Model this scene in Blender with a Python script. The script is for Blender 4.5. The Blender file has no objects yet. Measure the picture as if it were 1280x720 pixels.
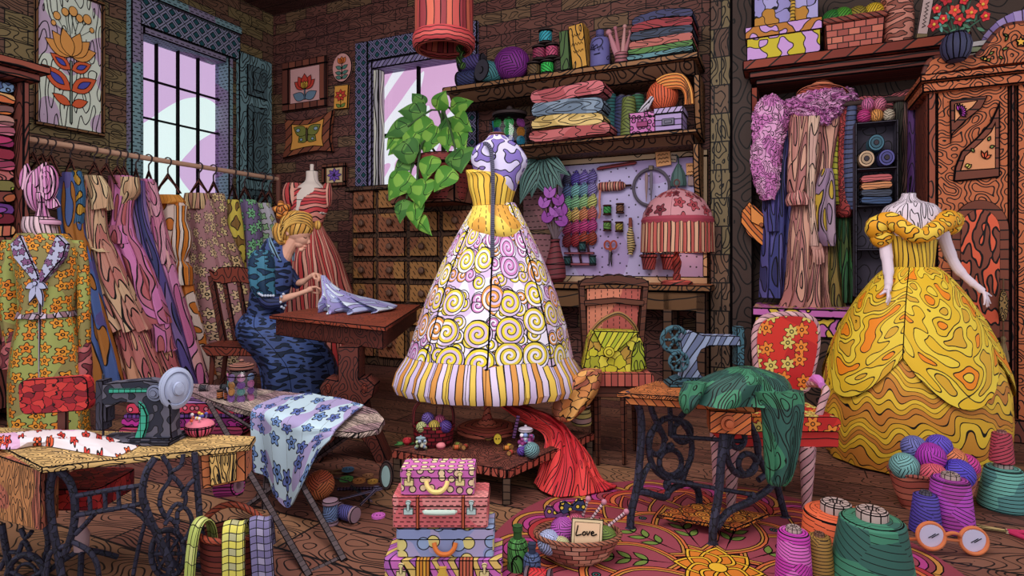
import bpy, bmesh, math, random
from mathutils import Vector, Matrix
random.seed(7)
PI = math.pi
SC = bpy.context.scene
COL = SC.collection
# ------------------------------------------------------------------ camera, sky, lights, exposure
FOC, HOR, CAMZ = 735.0, 325.0, 1.25          # focal length in pixels of a 1280 frame, horizon row, eye height
cam = bpy.data.cameras.new('camera'); cam.sensor_width = 36; cam.lens = FOC / 1280 * 36
cam.shift_y = (HOR - 360) / 1280; cam.clip_start = 0.05
camo = bpy.data.objects.new('camera', cam); COL.objects.link(camo)
camo.location = (0, 0, CAMZ); camo.rotation_euler = (PI / 2, 0, 0); SC.camera = camo
w = bpy.data.worlds.new('world'); SC.world = w; w.use_nodes = True
w.node_tree.nodes['Background'].inputs[0].default_value = (0.86, 0.9, 0.92, 1)
w.node_tree.nodes['Background'].inputs[1].default_value = 1.12
SC.view_settings.view_transform = 'Standard'; SC.view_settings.look = 'None'
SC.view_settings.exposure = 0.1; SC.view_settings.gamma = 1; SC.view_settings.use_curve_mapping = False
def area(name, loc, aim, sx, sy, energy, col):
    l = bpy.data.lights.new(name, 'AREA'); l.shape = 'RECTANGLE'; l.size = sx; l.size_y = sy; l.energy = energy; l.color = col
    o = bpy.data.objects.new(name, l); COL.objects.link(o); o.location = loc
    o.rotation_euler = (Vector(aim) - Vector(loc)).to_track_quat('-Z', 'Y').to_euler()
area('added_shaping_light', (-0.6, 1.6, 4.2), (0.4, 4.2, 0.6), 3.0, 2.0, 120, (1.0, 0.95, 0.9))  # large soft light added to shape the forms; no fixture in the room
SC.cycles.max_bounces = 6; SC.cycles.transparent_max_bounces = 10

# ------------------------------------------------------------------ room frame
UX, UY = 0.9077, -0.4196                       # along the back wall, to the right
VX, VY = 0.4196, 0.9077                        # into the room
R = math.atan2(UY, UX)
VB, UL = 5.94, -6.35                           # back wall at v = VB, side wall at u = UL
def uvw(u, v, z=0): return Vector((u * UX + v * VX, u * UY + v * VY, z))
def ang(px): return (px - 640) / FOC
def Yb(px, v): return v / (VX * ang(px) + VY)
def Yl(px, u): return u / (UX * ang(px) + UY)
def upx(px, v): return (ang(px) * UX + UY) * Yb(px, v)
def vpx(px, u): return (ang(px) * VX + VY) * Yl(px, u)
def Zat(py, Y): return CAMZ + (HOR - py) / FOC * Y
def Yf(py, z=0): return FOC * (CAMZ - z) / (py - HOR)

# ------------------------------------------------------------------ materials
def lin(c):
    if max(c) > 1.001 or all(isinstance(x, int) for x in c): c = [x / 255 for x in c]
    return tuple((x / 12.92 if x <= .04045 else ((x + .055) / 1.055) ** 2.4) for x in c) + (1,)
INKC = (14, 9, 12)
class G:                                       # tiny node-graph writer
    def __init__(s, nt): s.nt = nt
    def n(s, t, **k):
        a = s.nt.nodes.new(t)
        for q, v in k.items(): setattr(a, q, v)
        return a
    def put(s, sock, v):
        if isinstance(v, bpy.types.NodeSocket): s.nt.links.new(v, sock)
        elif v is not None: sock.default_value = v
    def m(s, op, a, b=None, c=None):
        x = s.n('ShaderNodeMath', operation=op); s.put(x.inputs[0], a)
        if b is not None: s.put(x.inputs[1], b)
        if c is not None: s.put(x.inputs[2], c)
        return x.outputs[0]
    def vm(s, op, a, b=None):
        x = s.n('ShaderNodeVectorMath', operation=op); s.put(x.inputs[0], a)
        if b is not None: s.put(x.inputs[1], b)
        return x.outputs[1] if op == 'LENGTH' else x.outputs[0]
    def sep(s, v): x = s.n('ShaderNodeSeparateXYZ'); s.put(x.inputs[0], v); return x.outputs
    def comb(s, a, b, c=0.0):
        x = s.n('ShaderNodeCombineXYZ'); s.put(x.inputs[0], a); s.put(x.inputs[1], b); s.put(x.inputs[2], c); return x.outputs[0]
    def mix(s, f, a, b):
        x = s.n('ShaderNodeMix', data_type='RGBA'); s.put(x.inputs[0], f); s.put(x.inputs[6], a); s.put(x.inputs[7], b); return x.outputs[2]
    def noise(s, v, sc=1.0, det=0.0):
        x = s.n('ShaderNodeTexNoise', noise_dimensions='2D'); s.put(x.inputs['Vector'], v); x.inputs['Scale'].default_value = sc
        x.inputs['Detail'].default_value = det; return x.outputs[0]
    def vor(s, v, feat='F1', rnd=1.0):
        x = s.n('ShaderNodeTexVoronoi', voronoi_dimensions='2D', feature=feat); s.put(x.inputs['Vector'], v)
        x.inputs['Scale'].default_value = 1.0; x.inputs['Randomness'].default_value = rnd; return x
    def lt(s, a, b): return s.m('LESS_THAN', a, b)
    def gt(s, a, b): return s.m('GREATER_THAN', a, b)
    def mx(s, *a):
        r = a[0]
        for b in a[1:]: r = s.m('MAXIMUM', r, b)
        return r
    def off(s, v, seed, sx, sy): return s.vm('MULTIPLY', s.vm('ADD', v, (seed * 173.3, seed * 91.7, 0)), (1 / sx, 1 / sy, 0))
    def field(s, v, sx, sy, seed, det=0.0):    # noise value and the length of its gradient per pixel unit
        n0 = s.noise(s.off(v, seed, sx, sy), 1, det)
        n1 = s.noise(s.off(s.vm('ADD', v, (.7, 0, 0)), seed, sx, sy), 1, det)
        n2 = s.noise(s.off(s.vm('ADD', v, (0, .7, 0)), seed, sx, sy), 1, det)
        a = s.m('SUBTRACT', n1, n0); b = s.m('SUBTRACT', n2, n0)
        g = s.m('DIVIDE', s.m('SQRT', s.m('ADD', s.m('MULTIPLY', a, a), s.m('MULTIPLY', b, b))), .7)
        return n0, s.m('MAXIMUM', g, 1e-4)
    def contour(s, v, sx, sy, k, lw, seed):    # drawn lines along the level curves of a noise: wood grain, folds, scrolls
        n, g = s.field(v, sx, sy, seed)
        d = s.m('ABSOLUTE', s.m('SUBTRACT', s.m('FRACT', s.m('MULTIPLY', n, k)), .5))
        return s.lt(s.m('DIVIDE', d, s.m('MULTIPLY', g, k)), lw / 2)
    def blobs(s, v, sx, sy, thr, lw, seed, det=0.0):
        n, g = s.field(v, sx, sy, seed, det)
        d = s.m('SUBTRACT', n, thr)
        return s.gt(d, 0.0), s.lt(s.m('DIVIDE', s.m('ABSOLUTE', d), g), lw / 2)
    def bands(s, t, period, lw): # value 0..1 in the band, ink where two bands meet
        f = s.m('FRACT', s.m('DIVIDE', t, period))
        d = s.m('MULTIPLY', s.m('SUBTRACT', .5, s.m('ABSOLUTE', s.m('SUBTRACT', f, .5))), period)
        return f, s.lt(d, lw / 2)
    def polar(s, d):
        x, y, _ = s.sep(d)
        return s.vm('LENGTH', d), s.m('ARCTAN2', y, x)
    def pick(s, rnd, cols):
        c = lin(cols[0])
        for i, q in enumerate(cols[1:]): c = s.mix(s.gt(rnd, (i + 1) / len(cols)), c, lin(q))
        return c
MATS = {}
def new_mat(name):
    m = bpy.data.materials.new(name); m.use_nodes = True
    b = m.node_tree.nodes['Principled BSDF']; b.inputs['Roughness'].default_value = .62; b.inputs['Specular IOR Level'].default_value = .25
    return m, b, G(m.node_tree)
def pat(kind, *cols, s=20, sy=None, k=8, lw=1.25, seed=None, thr=.52, fill=None, fs=60, rough=.62, metal=0.0, n=5, rr=.3, amp=6, rot=0, name=None, spec=.25, rnd=.75):
    """drawn surface. kind = pattern of ink and colours; cols in sRGB 0..255; s = size in pixel units"""
    key = (kind, cols, s, sy, k, lw, seed, thr, fill, fs, rough, metal, n, rr, amp, rot, rnd)
    if key in MATS: return MATS[key]
    mat, b, g = new_mat(name or kind + '_surface'); sy = sy or s
    if seed is None: seed = len(MATS) % 37 + 1
    b.inputs['Roughness'].default_value = rough; b.inputs['Metallic'].default_value = metal; b.inputs['Specular IOR Level'].default_value = spec
    v = g.n('ShaderNodeTexCoord').outputs['UV']
    if rot:
        q = g.n('ShaderNodeVectorRotate', rotation_type='Z_AXIS'); g.put(q.inputs[0], v); q.inputs['Angle'].default_value = rot; v = q.outputs[0]
    c0 = lin(cols[0])
    if fill:                                   # patches of a second dye under the drawn pattern
        f, _ = g.blobs(v, fs, fs, .52, 1, seed + 5); c0 = g.mix(f, c0, lin(fill))
    ink = lin(INKC); x, y, _ = g.sep(v); col = c0; mask = None
    if kind == 'plain': pass
    elif kind == 'contour': mask = g.contour(v, s, sy, k, lw, seed)
    elif kind == 'contour2':                   # colours step from one level curve to the next
        nn, gr = g.field(v, s, sy, seed); t = g.m('MULTIPLY', nn, k); f = g.m('FRACT', t)
        col = g.pick(g.m('FRACT', g.m('MULTIPLY', g.m('FLOOR', g.m('ADD', t, .5)), .382)), cols)
        mask = g.lt(g.m('DIVIDE', g.m('ABSOLUTE', g.m('SUBTRACT', f, .5)), g.m('MULTIPLY', gr, k)), lw / 2)
    elif kind == 'blobs':
        f, mask = g.blobs(v, s, sy, thr, lw, seed); col = g.mix(f, c0, lin(cols[1]))
        if len(cols) > 2:
            f, m2 = g.blobs(v, s * .8, sy * .8, .58, lw, seed + 9); col = g.mix(f, col, lin(cols[2])); mask = g.mx(mask, m2)
    elif kind == 'cells':
        q = g.off(v, seed, s, sy); q = g.vm('ADD', q, g.comb(g.m('MULTIPLY', g.noise(q, 1.7), .5), g.m('MULTIPLY', g.noise(g.vm('ADD', q, (9, 4, 0)), 1.7), .5)))
        vo = g.vor(q, rnd=rnd); col = g.pick(g.sep(vo.outputs['Color'])[0], cols)
        mask = g.lt(g.vor(q, 'DISTANCE_TO_EDGE', rnd).outputs['Distance'], lw / 2 / s)
    elif kind in ('flowers', 'dots'):
        q = g.off(v, seed, s, sy); vo = g.vor(q, rnd=.55); r, th = g.polar(g.vm('SUBTRACT', q, vo.outputs['Position']))
        rv = g.sep(vo.outputs['Color'])
        RR = rr
        if kind == 'flowers': RR = g.m('MULTIPLY', g.m('ADD', 1.0, g.m('MULTIPLY', g.m('COSINE', g.m('ADD', g.m('MULTIPLY', th, float(n)), g.m('MULTIPLY', rv[1], 6.28))), .27)), rr)
        d = g.m('SUBTRACT', r, RR); col = g.mix(g.lt(d, 0.0), c0, g.pick(rv[0], cols[1:]))
        mask = g.lt(g.m('ABSOLUTE', d), lw / 2 / s)
        if kind == 'flowers' and s > 14: mask = g.mx(mask, g.lt(g.m('ABSOLUTE', g.m('SUBTRACT', r, rr * .28)), lw / 2 / s))
    elif kind == 'spirals':
        def layer(size, sd, pitch, rmax):       # one size of curls: colour, ink and where a curl stands
            q = g.off(v, sd, size, size); vo = g.vor(q, rnd=.7); e = g.vor(q, 'DISTANCE_TO_EDGE', .7).outputs['Distance']
            r, th = g.polar(g.vm('SUBTRACT', q, vo.outputs['Position'])); t = g.m('SUBTRACT', g.m('DIVIDE', r, pitch), g.m('DIVIDE', th, 2 * PI)); f, mk = g.bands(t, 1.0, lw / size / pitch)
            pale = g.mix(g.gt(g.noise(q, .7), .5), lin(cols[0]), lin(cols[1])); deep = g.pick(g.sep(vo.outputs['Color'])[0], cols[2:])
            ins = g.m('MULTIPLY', g.lt(r, rmax), g.gt(e, lw / 2 / size)); rim = g.lt(g.m('ABSOLUTE', g.m('SUBTRACT', r, rmax)), lw / 2 / size)
            return g.mix(g.gt(f, .5), pale, deep), g.mx(g.m('MULTIPLY', mk, ins), g.m('MULTIPLY', rim, g.gt(e, 0.0)), g.m('MULTIPLY', g.lt(e, lw / 2 / size), g.lt(r, rmax))), g.lt(r, rmax), pale
        c1, m1, i1, p1 = layer(s, seed, .2, .47); c2, m2, i2, p2 = layer(s * .52, seed + 4, .3, .5)
        col = g.mix(i1, g.mix(i2, p2, c2), c1); mask = g.mx(m1, g.m('MULTIPLY', m2, g.m('SUBTRACT', 1.0, i1)))
    elif kind in ('brick', 'planks', 'weave'):
        bt = g.n('ShaderNodeTexBrick'); g.put(bt.inputs['Vector'], v); bt.offset = .5 if kind != 'planks' else .37
        g.put(bt.inputs['Color1'], (0, 0, 0, 1)); g.put(bt.inputs['Color2'], (1, 1, 1, 1)); g.put(bt.inputs['Mortar'], (.5, .5, .5, 1))
        bt.inputs['Scale'].default_value = 1; bt.inputs['Mortar Size'].default_value = lw / 2; bt.inputs['Mortar Smooth'].default_value = 0
        bt.inputs['Brick Width'].default_value = s; bt.inputs['Row Height'].default_value = sy; bt.inputs['Bias'].default_value = 0
        col = g.pick(g.sep(bt.outputs['Color'])[0], cols); mask = bt.outputs['Fac']
        if k: mask = g.mx(mask, g.contour(g.vm('ADD', v, g.vm('SCALE', bt.outputs['Color'], None) if 0 else (0, 0, 0)), s * .55 if kind == 'brick' else s * .14, sy * (.6 if kind == 'brick' else .42), k, lw * (.85 if kind == 'brick' else .5), seed))
        if fill: col = g.mix(g.m('MULTIPLY', f, .6), col, lin(fill))
    elif kind == 'lattice':
        fa, ma = g.bands(g.m('ADD', x, y), s, lw); fb, mb = g.bands(g.m('SUBTRACT', x, y), s, lw)
        tri = lambda f: g.m('ABSOLUTE', g.m('SUBTRACT', f, .5))
        d = g.m('MAXIMUM', tri(fa), tri(fb)); col = g.mix(g.lt(d, .26), c0, lin(cols[1]))
        mask = g.mx(ma, mb, g.lt(g.m('ABSOLUTE', g.m('SUBTRACT', d, .26)), lw / s * .6))
    elif kind == 'stripes':
        wx = g.m('ADD', x, g.m('MULTIPLY', g.noise(g.off(v, seed, s * 4, sy * 4 if sy != s else s * 8)), float(amp)))
        f, mask = g.bands(wx, s * len(cols), lw); col = g.pick(f, cols)
        if len(cols) > 1: _, mask = g.bands(wx, s, lw)
    elif kind == 'waves':
        wy = g.m('ADD', y, g.m('MULTIPLY', g.noise(g.off(v, seed, sy * 3, s * 6)), float(amp)))
        idx = g.m('FRACT', g.m('MULTIPLY', g.m('FLOOR', g.m('DIVIDE', wy, s)), .618)); col = g.pick(idx, cols)
        _, mask = g.bands(wy, s, lw)
        if fill: col = g.mix(f, col, lin(fill))
    elif kind == 'wound':                      # cone thread: level turns with a few slanting patches
        vo = g.vor(g.off(v, seed, s * 7, s * 5)); rc = g.sep(vo.outputs['Color']); rv = g.m('ADD', 1.5708, g.m('MULTIPLY', g.gt(rc[0], .62), g.m('SUBTRACT', g.m('MULTIPLY', rc[2], 1.6), .8)))
        t = g.m('ADD', g.m('MULTIPLY', x, g.m('COSINE', rv)), g.m('MULTIPLY', y, g.m('SINE', rv))); _, mask = g.bands(t, s, lw)
        col = g.pick(rc[1], cols) if len(cols) > 1 else c0
    elif kind == 'yarn':                       # wound thread: patches of parallel lines in changing directions
        vo = g.vor(g.off(v, seed, s * 5, s * 5)); rv = g.m('MULTIPLY', g.sep(vo.outputs['Color'])[0], 3.1)
        t = g.m('ADD', g.m('MULTIPLY', x, g.m('COSINE', rv)), g.m('MULTIPLY', y, g.m('SINE', rv))); _, mask = g.bands(t, s, lw)
        col = g.pick(g.sep(vo.outputs['Color'])[1], cols) if len(cols) > 1 else c0
    elif kind == 'check':
        fx, mxx = g.bands(x, s, lw * .8); fy, myy = g.bands(y, sy, lw * .8)
        ix = g.m('FRACT', g.m('MULTIPLY', g.m('FLOOR', g.m('DIVIDE', x, s)), .5)); col = g.mix(g.gt(ix, .25), c0, lin(cols[1])); mask = g.mx(mxx, myy)
        if len(cols) > 2: iy = g.m('FRACT', g.m('MULTIPLY', g.m('FLOOR', g.m('DIVIDE', y, sy)), .5)); col = g.mix(g.gt(iy, .25), col, lin(cols[2]))
    elif kind == 'dashes':
        bt = g.n('ShaderNodeTexBrick'); g.put(bt.inputs['Vector'], v); bt.inputs['Scale'].default_value = 1; bt.inputs['Mortar Size'].default_value = 0
        bt.inputs['Brick Width'].default_value = s; bt.inputs['Row Height'].default_value = sy
        fx, _ = g.bands(g.m('ADD', x, g.m('MULTIPLY', g.m('FLOOR', g.m('DIVIDE', y, sy)), s * .37)), s, 1); fy, _ = g.bands(y, sy, 1)
        mask = g.m('MULTIPLY', g.lt(g.m('ABSOLUTE', g.m('SUBTRACT', fy, .5)), lw / sy / 2), g.lt(g.m('ABSOLUTE', g.m('SUBTRACT', fx, .5)), .3))
    if mask is not None: col = g.mix(mask, col, ink)
    g.put(b.inputs['Base Color'], col); MATS[key] = mat
    return mat
INK = pat('plain', INKC, name='ink_line', rough=.8, spec=.05)
def flat(c, **k): return pat('plain', tuple(c), **k)
def wood(c, s=26, k=7, seed=None, fill=None, rot=0, **q): return pat('contour', c, s=s, sy=s * 2.6, k=k, seed=seed, fill=fill, rot=rot, **q)

# ------------------------------------------------------------------ mesh writer (pixel units, x right, y away, z up)
def smooth_pts(pts, k=4):
    pts = [Vector(p) for p in pts]; out = []
    for i in range(len(pts) - 1):
        p0, p1, p2, p3 = pts[max(i - 1, 0)], pts[i], pts[i + 1], pts[min(i + 2, len(pts) - 1)]
        for j in range(k):
            t = j / k; out.append(.5 * ((2 * p1) + (p2 - p0) * t + (2 * p0 - 5 * p1 + 4 * p2 - p3) * t * t + (3 * p1 - p0 - 3 * p2 + p3) * t ** 3))
    return out + [pts[-1]]
class MB:
    def __init__(s, lw=1.0):
        s.V, s.F, s.U, s.M, s.S = [], [], [], [], []
        s.lw = lw; s.mi = 0
    def emit(s, bm, uvl, tf=None, lw=None, mi=None, deg=38, sharp=None):
        lw = s.lw if lw is None else lw; mi = s.mi if mi is None else mi
        bmesh.ops.recalc_face_normals(bm, faces=bm.faces[:])
        for f in bm.faces: f.material_index = 0
        if lw > 0:
            es = []
            for e in bm.edges:
                if (len(e.link_faces) == 2 and e.calc_face_angle(0) > math.radians(deg)) or e.tag: 
                    if len(e.link_faces) == 2: es.append(e)
            if es:
                L = min(e.calc_length() for e in es)
                # short edges limit the width of the drawn line
                o = lw
                sel = [f for e in es for f in e.link_faces]
                mn = min((min(ed.calc_length() for ed in f.edges) for f in sel), default=1)
                o = min(lw, max(mn * .42, .12))
                bmesh.ops.bevel(bm, geom=es, offset=o, offset_type='OFFSET', segments=1, profile=.5, affect='EDGES', clamp_overlap=True, material=1)
        bm.normal_update()
        if tf is not None: bmesh.ops.transform(bm, matrix=tf, verts=bm.verts[:])
        base = len(s.V); bm.verts.index_update()
        s.V += [tuple(v.co) for v in bm.verts]
        for f in bm.faces:
            s.F.append([base + v.index for v in f.verts]); s.U.append([tuple(l[uvl].uv) for l in f.loops])
            s.M.append(-1 if f.material_index == 1 else mi)
        bm.free(); return s
    def boxuv(s, bm):
        uvl = bm.loops.layers.uv.new('UVMap'); bm.normal_update()
        for f in bm.faces:
            n = f.normal; a = max(range(3), key=lambda i: abs(n[i]))
            for l in f.loops:
                c = l.vert.co; l[uvl].uv = ((c.y, c.z), (c.x, c.z), (c.x, c.y))[a]
        return uvl
    def box(s, x0, x1, y0, y1, z0, z1, tf=None, lw=None, mi=None, top=None):
        bm = bmesh.new(); bmesh.ops.create_cube(bm, size=1)
        for v in bm.verts:
            t = v.co.copy(); v.co = ((x0 + x1) / 2 + t.x * (x1 - x0), (y0 + y1) / 2 + t.y * (y1 - y0), (z0 + z1) / 2 + t.z * (z1 - z0))
            if top and t.z > 0: v.co.x = (x0 + x1) / 2 + (v.co.x - (x0 + x1) / 2) * top; v.co.y = (y0 + y1) / 2 + (v.co.y - (y0 + y1) / 2) * top
        return s.emit(bm, s.boxuv(bm), tf, lw, mi)
    def prism(s, pts, y0, y1, tf=None, lw=None, mi=None, deg=38):   # outline in x,z pushed from y0 to y1
        bm = bmesh.new(); a = [bm.verts.new((p[0], y0, p[1])) for p in pts]; b = [bm.verts.new((p[0], y1, p[1])) for p in pts]; n = len(pts)
        bm.faces.new(a); bm.faces.new(b[::-1])
        for i in range(n): bm.faces.new((a[i], b[i], b[(i + 1) % n], a[(i + 1) % n]))
        return s.emit(bm, s.boxuv(bm), tf, lw, mi, deg)
    def plate(s, pts, z0, z1, **k):                                  # outline in x,y raised from z0 to z1
        return s.prism([(p[0], p[1]) for p in pts], -z1, -z0, tf=(k.pop('tf', None) or Matrix()) @ Matrix(((1, 0, 0, 0), (0, 0, 1, 0), (0, -1, 0, 0), (0, 0, 0, 1))), **k)
    def decal(s, pts, y, tf=None, lw=None, mi=None):                 # flat printed shape facing -y
        bm = bmesh.new(); f = bm.faces.new([bm.verts.new((p[0], y, p[1])) for p in pts]); lw = s.lw if lw is None else lw
        bm.normal_update()
        if f.normal.y > 0: f.normal_flip()
        uvl = s.boxuv(bm); f.material_index = 0; mi = s.mi if mi is None else mi
        rim = []
        if lw > 0: rim = bmesh.ops.inset_individual(bm, faces=[f], thickness=lw, use_even_offset=True)['faces']
        for q in rim: q.material_index = 1
        f.material_index = 0
        if tf is not None: bmesh.ops.transform(bm, matrix=tf, verts=bm.verts[:])
        base = len(s.V); bm.verts.index_update(); s.V += [tuple(v.co) for v in bm.verts]
        for q in bm.faces:
            s.F.append([base + v.index for v in q.verts]); s.U.append([tuple(l[uvl].uv) for l in q.loops]); s.M.append(-1 if q.material_index == 1 else mi)
        bm.free(); return s
    def grid(s, rows, closed=False, cap=False, tf=None, lw=None, mi=None, deg=38, rings=(), every=0, uvs=None, thick=0):
        """rows of points -> surface; closed joins the row ends; rings / every = loops and ribs drawn in ink"""
        bm = bmesh.new(); vs = [[bm.verts.new(p) for p in r] for r in rows]; nr, nc = len(rows), len(rows[0])
        uvl = bm.loops.layers.uv.new('UVMap')
        if uvs is None:
            vv = [0.0]
            for i in range(1, nr): vv.append(vv[-1] + sum((Vector(rows[i][j]) - Vector(rows[i - 1][j])).length for j in range(nc)) / nc)
            per = [sum((Vector(r[(j + 1) % nc]) - Vector(r[j])).length for j in range(nc if closed else nc - 1)) for r in rows]
            P = sorted(per)[int(len(per) * .7)]
            uvs = lambda i, j: (P * j / (nc if closed else nc - 1), vv[i])
        for i in range(nr - 1):
            for j in range(nc if closed else nc - 1):
                j2 = (j + 1) % nc; q = [vs[i][j], vs[i][j2], vs[i + 1][j2], vs[i + 1][j]]
                f = bm.faces.new(q)
                for l, (a, b) in zip(f.loops, ((i, j), (i, j + 1), (i + 1, j + 1), (i + 1, j))): l[uvl].uv = uvs(a, b)
        if cap and closed:
            for i, r in ((0, vs[0]), (nr - 1, vs[-1])):
                f = bm.faces.new(r)
                for l in f.loops: l[uvl].uv = (l.vert.co.x, l.vert.co.y)
        il = bm.edges.layers.int.new('ink')
        for i in rings:
            r = vs[i % nr]
            for j in range(nc if closed else nc - 1):
                e = bm.edges.get((r[j], r[(j + 1) % nc]))
                if e: e[il] = 1
        if every:
            for j in range(0, nc, every):
                for i in range(nr - 1):
                    e = bm.edges.get((vs[i][j], vs[i + 1][j]))
                    if e: e[il] = 1
        if thick:
            bm.normal_update(); dup = {v: None for v in bm.verts}
            for v in list(dup): dup[v] = bm.verts.new(v.co - v.normal * thick)
            es = list(bm.edges); fs = list(bm.faces); bd = [(e, e.link_faces[0]) for e in es if len(e.link_faces) == 1]
            for f in fs:
                q = bm.faces.new([dup[v] for v in reversed(f.verts)])
                for l, o in zip(q.loops, reversed(list(f.loops))): l[uvl].uv = o[uvl].uv
            for e, f in bd:
                a, b = e.verts; q = bm.faces.new((a, b, dup[b], dup[a])); lu = {l.vert: l[uvl].uv.copy() for l in f.loops}
                for l, o in zip(q.loops, (a, b, b, a)): l[uvl].uv = lu[o]
            for e in es:
                if e[il]: d = bm.edges.get((dup[e.verts[0]], dup[e.verts[1]])); d[il] = 1
        for e in bm.edges: e.tag = bool(e[il])
        return s.emit(bm, uvl, tf, lw, mi, deg)
    def lathe(s, prof, n=28, c=(0, 0, 0), sx=1, sy=1, wob=None, off=None, cap=True, **k):
        rows = []
        for i, (r, z) in enumerate(prof):
            t = i / max(1, len(prof) - 1); dx, dy = off(t) if off else (0, 0); row = []
            for j in range(n):
                th = 2 * PI * j / n + PI / 2; q = r * (wob(th, t) if wob else 1)
                row.append((c[0] + dx + q * sx * math.cos(th), c[1] + dy + q * sy * math.sin(th), c[2] + z))
            rows.append(row)
        return s.grid(rows, True, cap, **k)
    def tube(s, pts, r, n=8, sm=0, closed=False, flat=1.0, up=None, **k):
        pts = [Vector(p) for p in pts]
        if sm: pts = smooth_pts(pts + ([pts[0]] if closed else []), sm); pts = pts[:-1] if closed else pts
        N = len(pts); rows = []; prev = None
        for i, p in enumerate(pts):
            d = (pts[(i + 1) % N] - pts[i - 1]) if closed else (pts[min(i + 1, N - 1)] - pts[max(i - 1, 0)])
            d = d.normalized() if d.length > 1e-9 else Vector((0, 0, 1))
            if prev is None:
                a = up and Vector(up) or (Vector((0, 1, 0)) if abs(d.y) < .9 else Vector((1, 0, 0))); prev = (a - d * a.dot(d)).normalized()
            prev = (prev - d * prev.dot(d)).normalized(); q = d.cross(prev)
            rr = r(i / (N - 1)) if callable(r) else (r[min(len(r) - 1, int(i / max(1, N - 1) * (len(r) - 1) + .5))] if isinstance(r, (list, tuple)) else r)
            rows.append([tuple(p + prev * (rr * flat * math.cos(2 * PI * j / n)) + q * (rr * math.sin(2 * PI * j / n))) for j in range(n)])
        if closed: rows.append(rows[0])
        k.setdefault('lw', 0 if n > 4 and N > 2 else s.lw)
        if closed:
            k['lw'] = 0
        return s.grid(rows, True, not closed, **k)
    def ball(s, c, rx, ry=None, rz=None, n=20, m=12, **k):
        ry = ry or rx; rz = rz or rx
        prof = [(max(math.sin(PI * i / m), .02), -math.cos(PI * i / m)) for i in range(m + 1)]
        rows = [[(c[0] + rx * r * math.cos(2 * PI * j / n + PI / 2), c[1] + ry * r * math.sin(2 * PI * j / n + PI / 2), c[2] + rz * z) for j in range(n)] for r, z in prof]
        k.setdefault('lw', 0)
        return s.grid(rows, True, True, **k)
    def mesh(s, name, k, kx=None, extra=1):
        me = bpy.data.meshes.new(name); kx = kx or k
        me.from_pydata([(x * kx, y * k, z * k) for x, y, z in s.V], [], s.F)
        uv = me.uv_layers.new(name='UVMap'); i = 0
        d = [0.0] * (2 * len(me.loops))
        for us in s.U:
            for a in us: d[i] = a[0]; d[i + 1] = a[1]; i += 2
        uv.data.foreach_set('uv', d)
        me.polygons.foreach_set('material_index', [extra if m < 0 else m for m in s.M])
        me.polygons.foreach_set('use_smooth', [True] * len(me.polygons))
        me.set_sharp_from_angle(angle=math.radians(34)); me.update()
        return me
def link(name, me, mats, parent=None):
    o = bpy.data.objects.new(name, me); COL.objects.link(o)
    for m in mats: me.materials.append(m)
    if parent: o.parent = parent
    return o
def props(o, label=None, cat=None, group=None, kind=None):
    if label: o['label'] = label
    if cat: o['category'] = cat
    if group: o['group'] = group
    if kind: o['kind'] = kind
class T:
    """one thing; local units are picture pixels at its own depth. base at pixel px,py (on the floor), or at px, depth Y / wall plane, height z"""
    def __init__(s, name, label, cat, px, py=None, Y=None, z=None, rz=0.0, wall=None, at=None, group=None, k=None, solo=False, sq=True):
        s.fx = 1.0; a = ang(px)
        if wall == 'B':
            Y = Yb(px, at); rz += R; s.fx = UX - UY * a
        elif wall == 'L':
            Y = Yl(px, at); rz += R + PI / 2; s.fx = VX - VY * a
        if not sq: s.fx = 1.0
        if Y is None: Y = Yf(py, z or 0.0)
        if z is None: z = 0.0 if py is None else (Zat(py, Y) if (wall or abs(Y - Yf(py)) > 1e-6) else 0.0)
        s.k = (k or 1) * Y / FOC; s.kx = s.k / s.fx; s.Y = Y; s.loc = Vector((a * Y, Y, z)); s.rz = rz
        s.name = name; s.meta = (label, cat, group); s.root = None
        if not solo: s.empty()
    def empty(s):
        o = bpy.data.objects.new(s.name, None); COL.objects.link(o); o.location = s.loc; o.rotation_euler = (0, 0, s.rz)
        o.empty_display_size = .1; props(o, *s.meta); s.root = o
    def part(s, name, mb, mat, parent=None, label=None, kind=None):
        mats = list(mat) if isinstance(mat, (list, tuple)) else [mat]
        o = link(name, mb.mesh(name, s.k, s.kx, len(mats)), mats + [INK], parent or s.root)
        if label: o['label'] = label
        if kind: o['kind'] = kind
        return o
    def one(s, mb, mat):
        mats = list(mat) if isinstance(mat, (list, tuple)) else [mat]
        o = link(s.name, mb.mesh(s.name, s.k, s.kx, len(mats)), mats + [INK]); o.location = s.loc; o.rotation_euler = (0, 0, s.rz); props(o, *s.meta); s.root = o
        return o
def solo(name, label, cat, mb, mat, *a, **k): return T(name, label, cat, *a, solo=True, **k).one(mb, mat)
def struct(name, mb, mat, k=.01, loc=(0, 0, 0), rz=0, parent=None):
    mats = list(mat) if isinstance(mat, (list, tuple)) else [mat]
    o = link(name, mb.mesh(name, k, k, len(mats)), mats + [INK], parent); o.location = loc; o.rotation_euler = (0, 0, rz)
    if not parent: o['kind'] = 'structure'
    return o
def rot(axis, deg, c=(0, 0, 0)): c = Vector(c); return Matrix.Translation(c) @ Matrix.Rotation(math.radians(deg), 4, axis) @ Matrix.Translation(-c)
def rrect(x0, x1, z0, z1, r, n=4):
    out = []
    for cx, cz, a in ((x1 - r, z1 - r, 0), (x0 + r, z1 - r, 90), (x0 + r, z0 + r, 180), (x1 - r, z0 + r, 270)):
        for i in range(n + 1): t = math.radians(a + 90 * i / n); out.append((cx + r * math.cos(t), cz + r * math.sin(t)))
    return out
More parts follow.
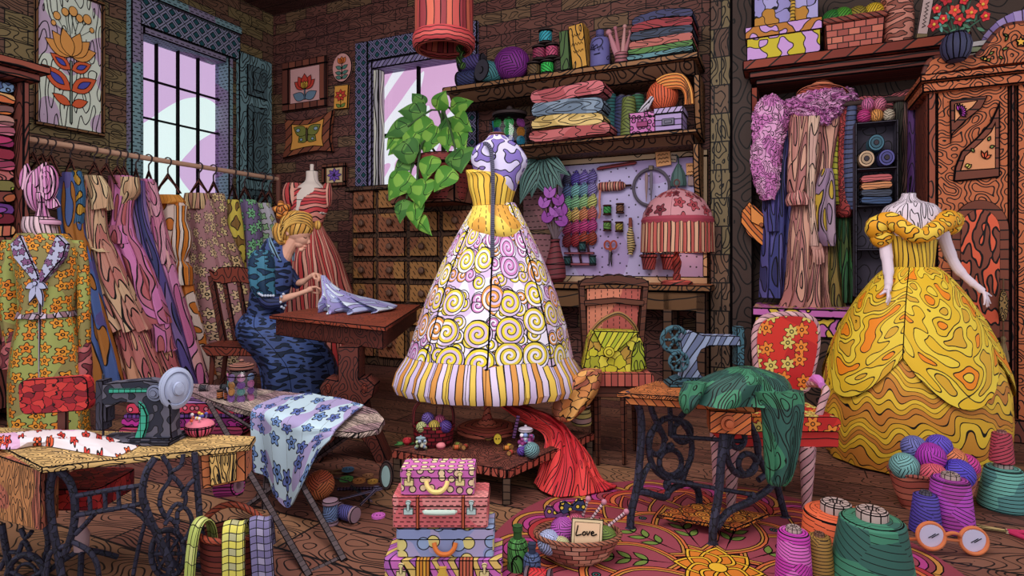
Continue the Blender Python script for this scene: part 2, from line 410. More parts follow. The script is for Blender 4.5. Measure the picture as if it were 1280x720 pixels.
def ell(cx, cz, rx, rz, n=24, a0=0): return [(cx + rx * math.cos(2 * PI * i / n + a0), cz + rz * math.sin(2 * PI * i / n + a0)) for i in range(n)]
def leafpts(x, z, L, W, deg, n=6):
    a = math.radians(deg); up = [(L * i / n, W * math.sin(PI * (i / n) ** .85)) for i in range(n + 1)]
    o = up + [(p[0], -p[1]) for p in up[-2:0:-1]]
    return [(x + p[0] * math.cos(a) - p[1] * math.sin(a), z + p[0] * math.sin(a) + p[1] * math.cos(a)) for p in o]
# ------------------------------------------------------------------ the room (units of 1 cm, room axes)
BRICK = [(118, 74, 66), (106, 64, 60), (122, 92, 70), (112, 68, 62)]
m_brick = pat('brick', *BRICK, s=36, sy=13.5, k=5, lw=1.0, seed=3)
m_brickl = pat('brick', (132, 112, 78), (116, 84, 68), (124, 106, 74), (110, 78, 66), s=36, sy=13.5, k=5, lw=1.0, seed=4)
m_floor = pat('planks', (128, 84, 68), (116, 72, 60), (140, 98, 72), (108, 66, 58), s=200, sy=27, k=9, lw=1.3, seed=5)
m_ceil = pat('planks', (96, 60, 58), (84, 52, 52), s=160, sy=22, k=8, seed=6)
m_dark = pat('contour', (72, 54, 48), s=22, sy=28, k=7, lw=.9, seed=8)
HC = 460
def rb(mb, u0, u1, v0, v1, z0, z1, **k): return mb.box(u0 * 100, u1 * 100, v0 * 100, v1 * 100, z0 * 100, z1 * 100, **k)
UR = 3.9
f = MB(); rb(f, UL, UR + .3, -3.0, VB, -.12, 0, lw=0); struct('floor', f, m_floor, rz=R)
f = MB(); rb(f, UL - .2, UR + .3, 2.4, VB + .2, HC / 100, HC / 100 + .1, lw=0); struct('ceiling', f, m_ceil, rz=R)
def wall_hole(along, at0, at1, p0, p1, holes, horiz):
    """a wall with openings: strips round each hole. along 'u' (back) or 'v' (side)"""
    mb = MB(); xs = p0
    def put(a, b, z0, z1):
        if b - a < 1e-4 or z1 - z0 < 1e-4: return
        if along == 'u': rb(mb, a, b, at0, at1, z0, z1, lw=0)
        else: rb(mb, at0, at1, a, b, z0, z1, lw=0)
    for a, b, z0, z1 in holes:
        put(xs, a, 0, HC / 100); put(a, b, 0, z0); put(a, b, z1, HC / 100); xs = b
    put(xs, p1, 0, HC / 100); return mb
# window in the side wall: picture columns 178..275, rows 38 (near) .. sill hidden behind the dresses
wv0, wv1 = vpx(170, UL), vpx(288, UL); wz1 = Zat(32, Yl(172, UL)); wz0 = Zat(268, Yl(172, UL))
# window in the back wall: columns 462..577, rows 76..232
bu0, bu1 = upx(463, VB), upx(580, VB); bz1 = Zat(76, Yb(478, VB)); bz0 = Zat(240, Yb(478, VB))
struct('wall_left', wall_hole('v', UL - .25, UL, -.2, VB + .25, [(wv0, wv1, wz0, wz1)], 1), m_brickl, rz=R)
struct('wall_back', wall_hole('u', VB, VB + .25, UL, upx(892, VB), [(bu0, bu1, bz0, bz1)], 1), m_brick, rz=R)
f = MB(); rb(f, upx(892, VB), UR + .25, VB, VB + .25, 0, HC / 100, lw=0); struct('wall_right', f, m_dark, rz=R)
f = MB(1.2); rb(f, upx(887, 5.72), upx(914, 5.72), 5.72, VB, 0, HC / 100); struct('trim_1', f, pat('brick', (110, 84, 68), (98, 70, 60), (122, 104, 76), s=13, sy=26, k=4, seed=9), rz=R)
f = MB(1.2); rb(f, upx(914, 5.7), upx(941, 5.7), 5.7, VB, 0, HC / 100); struct('trim_2', f, pat('contour', (66, 48, 44), s=22, sy=28, k=7, seed=11), rz=R)
# ---- glass: panes that carry the room's pale pink reflections as tint
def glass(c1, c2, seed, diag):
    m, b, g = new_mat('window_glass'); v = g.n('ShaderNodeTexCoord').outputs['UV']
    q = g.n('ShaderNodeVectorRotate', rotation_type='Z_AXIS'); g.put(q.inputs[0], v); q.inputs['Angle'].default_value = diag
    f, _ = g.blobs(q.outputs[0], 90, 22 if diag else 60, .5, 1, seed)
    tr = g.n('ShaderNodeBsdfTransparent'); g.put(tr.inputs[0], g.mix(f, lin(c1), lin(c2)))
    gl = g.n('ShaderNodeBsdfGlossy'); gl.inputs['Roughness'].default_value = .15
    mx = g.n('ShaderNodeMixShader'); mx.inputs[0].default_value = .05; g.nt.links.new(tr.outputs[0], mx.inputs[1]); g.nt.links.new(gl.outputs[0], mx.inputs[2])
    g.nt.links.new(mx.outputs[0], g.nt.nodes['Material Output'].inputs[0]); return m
m_teal = pat('dashes', (126, 158, 168), s=7, sy=4, fill=(140, 128, 158), fs=90, lw=1.1)
m_latt = pat('lattice', (150, 150, 180), (28, 82, 92), s=15, lw=1.3)
m_tealw = pat('contour', (118, 150, 158), s=14, sy=22, k=6)
# side wall window frame: lives in the wall opening, boxes run along v and z
W = bpy.data.objects.new('window_1', None); COL.objects.link(W); W.rotation_euler = (0, 0, R); W['kind'] = 'structure'
f = MB(1.3); fw = .42
rb(f, UL, UL + .10, wv0 - .11, wv0, wz0 - .2, wz1 + fw); rb(f, UL, UL + .10, wv0, wv1 + .1, wz1 + fw - .1, wz1 + fw); rb(f, UL - .2, UL + .06, wv0, wv0 + .05, wz0, wz1)
rb(f, UL - .2, UL + .06, wv1 - .07, wv1, wz0, wz1); rb(f, UL - .2, UL + .06, wv0 + .05, wv1 - .1, wz1 - .08, wz1); rb(f, UL - .2, UL + .12, wv0 - .1, wv1 + .1, wz0 - .1, wz0)
struct('window_frame', f, m_teal, parent=W)
f = MB(1.3); rb(f, UL, UL + .07, wv0, wv1 + .1, wz1, wz1 + fw - .1); struct('lattice_band', f, m_latt, parent=W)
f = MB(); rb(f, UL - .13, UL - .12, wv0, wv1, wz0, wz1, lw=0); struct('pane', f, glass((242, 250, 248), (232, 212, 234), 5, 0), parent=W)
f = MB()
for i in range(1, 4): a = wv0 + .05 + (wv1 - .15 - wv0) * i / 4; rb(f, UL - .15, UL - .1, a - .007, a + .007, wz0, wz1, lw=0)
for i in range(1, 6): a = wz1 - .08 - (wz1 - wz0) * i / 4.7; rb(f, UL - .15, UL - .1, wv0, wv1, a - .007, a + .007, lw=0)
struct('muntin', f, INK, parent=W)
# shutter leaf folded back on the wall beside it
sh0, sh1 = wv1 + .06, vpx(338, UL) - .05
f = MB(1.2); rb(f, UL + .02, UL + .09, sh0, sh1, wz0, wz1 + .12); sh = struct('shutter', f, m_tealw, parent=W)
f = MB(1.2)
zz = [wz1 - .02, wz1 - .42, wz1 - .54, wz1 - 1.5, wz1 - 1.62, wz0 + .1]
for a, b in ((0, 1), (2, 3), (4, 5)):
    rb(f, UL + .085, UL + .12, sh0 + .1, sh1 - .1, zz[b], zz[a]); rb(f, UL + .115, UL + .14, sh0 + .17, sh1 - .17, zz[b] + .08, zz[a] - .08)
struct('shutter_panel', f, pat('contour', (84, 108, 116), s=14, sy=22, k=6), parent=sh)
# back wall window
W = bpy.data.objects.new('window_2', None); COL.objects.link(W); W.rotation_euler = (0, 0, R); W['kind'] = 'structure'
m_lil = pat('stripes', (150, 138, 180), (128, 116, 160), s=5, amp=3, rot=.7)
f = MB(1.3); f.mi = 0; q = .20
rb(f, bu0, bu0 + .06, VB - .05, VB + .2, bz0, bz1); rb(f, bu1 - .06, bu1, VB - .05, VB + .2, bz0, bz1); rb(f, bu0 + .06, bu1 - .06, VB - .05, VB + .2, bz1 - .1, bz1); rb(f, bu0 - .1, bu1 + .1, VB - .1, VB + .2, bz0 - .08, bz0)
struct('window_frame', f, m_lil, parent=W)
f = MB(1.3); rb(f, bu0 - q, bu0, VB - .06, VB, bz0 - .1, bz1 + .26); rb(f, bu0, bu1 + q, VB - .06, VB, bz1, bz1 + .26); rb(f, bu1, bu1 + q, VB - .06, VB, bz0 - .1, bz1)
struct('lattice_band', f, pat('lattice', (128, 122, 162), (26, 80, 88), s=14, lw=1.3), parent=W)
f = MB(1.3); rb(f, bu0 + .06, bu0 + .15, VB - .03, VB + .1, bz0, bz1 - .1); struct('curtain_edge', f, pat('stripes', (226, 222, 210), (196, 190, 196), s=5, amp=9), parent=W)
f = MB(); rb(f, bu0, bu1, VB + .12, VB + .13, bz0, bz1, lw=0); struct('pane', f, glass((246, 244, 248), (236, 208, 230), 3, -.95), parent=W)
f = MB(); um = upx(523, VB + .12); rb(f, um - .015, um + .015, VB + .1, VB + .15, bz0, bz1, lw=0); zm = Zat(164, Yb(500, VB)); rb(f, bu0, bu1, VB + .1, VB + .15, zm - .015, zm + .015, lw=0)
struct('muntin', f, INK, parent=W)
# ------------------------------------------------------------------ shared builders
class RT(T):
    """a thing measured in metres along the room axes"""
    def __init__(s, name, label, cat, u, v, z=0, group=None, solo=False):
        s.fx = 1; s.k = s.kx = .01; s.loc = uvw(u, v, z); s.rz = R; s.o = (u, v, z); s.name = name; s.meta = (label, cat, group); s.root = None
        if not solo: s.empty()
    def b(s, mb, u0, u1, v0, v1, z0, z1, **k):
        o = s.o; return mb.box((u0 - o[0]) * 100, (u1 - o[0]) * 100, (v0 - o[1]) * 100, (v1 - o[1]) * 100, (z0 - o[2]) * 100, (z1 - o[2]) * 100, **k)
    def pr(s, mb, pts, u0, u1, **k):            # outline in v,z pushed along u
        o = s.o; tf = Matrix(((0, -1, 0, 0), (1, 0, 0, 0), (0, 0, 1, 0), (0, 0, 0, 1)))
        return mb.prism([((p[0] - o[1]) * 100, (p[1] - o[2]) * 100) for p in pts], -(u1 - o[0]) * 100, -(u0 - o[0]) * 100, tf=tf, **k)
def foldslab(mb, x0, x1, y0, y1, z0, z1, seed=0, wav=1.2, bend=0.0, **k):
    """one folded layer of cloth: rounded wavy front, pushed back"""
    rnd = random.Random(seed); h = z1 - z0; n = 8; pts = []; p1, p2 = rnd.random() * 6, rnd.random() * 6
    f = lambda x, p: wav * math.sin((x - x0) / (x1 - x0) * 5 + p) * .5 - bend * ((x - x0) / (x1 - x0) - .5) ** 2 * 4
    r = h * .45
    for i in range(n + 1): x = x0 + r + (x1 - x0 - 2 * r) * i / n; pts.append((x, z1 + f(x, p1)))
    for i in range(1, 4): a = PI / 2 - PI * i / 4; pts.append((x1 - r + r * math.cos(a), (z0 + z1) / 2 + h / 2 * math.sin(a) + f(x1, p1)))
    for i in range(n, -1, -1): x = x0 + r + (x1 - x0 - 2 * r) * i / n; pts.append((x, z0 + f(x, p1)))
    for i in range(1, 4): a = -PI / 2 - PI * i / 4; pts.append((x0 + r + r * math.cos(a), (z0 + z1) / 2 + h / 2 * math.sin(a) + f(x0, p1)))
    return mb.prism(pts, y0, y1, **k)
def spool_parts(t, r, h, thread, end, tf=None, lw=.9):
    q = h * .16
    a = MB(lw); a.lathe([(r, 0), (r, q)], 18, tf=tf); a.lathe([(r, h - q), (r, h)], 18, tf=tf); a.lathe([(r * .5, q), (r * .5, h - q)], 12, tf=tf, lw=0); t.part('spool_core', a, end)
    b = MB(lw); b.lathe([(r * .82, q), (r * .9, q + (h - 2 * q) * .25), (r * .9, q + (h - 2 * q) * .75), (r * .82, h - q)], 18, tf=tf); t.part('wound_thread', b, thread)
def yarn_mat(c, c2=None, s=3.2): return pat('yarn', tuple(c), *( [tuple(c2)] if c2 else []), s=s, lw=.9)
def yarn_ball(label, c, px, py, r, group=None, c2=None, s=3.2, ry=None, rz=None, **k):
    t = T('yarn_ball', label, 'yarn', px, py, group=group, solo=True, **k)
    mb = MB(); mb.ball((0, 0, (rz or r)), r, ry or r, rz or r, 18, 12); mb.tube([(r * .98 * math.cos(a) * .9, -r * .45 - r * .5 * abs(math.sin(a)) * .0 - r * .0, (rz or r) + r * .6 * math.sin(a) * .9) for a in [i * .35 for i in range(-5, 6)]], .01, 3, lw=0)
    return t.one(mb, yarn_mat(c, c2, s))
m_shelf = pat('contour', (150, 104, 70), s=20, sy=16, k=6, lw=1.2, seed=13)
m_shelfd = pat('contour', (106, 72, 54), s=20, sy=16, k=6, lw=1.2, seed=14)
def wall_shelf(label, pa, pb, ztop, vf, thick, brk, name='wall_shelf'):
    ua, ub = upx(pa, vf), upx(pb, vf); t = RT(name, label, 'shelf', (ua + ub) / 2, VB, ztop - .3)
    mb = MB(1.1); t.b(mb, ua, ub, vf, VB, ztop - thick * .45, ztop); t.part('board', mb, m_shelf)
    mb = MB(1.1); t.pr(mb, [(vf + .04, ztop - thick * .45), (VB, ztop - thick * .45), (VB, ztop - thick * 1.35), (vf + .14, ztop - thick * 1.35)], ua + .05, ub - .04); t.part('moulding', mb, m_shelfd)
    for bu in brk:
        u = ub - .03
        z = ztop - thick * 1.35; h = .56; pts = [(VB, z), (vf + .1, z), (vf + .12, z - .1)] + [(vf + .12 + (VB - vf - .2) * (1 - math.cos(a)), z - .1 - (h - .1) * math.sin(a)) for a in (.3, .7, 1.1, 1.5)] + [(VB, z - h)]
        mb = MB(1.1); t.pr(mb, pts, u - .03, u + .03); t.part('bracket', mb, m_shelf)
    return t
VF = 5.45
zS1 = Zat(88, Yb(700, VF)); zS2 = Zat(170, Yb(760, VF))
wall_shelf('long brown wall shelf above the other, carrying yarn, books and folded cloth', 552, 873, zS1, VF, .13, (872,))
wall_shelf('shorter brown wall shelf above the pegboard, carrying folded cloth and boxes', 592, 872, zS2, VF, .085, (868,))
# ---- drawer cabinet
VC = 5.62; cu0, cu1 = upx(438, VC), upx(640, VC); zt = Zat(234, Yb(440, VC)); t = RT('drawer_cabinet', 'wide brown cabinet of many small square knobbed drawers below the back window', 'cabinet', (cu0 + cu1) / 2, VC + .15)
m_cab = pat('contour', (88, 62, 48), s=14, sy=18, k=6, seed=21); m_drw = pat('dashes', (150, 92, 66), s=9, sy=5, lw=1.0, rot=.9, fill=(170, 118, 70), fs=70, seed=5)
mb = MB(1.2); t.b(mb, cu0, cu1, VC + .02, VB - .01, 0, zt - .06); t.b(mb, cu0 - .05, cu1 + .05, VC - .06, VB - .01, zt - .06, zt); t.part('body', mb, m_cab)
cols = [upx(p, VC) for p in (439, 470, 509, 550, 592, 634)]; rows = [Zat(y, Yb(480, VC)) for y in (231, 263, 293, 323, 351, 379, 407, 449)]
for i in range(5):
    for j in range(7):
        a, b, z1, z0 = cols[i] + .04, cols[i + 1] - .02, rows[j] - .03, rows[j + 1] + .02
        pull = .36 if (i == 2 and j == 0) else 0
        if i == 3 and j == 0: continue
        if pull: b = cols[4] - .02
        mb = MB(1.1); t.b(mb, a, b, VC - .02 - pull, VC + .03, z0, z1) if not pull else [t.b(mb, a, b, VC - .02 - pull, VC - pull + .03, z0, z1), t.b(mb, a, b, VC - pull, VC + .03, z0, z0 + .03), t.b(mb, a, a + .03, VC - pull, VC, z0, z1), t.b(mb, b - .03, b, VC - pull, VC, z0, z1)]
        d = t.part('drawer', mb, m_drw if not pull else pat('contour', (134, 82, 66), s=24, k=5))
        for q in ((a + b) / 2,) if not pull else (a + (b - a) * .22, a + (b - a) * .78):
            mb = MB(.8); mb.lathe([(2, 0), (4.2, 2.5), (4.2, 5), (2, 6.5)], 12, c=(0, 0, 0), tf=Matrix.Translation(((q - t.o[0]) * 100, (VC - .02 - pull - t.o[1]) * 100, (z0 + z1) / 2 * 100)) @ Matrix.Rotation(PI / 2, 4, 'X')); t.part('knob', mb, flat((112, 80, 66)), d)
zDrawer = rows[1] + .05; vPot = VC - .22
# ---- potted plant standing in the pulled-out drawer
m_leaf = pat('contour', (88, 150, 58), s=26, k=2, lw=.8, fill=(140, 190, 80), fs=14, seed=2); m_leafd = pat('contour', (70, 120, 58), s=26, k=2, lw=.8, fill=(104, 154, 74), fs=16, seed=3)
t = T('potted_plant', 'trailing green heart-leaved plant in a red pot in the open drawer', 'plant', 556, wall='B', at=vPot, z=zDrawer)
mb = MB(1.1); mb.lathe([(22, 0), (31, 44), (34, 45), (34, 56), (30, 57), (28, 50)], 24); t.part('pot', mb, pat('dashes', (146, 62, 60), s=8, sy=6, lw=1))
def leaf3(mb, p, L, W, yaw, droop, roll=0, mi=0):
    """a leaf blade: rib at p pointing yaw (degrees in the picture plane), bulging to the viewer"""
    a = math.radians(yaw); d = Vector((math.cos(a), -.25, math.sin(a))).normalized(); s_ = Vector((-math.sin(a), 0.0, math.cos(a))); nrm = d.cross(s_).normalized()
    if nrm.y > 0: nrm = -nrm
    n = 13; rows = []
    for i in range(n + 1):
        q = i / n; wd = W * (math.sin(PI * min(1, q * .97 + .03) ** .62) if 0 < i < n else .03)
        c = Vector(p) + d * (L * q) + Vector((0, 0, -droop * L * q * q)) + nrm * (L * .12 * math.sin(PI * q))
        rows.append([c + s_ * wd - nrm * wd * .25, c + s_ * wd * .5, c + nrm * wd * .0, c - s_ * wd * .5, c - s_ * wd - nrm * wd * .25])
    rows = [[tuple(x) for x in r] for r in rows]
    mb.mi = mi; mb.grid(rows, thick=.8, lw=.55, deg=50); mb.mi = 0
rnd = random.Random(3)
LF = [(545, 150, 34, 13, 160), (560, 148, 30, 12, 60), (575, 150, 34, 12, 20), (530, 160, 34, 13, 200), (538, 168, 30, 13, 235), (552, 158, 36, 16, 215), (566, 158, 38, 17, 300), (580, 160, 32, 13, 330), (556, 165, 34, 17, 255), (542, 140, 24, 9, 120), (585, 175, 30, 12, 300), (524, 178, 28, 12, 215),
      (547, 200, 32, 16, 165), (533, 222, 36, 18, 235), (562, 205, 28, 13, 260), (590, 198, 28, 18, 285), (587, 222, 30, 14, 230), (549, 232, 32, 18, 280), (528, 255, 26, 11, 265), (541, 258, 30, 12, 285), (545, 278, 28, 9, 320), (534, 205, 26, 11, 220), (573, 170, 28, 13, 280), (515, 170, 24, 10, 230)]
for i, (x, y, L, W, a) in enumerate(LF):
    mb = MB(); leaf3(mb, (x - 556, -34 - rnd.random() * 10 + (0 if y > 190 else 14), Zat(y, t.Y) / 1 * 0 + (258 - y) - 3), L, W, a, .18); t.part('leaf', mb, m_leaf if i % 3 else m_leafd)
mb = MB(0)
for xs in ([(0, -10, 50), (-15, -30, 62), (-22, -38, 30), (-25, -40, 0)], [(0, -10, 50), (-8, -32, 70), (-12, -38, 40), (-14, -40, -20)], [(0, -5, 50), (10, -25, 105), (28, -36, 70), (34, -38, 40)], [(0, 0, 50), (0, -15, 110), (-30, -30, 90)], [(0, 0, 50), (5, -10, 112), (25, -25, 100)]): mb.tube(xs, 1.3, 6, sm=4)
t.part('vine', mb, flat((70, 96, 58)))
# ---- hanging red shade and the braid beside it
t = T('pendant_lamp', 'red pleated drum lamp shade hanging from the ceiling by the back window', 'lamp', 555, 62, Y=4.6)
mb = MB(1.2); mb.lathe([(36, 8), (36, 150)], 32, sy=1, cap=False, wob=lambda th, q: 1 + .02 * math.cos(th * 8), every=4, thick=1); t.part('lamp_shade', mb, pat('stripes', (176, 72, 68), (136, 48, 56), (196, 96, 76), s=9, amp=10, fill=None))
mb = MB(1.2); mb.lathe([(30, -1), (36, -1), (39, 4), (39, 14), (37, 18)], 32, cap=False, thick=1.5); t.part('rolled_hem', mb, pat('waves', (178, 62, 66), (196, 84, 80), s=5, amp=5))
mb = MB(1); mb.lathe([(36, 149), (6, 151), (3, 160), (2, 300)], 16, cap=False, thick=.8); t.part('stem', mb, flat((90, 60, 50)))
mb = MB(); mb.ball((0, 0, 40), 14); t.part('bulb', mb, flat((238, 224, 190)))
t = T('braided_garland', 'green braided garland hanging down beside the red lamp shade', 'garland', 576, 84, Y=4.75)
mb = MB(.6); n = 0
for i in range(9): mb.ball((2.5 * (-1) ** i, 0, 3 + i * 7), 4.2, 3.5, 5, 10, 8, tf=rot('Y', 28 * (-1) ** i, (0, 0, 3 + i * 7)))
t.part('braid', mb, pat('stripes', (98, 138, 66), (70, 104, 54), s=2.5, amp=1))
mb = MB(0); mb.tube([(0, 0, 60), (1, 0, 62), (0, 0, 420)], .7, 6); t.part('cord', mb, flat((70, 90, 50)))
# ---- upper shelf goods
def onS1(px): return dict(px=px, wall='B', at=5.56, z=zS1)
def onS2(px): return dict(px=px, wall='B', at=5.56, z=zS2)
def rollx(t, r, L, core, cloth, axis='x', name='cloth_roll', spiral=False):
    M = Matrix.Rotation(PI / 2, 4, 'Y') if axis == 'x' else Matrix.Rotation(PI / 2, 4, 'X')
    M = Matrix.Translation((0, 0, r)) @ M @ Matrix.Translation((0, 0, -L / 2))
    mb = MB(.9); mb.lathe([(r, 0), (r, L)], 20, tf=M); t.part('roll', mb, cloth)
    mb = MB(.9); mb.lathe([(r * .45, -1), (r * .45, L + 1)], 14, tf=M); t.part('core', mb, core)
def cyl_roll(label, px, r, L, c, z, ang_=0, v=5.58, base=zS1, group='yarn rolls on the upper shelf'):
    t = T('yarn_roll', label, 'yarn roll', px, wall='B', at=v, z=base + z, group=group); M = Matrix.Translation((0, 0, r)) @ Matrix.Rotation(math.radians(ang_), 4, 'Z') @ Matrix.Rotation(PI / 2, 4, 'Y') @ Matrix.Translation((0, 0, -L / 2))
    mb = MB(.9); mb.lathe([(r * .9, L * .06), (r, L * .2), (r, L * .8), (r * .9, L * .94)], 20, tf=M); t.part('wound_yarn', mb, yarn_mat(c))
    mb = MB(.9); mb.lathe([(r * 1.04, 0), (r * 1.04, L * .07)], 20, tf=M); mb.lathe([(r * 1.04, L * .93), (r * 1.04, L)], 20, tf=M); mb.lathe([(r * .35, -1), (r * .35, L + 1)], 12, tf=M); t.part('spool_end', mb, flat((70, 66, 78)))
k1 = Yb(590, 5.58) / FOC
cyl_roll('violet yarn roll lying on top of the navy one by the garland', 590, 10, 30, (84, 70, 130), 20 * k1)
cyl_roll('navy yarn roll at the bottom by the garland', 586, 10.5, 26, (62, 66, 112), 0)
cyl_roll('teal banded yarn roll with a grey end facing out', 612, 13, 24, (86, 150, 158), 0, 62, 5.5)
yarn_ball('big purple yarn ball on the upper wall shelf', (138, 52, 148), group='yarn on the upper shelf', r=21, py=None, **onS1(640))
SP = [(667, 0, (110, 84, 56), 'brown'), (684, 0, (60, 200, 90), 'bright green'), (701, 0, (74, 60, 58), 'dark brown'), (674, 1, (160, 62, 96), 'maroon'), (690, 1, (204, 84, 124), 'pink'), (682, 2, (60, 170, 190), 'turquoise')]
for px, lv, c, nm in SP:
    q = dict(onS1(px)); kk = Yb(px, 5.56) / FOC; q['z'] = zS1 + lv * 19.5 * kk
    t = T('thread_spool', nm + ' thread spool in the pyramid of six on the upper shelf, ' + ('bottom row', 'middle row', 'topmost')[lv], 'spool', group='thread spools on the upper shelf', **q); spool_parts(t, 8.6, 19, yarn_mat(c), flat((62, 46, 46)))
def book(label, px, w, h, d, c, lean, title=False, page=None):
    t = T('book', label, 'book', group='books on the upper shelf', **onS1(px)); M = rot('Y', lean)
    mb = MB(1); mb.box(-w / 2, w / 2, -d / 2, d / 2, 0, h, tf=M); t.part('cover', mb, pat('contour', c, s=10, sy=30, k=3))
    mb = MB(.6); mb.box(-w / 2 + 2, w / 2 - 2, -d / 2 + 2, d / 2 + .6, 1.5, h + .8, tf=M); t.part('pages', mb, flat((214, 190, 150)))
    if title:
        mb = MB(0)
        for q, wd in ((.75, 3), (.55, 4), (.38, 3)): mb.tube([(-w / 2 - .3 + w * (.5 + .09 * i), -d / 2 - .5, h * q + (i % 2) * 3 - 1.5) for i in range(-wd, wd + 1)], .5, 4, tf=M)
        t.part('title', mb, INK)
book('dark green book leaning on the yellow one', 711, 12, 49, 26, (78, 104, 62), -3)
book('yellow-orange book with a lettered cover', 729, 19, 55, 26, (206, 150, 66), -6, True)
t = T('bottle', 'purple bottle with a scrawled label on the upper shelf', 'bottle', **onS1(750))
mb = MB(1); mb.lathe([(11, 0), (12, 2), (12, 30), (10, 37), (5, 39), (4.5, 41)], 20); t.part('body', mb, pat('contour', (104, 100, 160), s=30, k=2)); mb = MB(1); mb.lathe([(5, 40), (5, 48)], 14); t.part('cap', mb, flat((84, 78, 130)))
mb = MB(0); mb.tube([(-8, -12.8, 20), (-5, -13, 27), (-3, -13, 19), (-6, -13, 22), (0, -13, 26), (2, -13, 18), (5, -12.9, 25), (7, -12.5, 19)], .55, 5); mb.tube([(-4, -13, 14), (4, -13, 15)], .5, 4); t.part('lettering', mb, INK)
t = T('tool_pot', 'small pink pot of knitting tools on the upper shelf', 'pot', **onS1(777))
mb = MB(1); mb.lathe([(8, 0), (8.5, 15), (7, 15.5), (6.5, 3)], 18, rings=(1,)); t.part('pot', mb, pat('waves', (166, 100, 110), s=4, amp=2))
def stick(label, name, p0, p1, r, c, group, holder, tipc=None, **q):
    t = T(name, label, 'tool', group=group, **q); mb = MB(.7); mb.tube([p0, ((p0[0] + p1[0]) / 2, (p0[1] + p1[1]) / 2, (p0[2] + p1[2]) / 2), p1], [r, r * 1.1, r * .5], 8); t.part('shaft', mb, flat(c)); mb = MB(0); mb.ball(p1, r * 1.1); t.part('tip', mb, flat(tipc or c)); return t
for (x, z, c, nm, r) in ((-16, 44, (196, 132, 144), 'wide pink crochet hook in the pink pot, leaning most', 3.4), (-8, 48, (178, 110, 124), 'pointed rose knitting needle in the pink pot', 2.2), (4, 48, (206, 150, 150), 'pale knitting needle in the pink pot', 2.4), (11, 40, (184, 120, 130), 'short pink crochet hook in the pink pot beside the folded stack', 2.2)):
    stick(nm, 'knitting_needle', (x * .15, 0, 4), (x, 0, z), r, c, 'tools in the pink pot', '', **onS1(777))
FS = [((96, 140, 150), 'teal', 895 - 787), ((88, 130, 70), 'green', 0), ((186, 104, 96), 'salmon', 0), ((62, 70, 92), 'slate', 0), ((158, 58, 66), 'crimson', 0), ((66, 66, 104), 'navy', 0)]
q = onS1(827); zz = zS1; kk = Yb(827, 5.56) / FOC
for i, (c, nm, _) in enumerate(FS):
    h = (6, 7.5, 10, 11, 11, 10)[i]; t = T('folded_cloth', nm + ' folded cloth in the upper shelf stack of six, %s from below' % ('first', 'second', 'third', 'fourth', 'fifth', 'sixth')[i], 'cloth', px=829 + i * .6, wall='B', at=5.64, z=zz, group='folded cloths on the upper shelf', solo=True)
    mb = MB(1); foldslab(mb, -41 + i * .6, 41 - i * .6, -26, 26, 0, h + .8, 10 + i, 1.6, (0, 0, 1.5, 2.5, 3.2, 4)[i]); t.one(mb, pat('contour', c, s=34, sy=8, k=5, lw=1)); zz += h * kk
# ---- lower shelf goods
zz = zS2; kk = Yb(715, 5.56) / FOC
for i, (c, nm, w_, h) in enumerate([((178, 84, 86), 'brick red', 48, 14), ((206, 172, 104), 'yellow', 45, 15), ((112, 128, 150), 'grey blue', 45, 19), ((186, 88, 96), 'rose red', 46, 17)]):
    t = T('folded_cloth', nm + ' folded cloth in the stack of four on the lower shelf, ' + ('bottom', 'second up', 'third up', 'topmost')[i], 'cloth', px=716, wall='B', at=5.58, z=zz, group='folded cloths on the lower shelf', solo=True)
    mb = MB(1); foldslab(mb, -w_, w_ * (1.1 if i == 0 else 1), -24, 24, 0, h + 1, 30 + i, 3.2, 1); t.one(mb, pat('contour', c, s=40, sy=9, k=5, lw=1, fill=tuple(min(255, x + 26) for x in c), fs=30)); zz += h * kk
def cone(label, c, end, r0, r1, h, px, py=None, group=None, cap=None, v_lines=True, **k):
    t = T('thread_cone', label, 'thread cone', px, py, group=group, **k); q = r0 * .06
    mb = MB(1.1); mb.lathe([(r0 * .96, 0), (r0, q), (r0 * .99, h * .1), (r1 * 1.02, h * .97), (r1 * .93, h), (r1 * .3, h * 1.01)], 28); t.part('wound_thread', mb, pat('wound', *c, s=max(4, r0 * .17), lw=1))
    e = r1 * (cap or .5); mb = MB(1.0); mb.lathe([(e, h), (e, h + r1 * .28), (e * .86, h + r1 * .34), (e * .4, h + r1 * .34), (e * .36, h + r1 * .2)], 20, every=2); t.part('core', mb, end); return t
m_core = flat((176, 150, 146)); m_cored = flat((88, 82, 96))
for px, c, h, nm in ((762, (52, 104, 108), 58, 'teal dark thread cone beside the folded stack on the lower shelf'), (777, (58, 62, 100), 54, 'navy thread cone behind the olive one'), (797, (60, 110, 84), 54, 'green thread cone behind the pink box'), (786, (108, 118, 62), 48, 'olive thread cone in front of the navy one')):
    cone(nm, (c,), m_cored, 10.5, 8, h, px, wall='B', at=5.7 if px != 786 else 5.54, z=zS2, group='thread cones on the lower shelf')
t = T('storage_box', 'pink dotted box with a label plate on the lower shelf', 'box', **onS2(806)); mb = MB(1.1); mb.box(-16, 16, -14, 20, 0, 20); t.part('body', mb, pat('dots', (200, 116, 178), (176, 84, 150), s=7, rr=.34)); mb = MB(1.1); mb.box(-17, 17, -15, 21, 19, 26); t.part('lid', mb, pat('dots', (206, 126, 184), (176, 84, 150), s=7, rr=.34)); mb = MB(.8); mb.box(-7, 7, -16, -13.5, 7, 14); t.part('label_plate', mb, flat((150, 62, 110)))
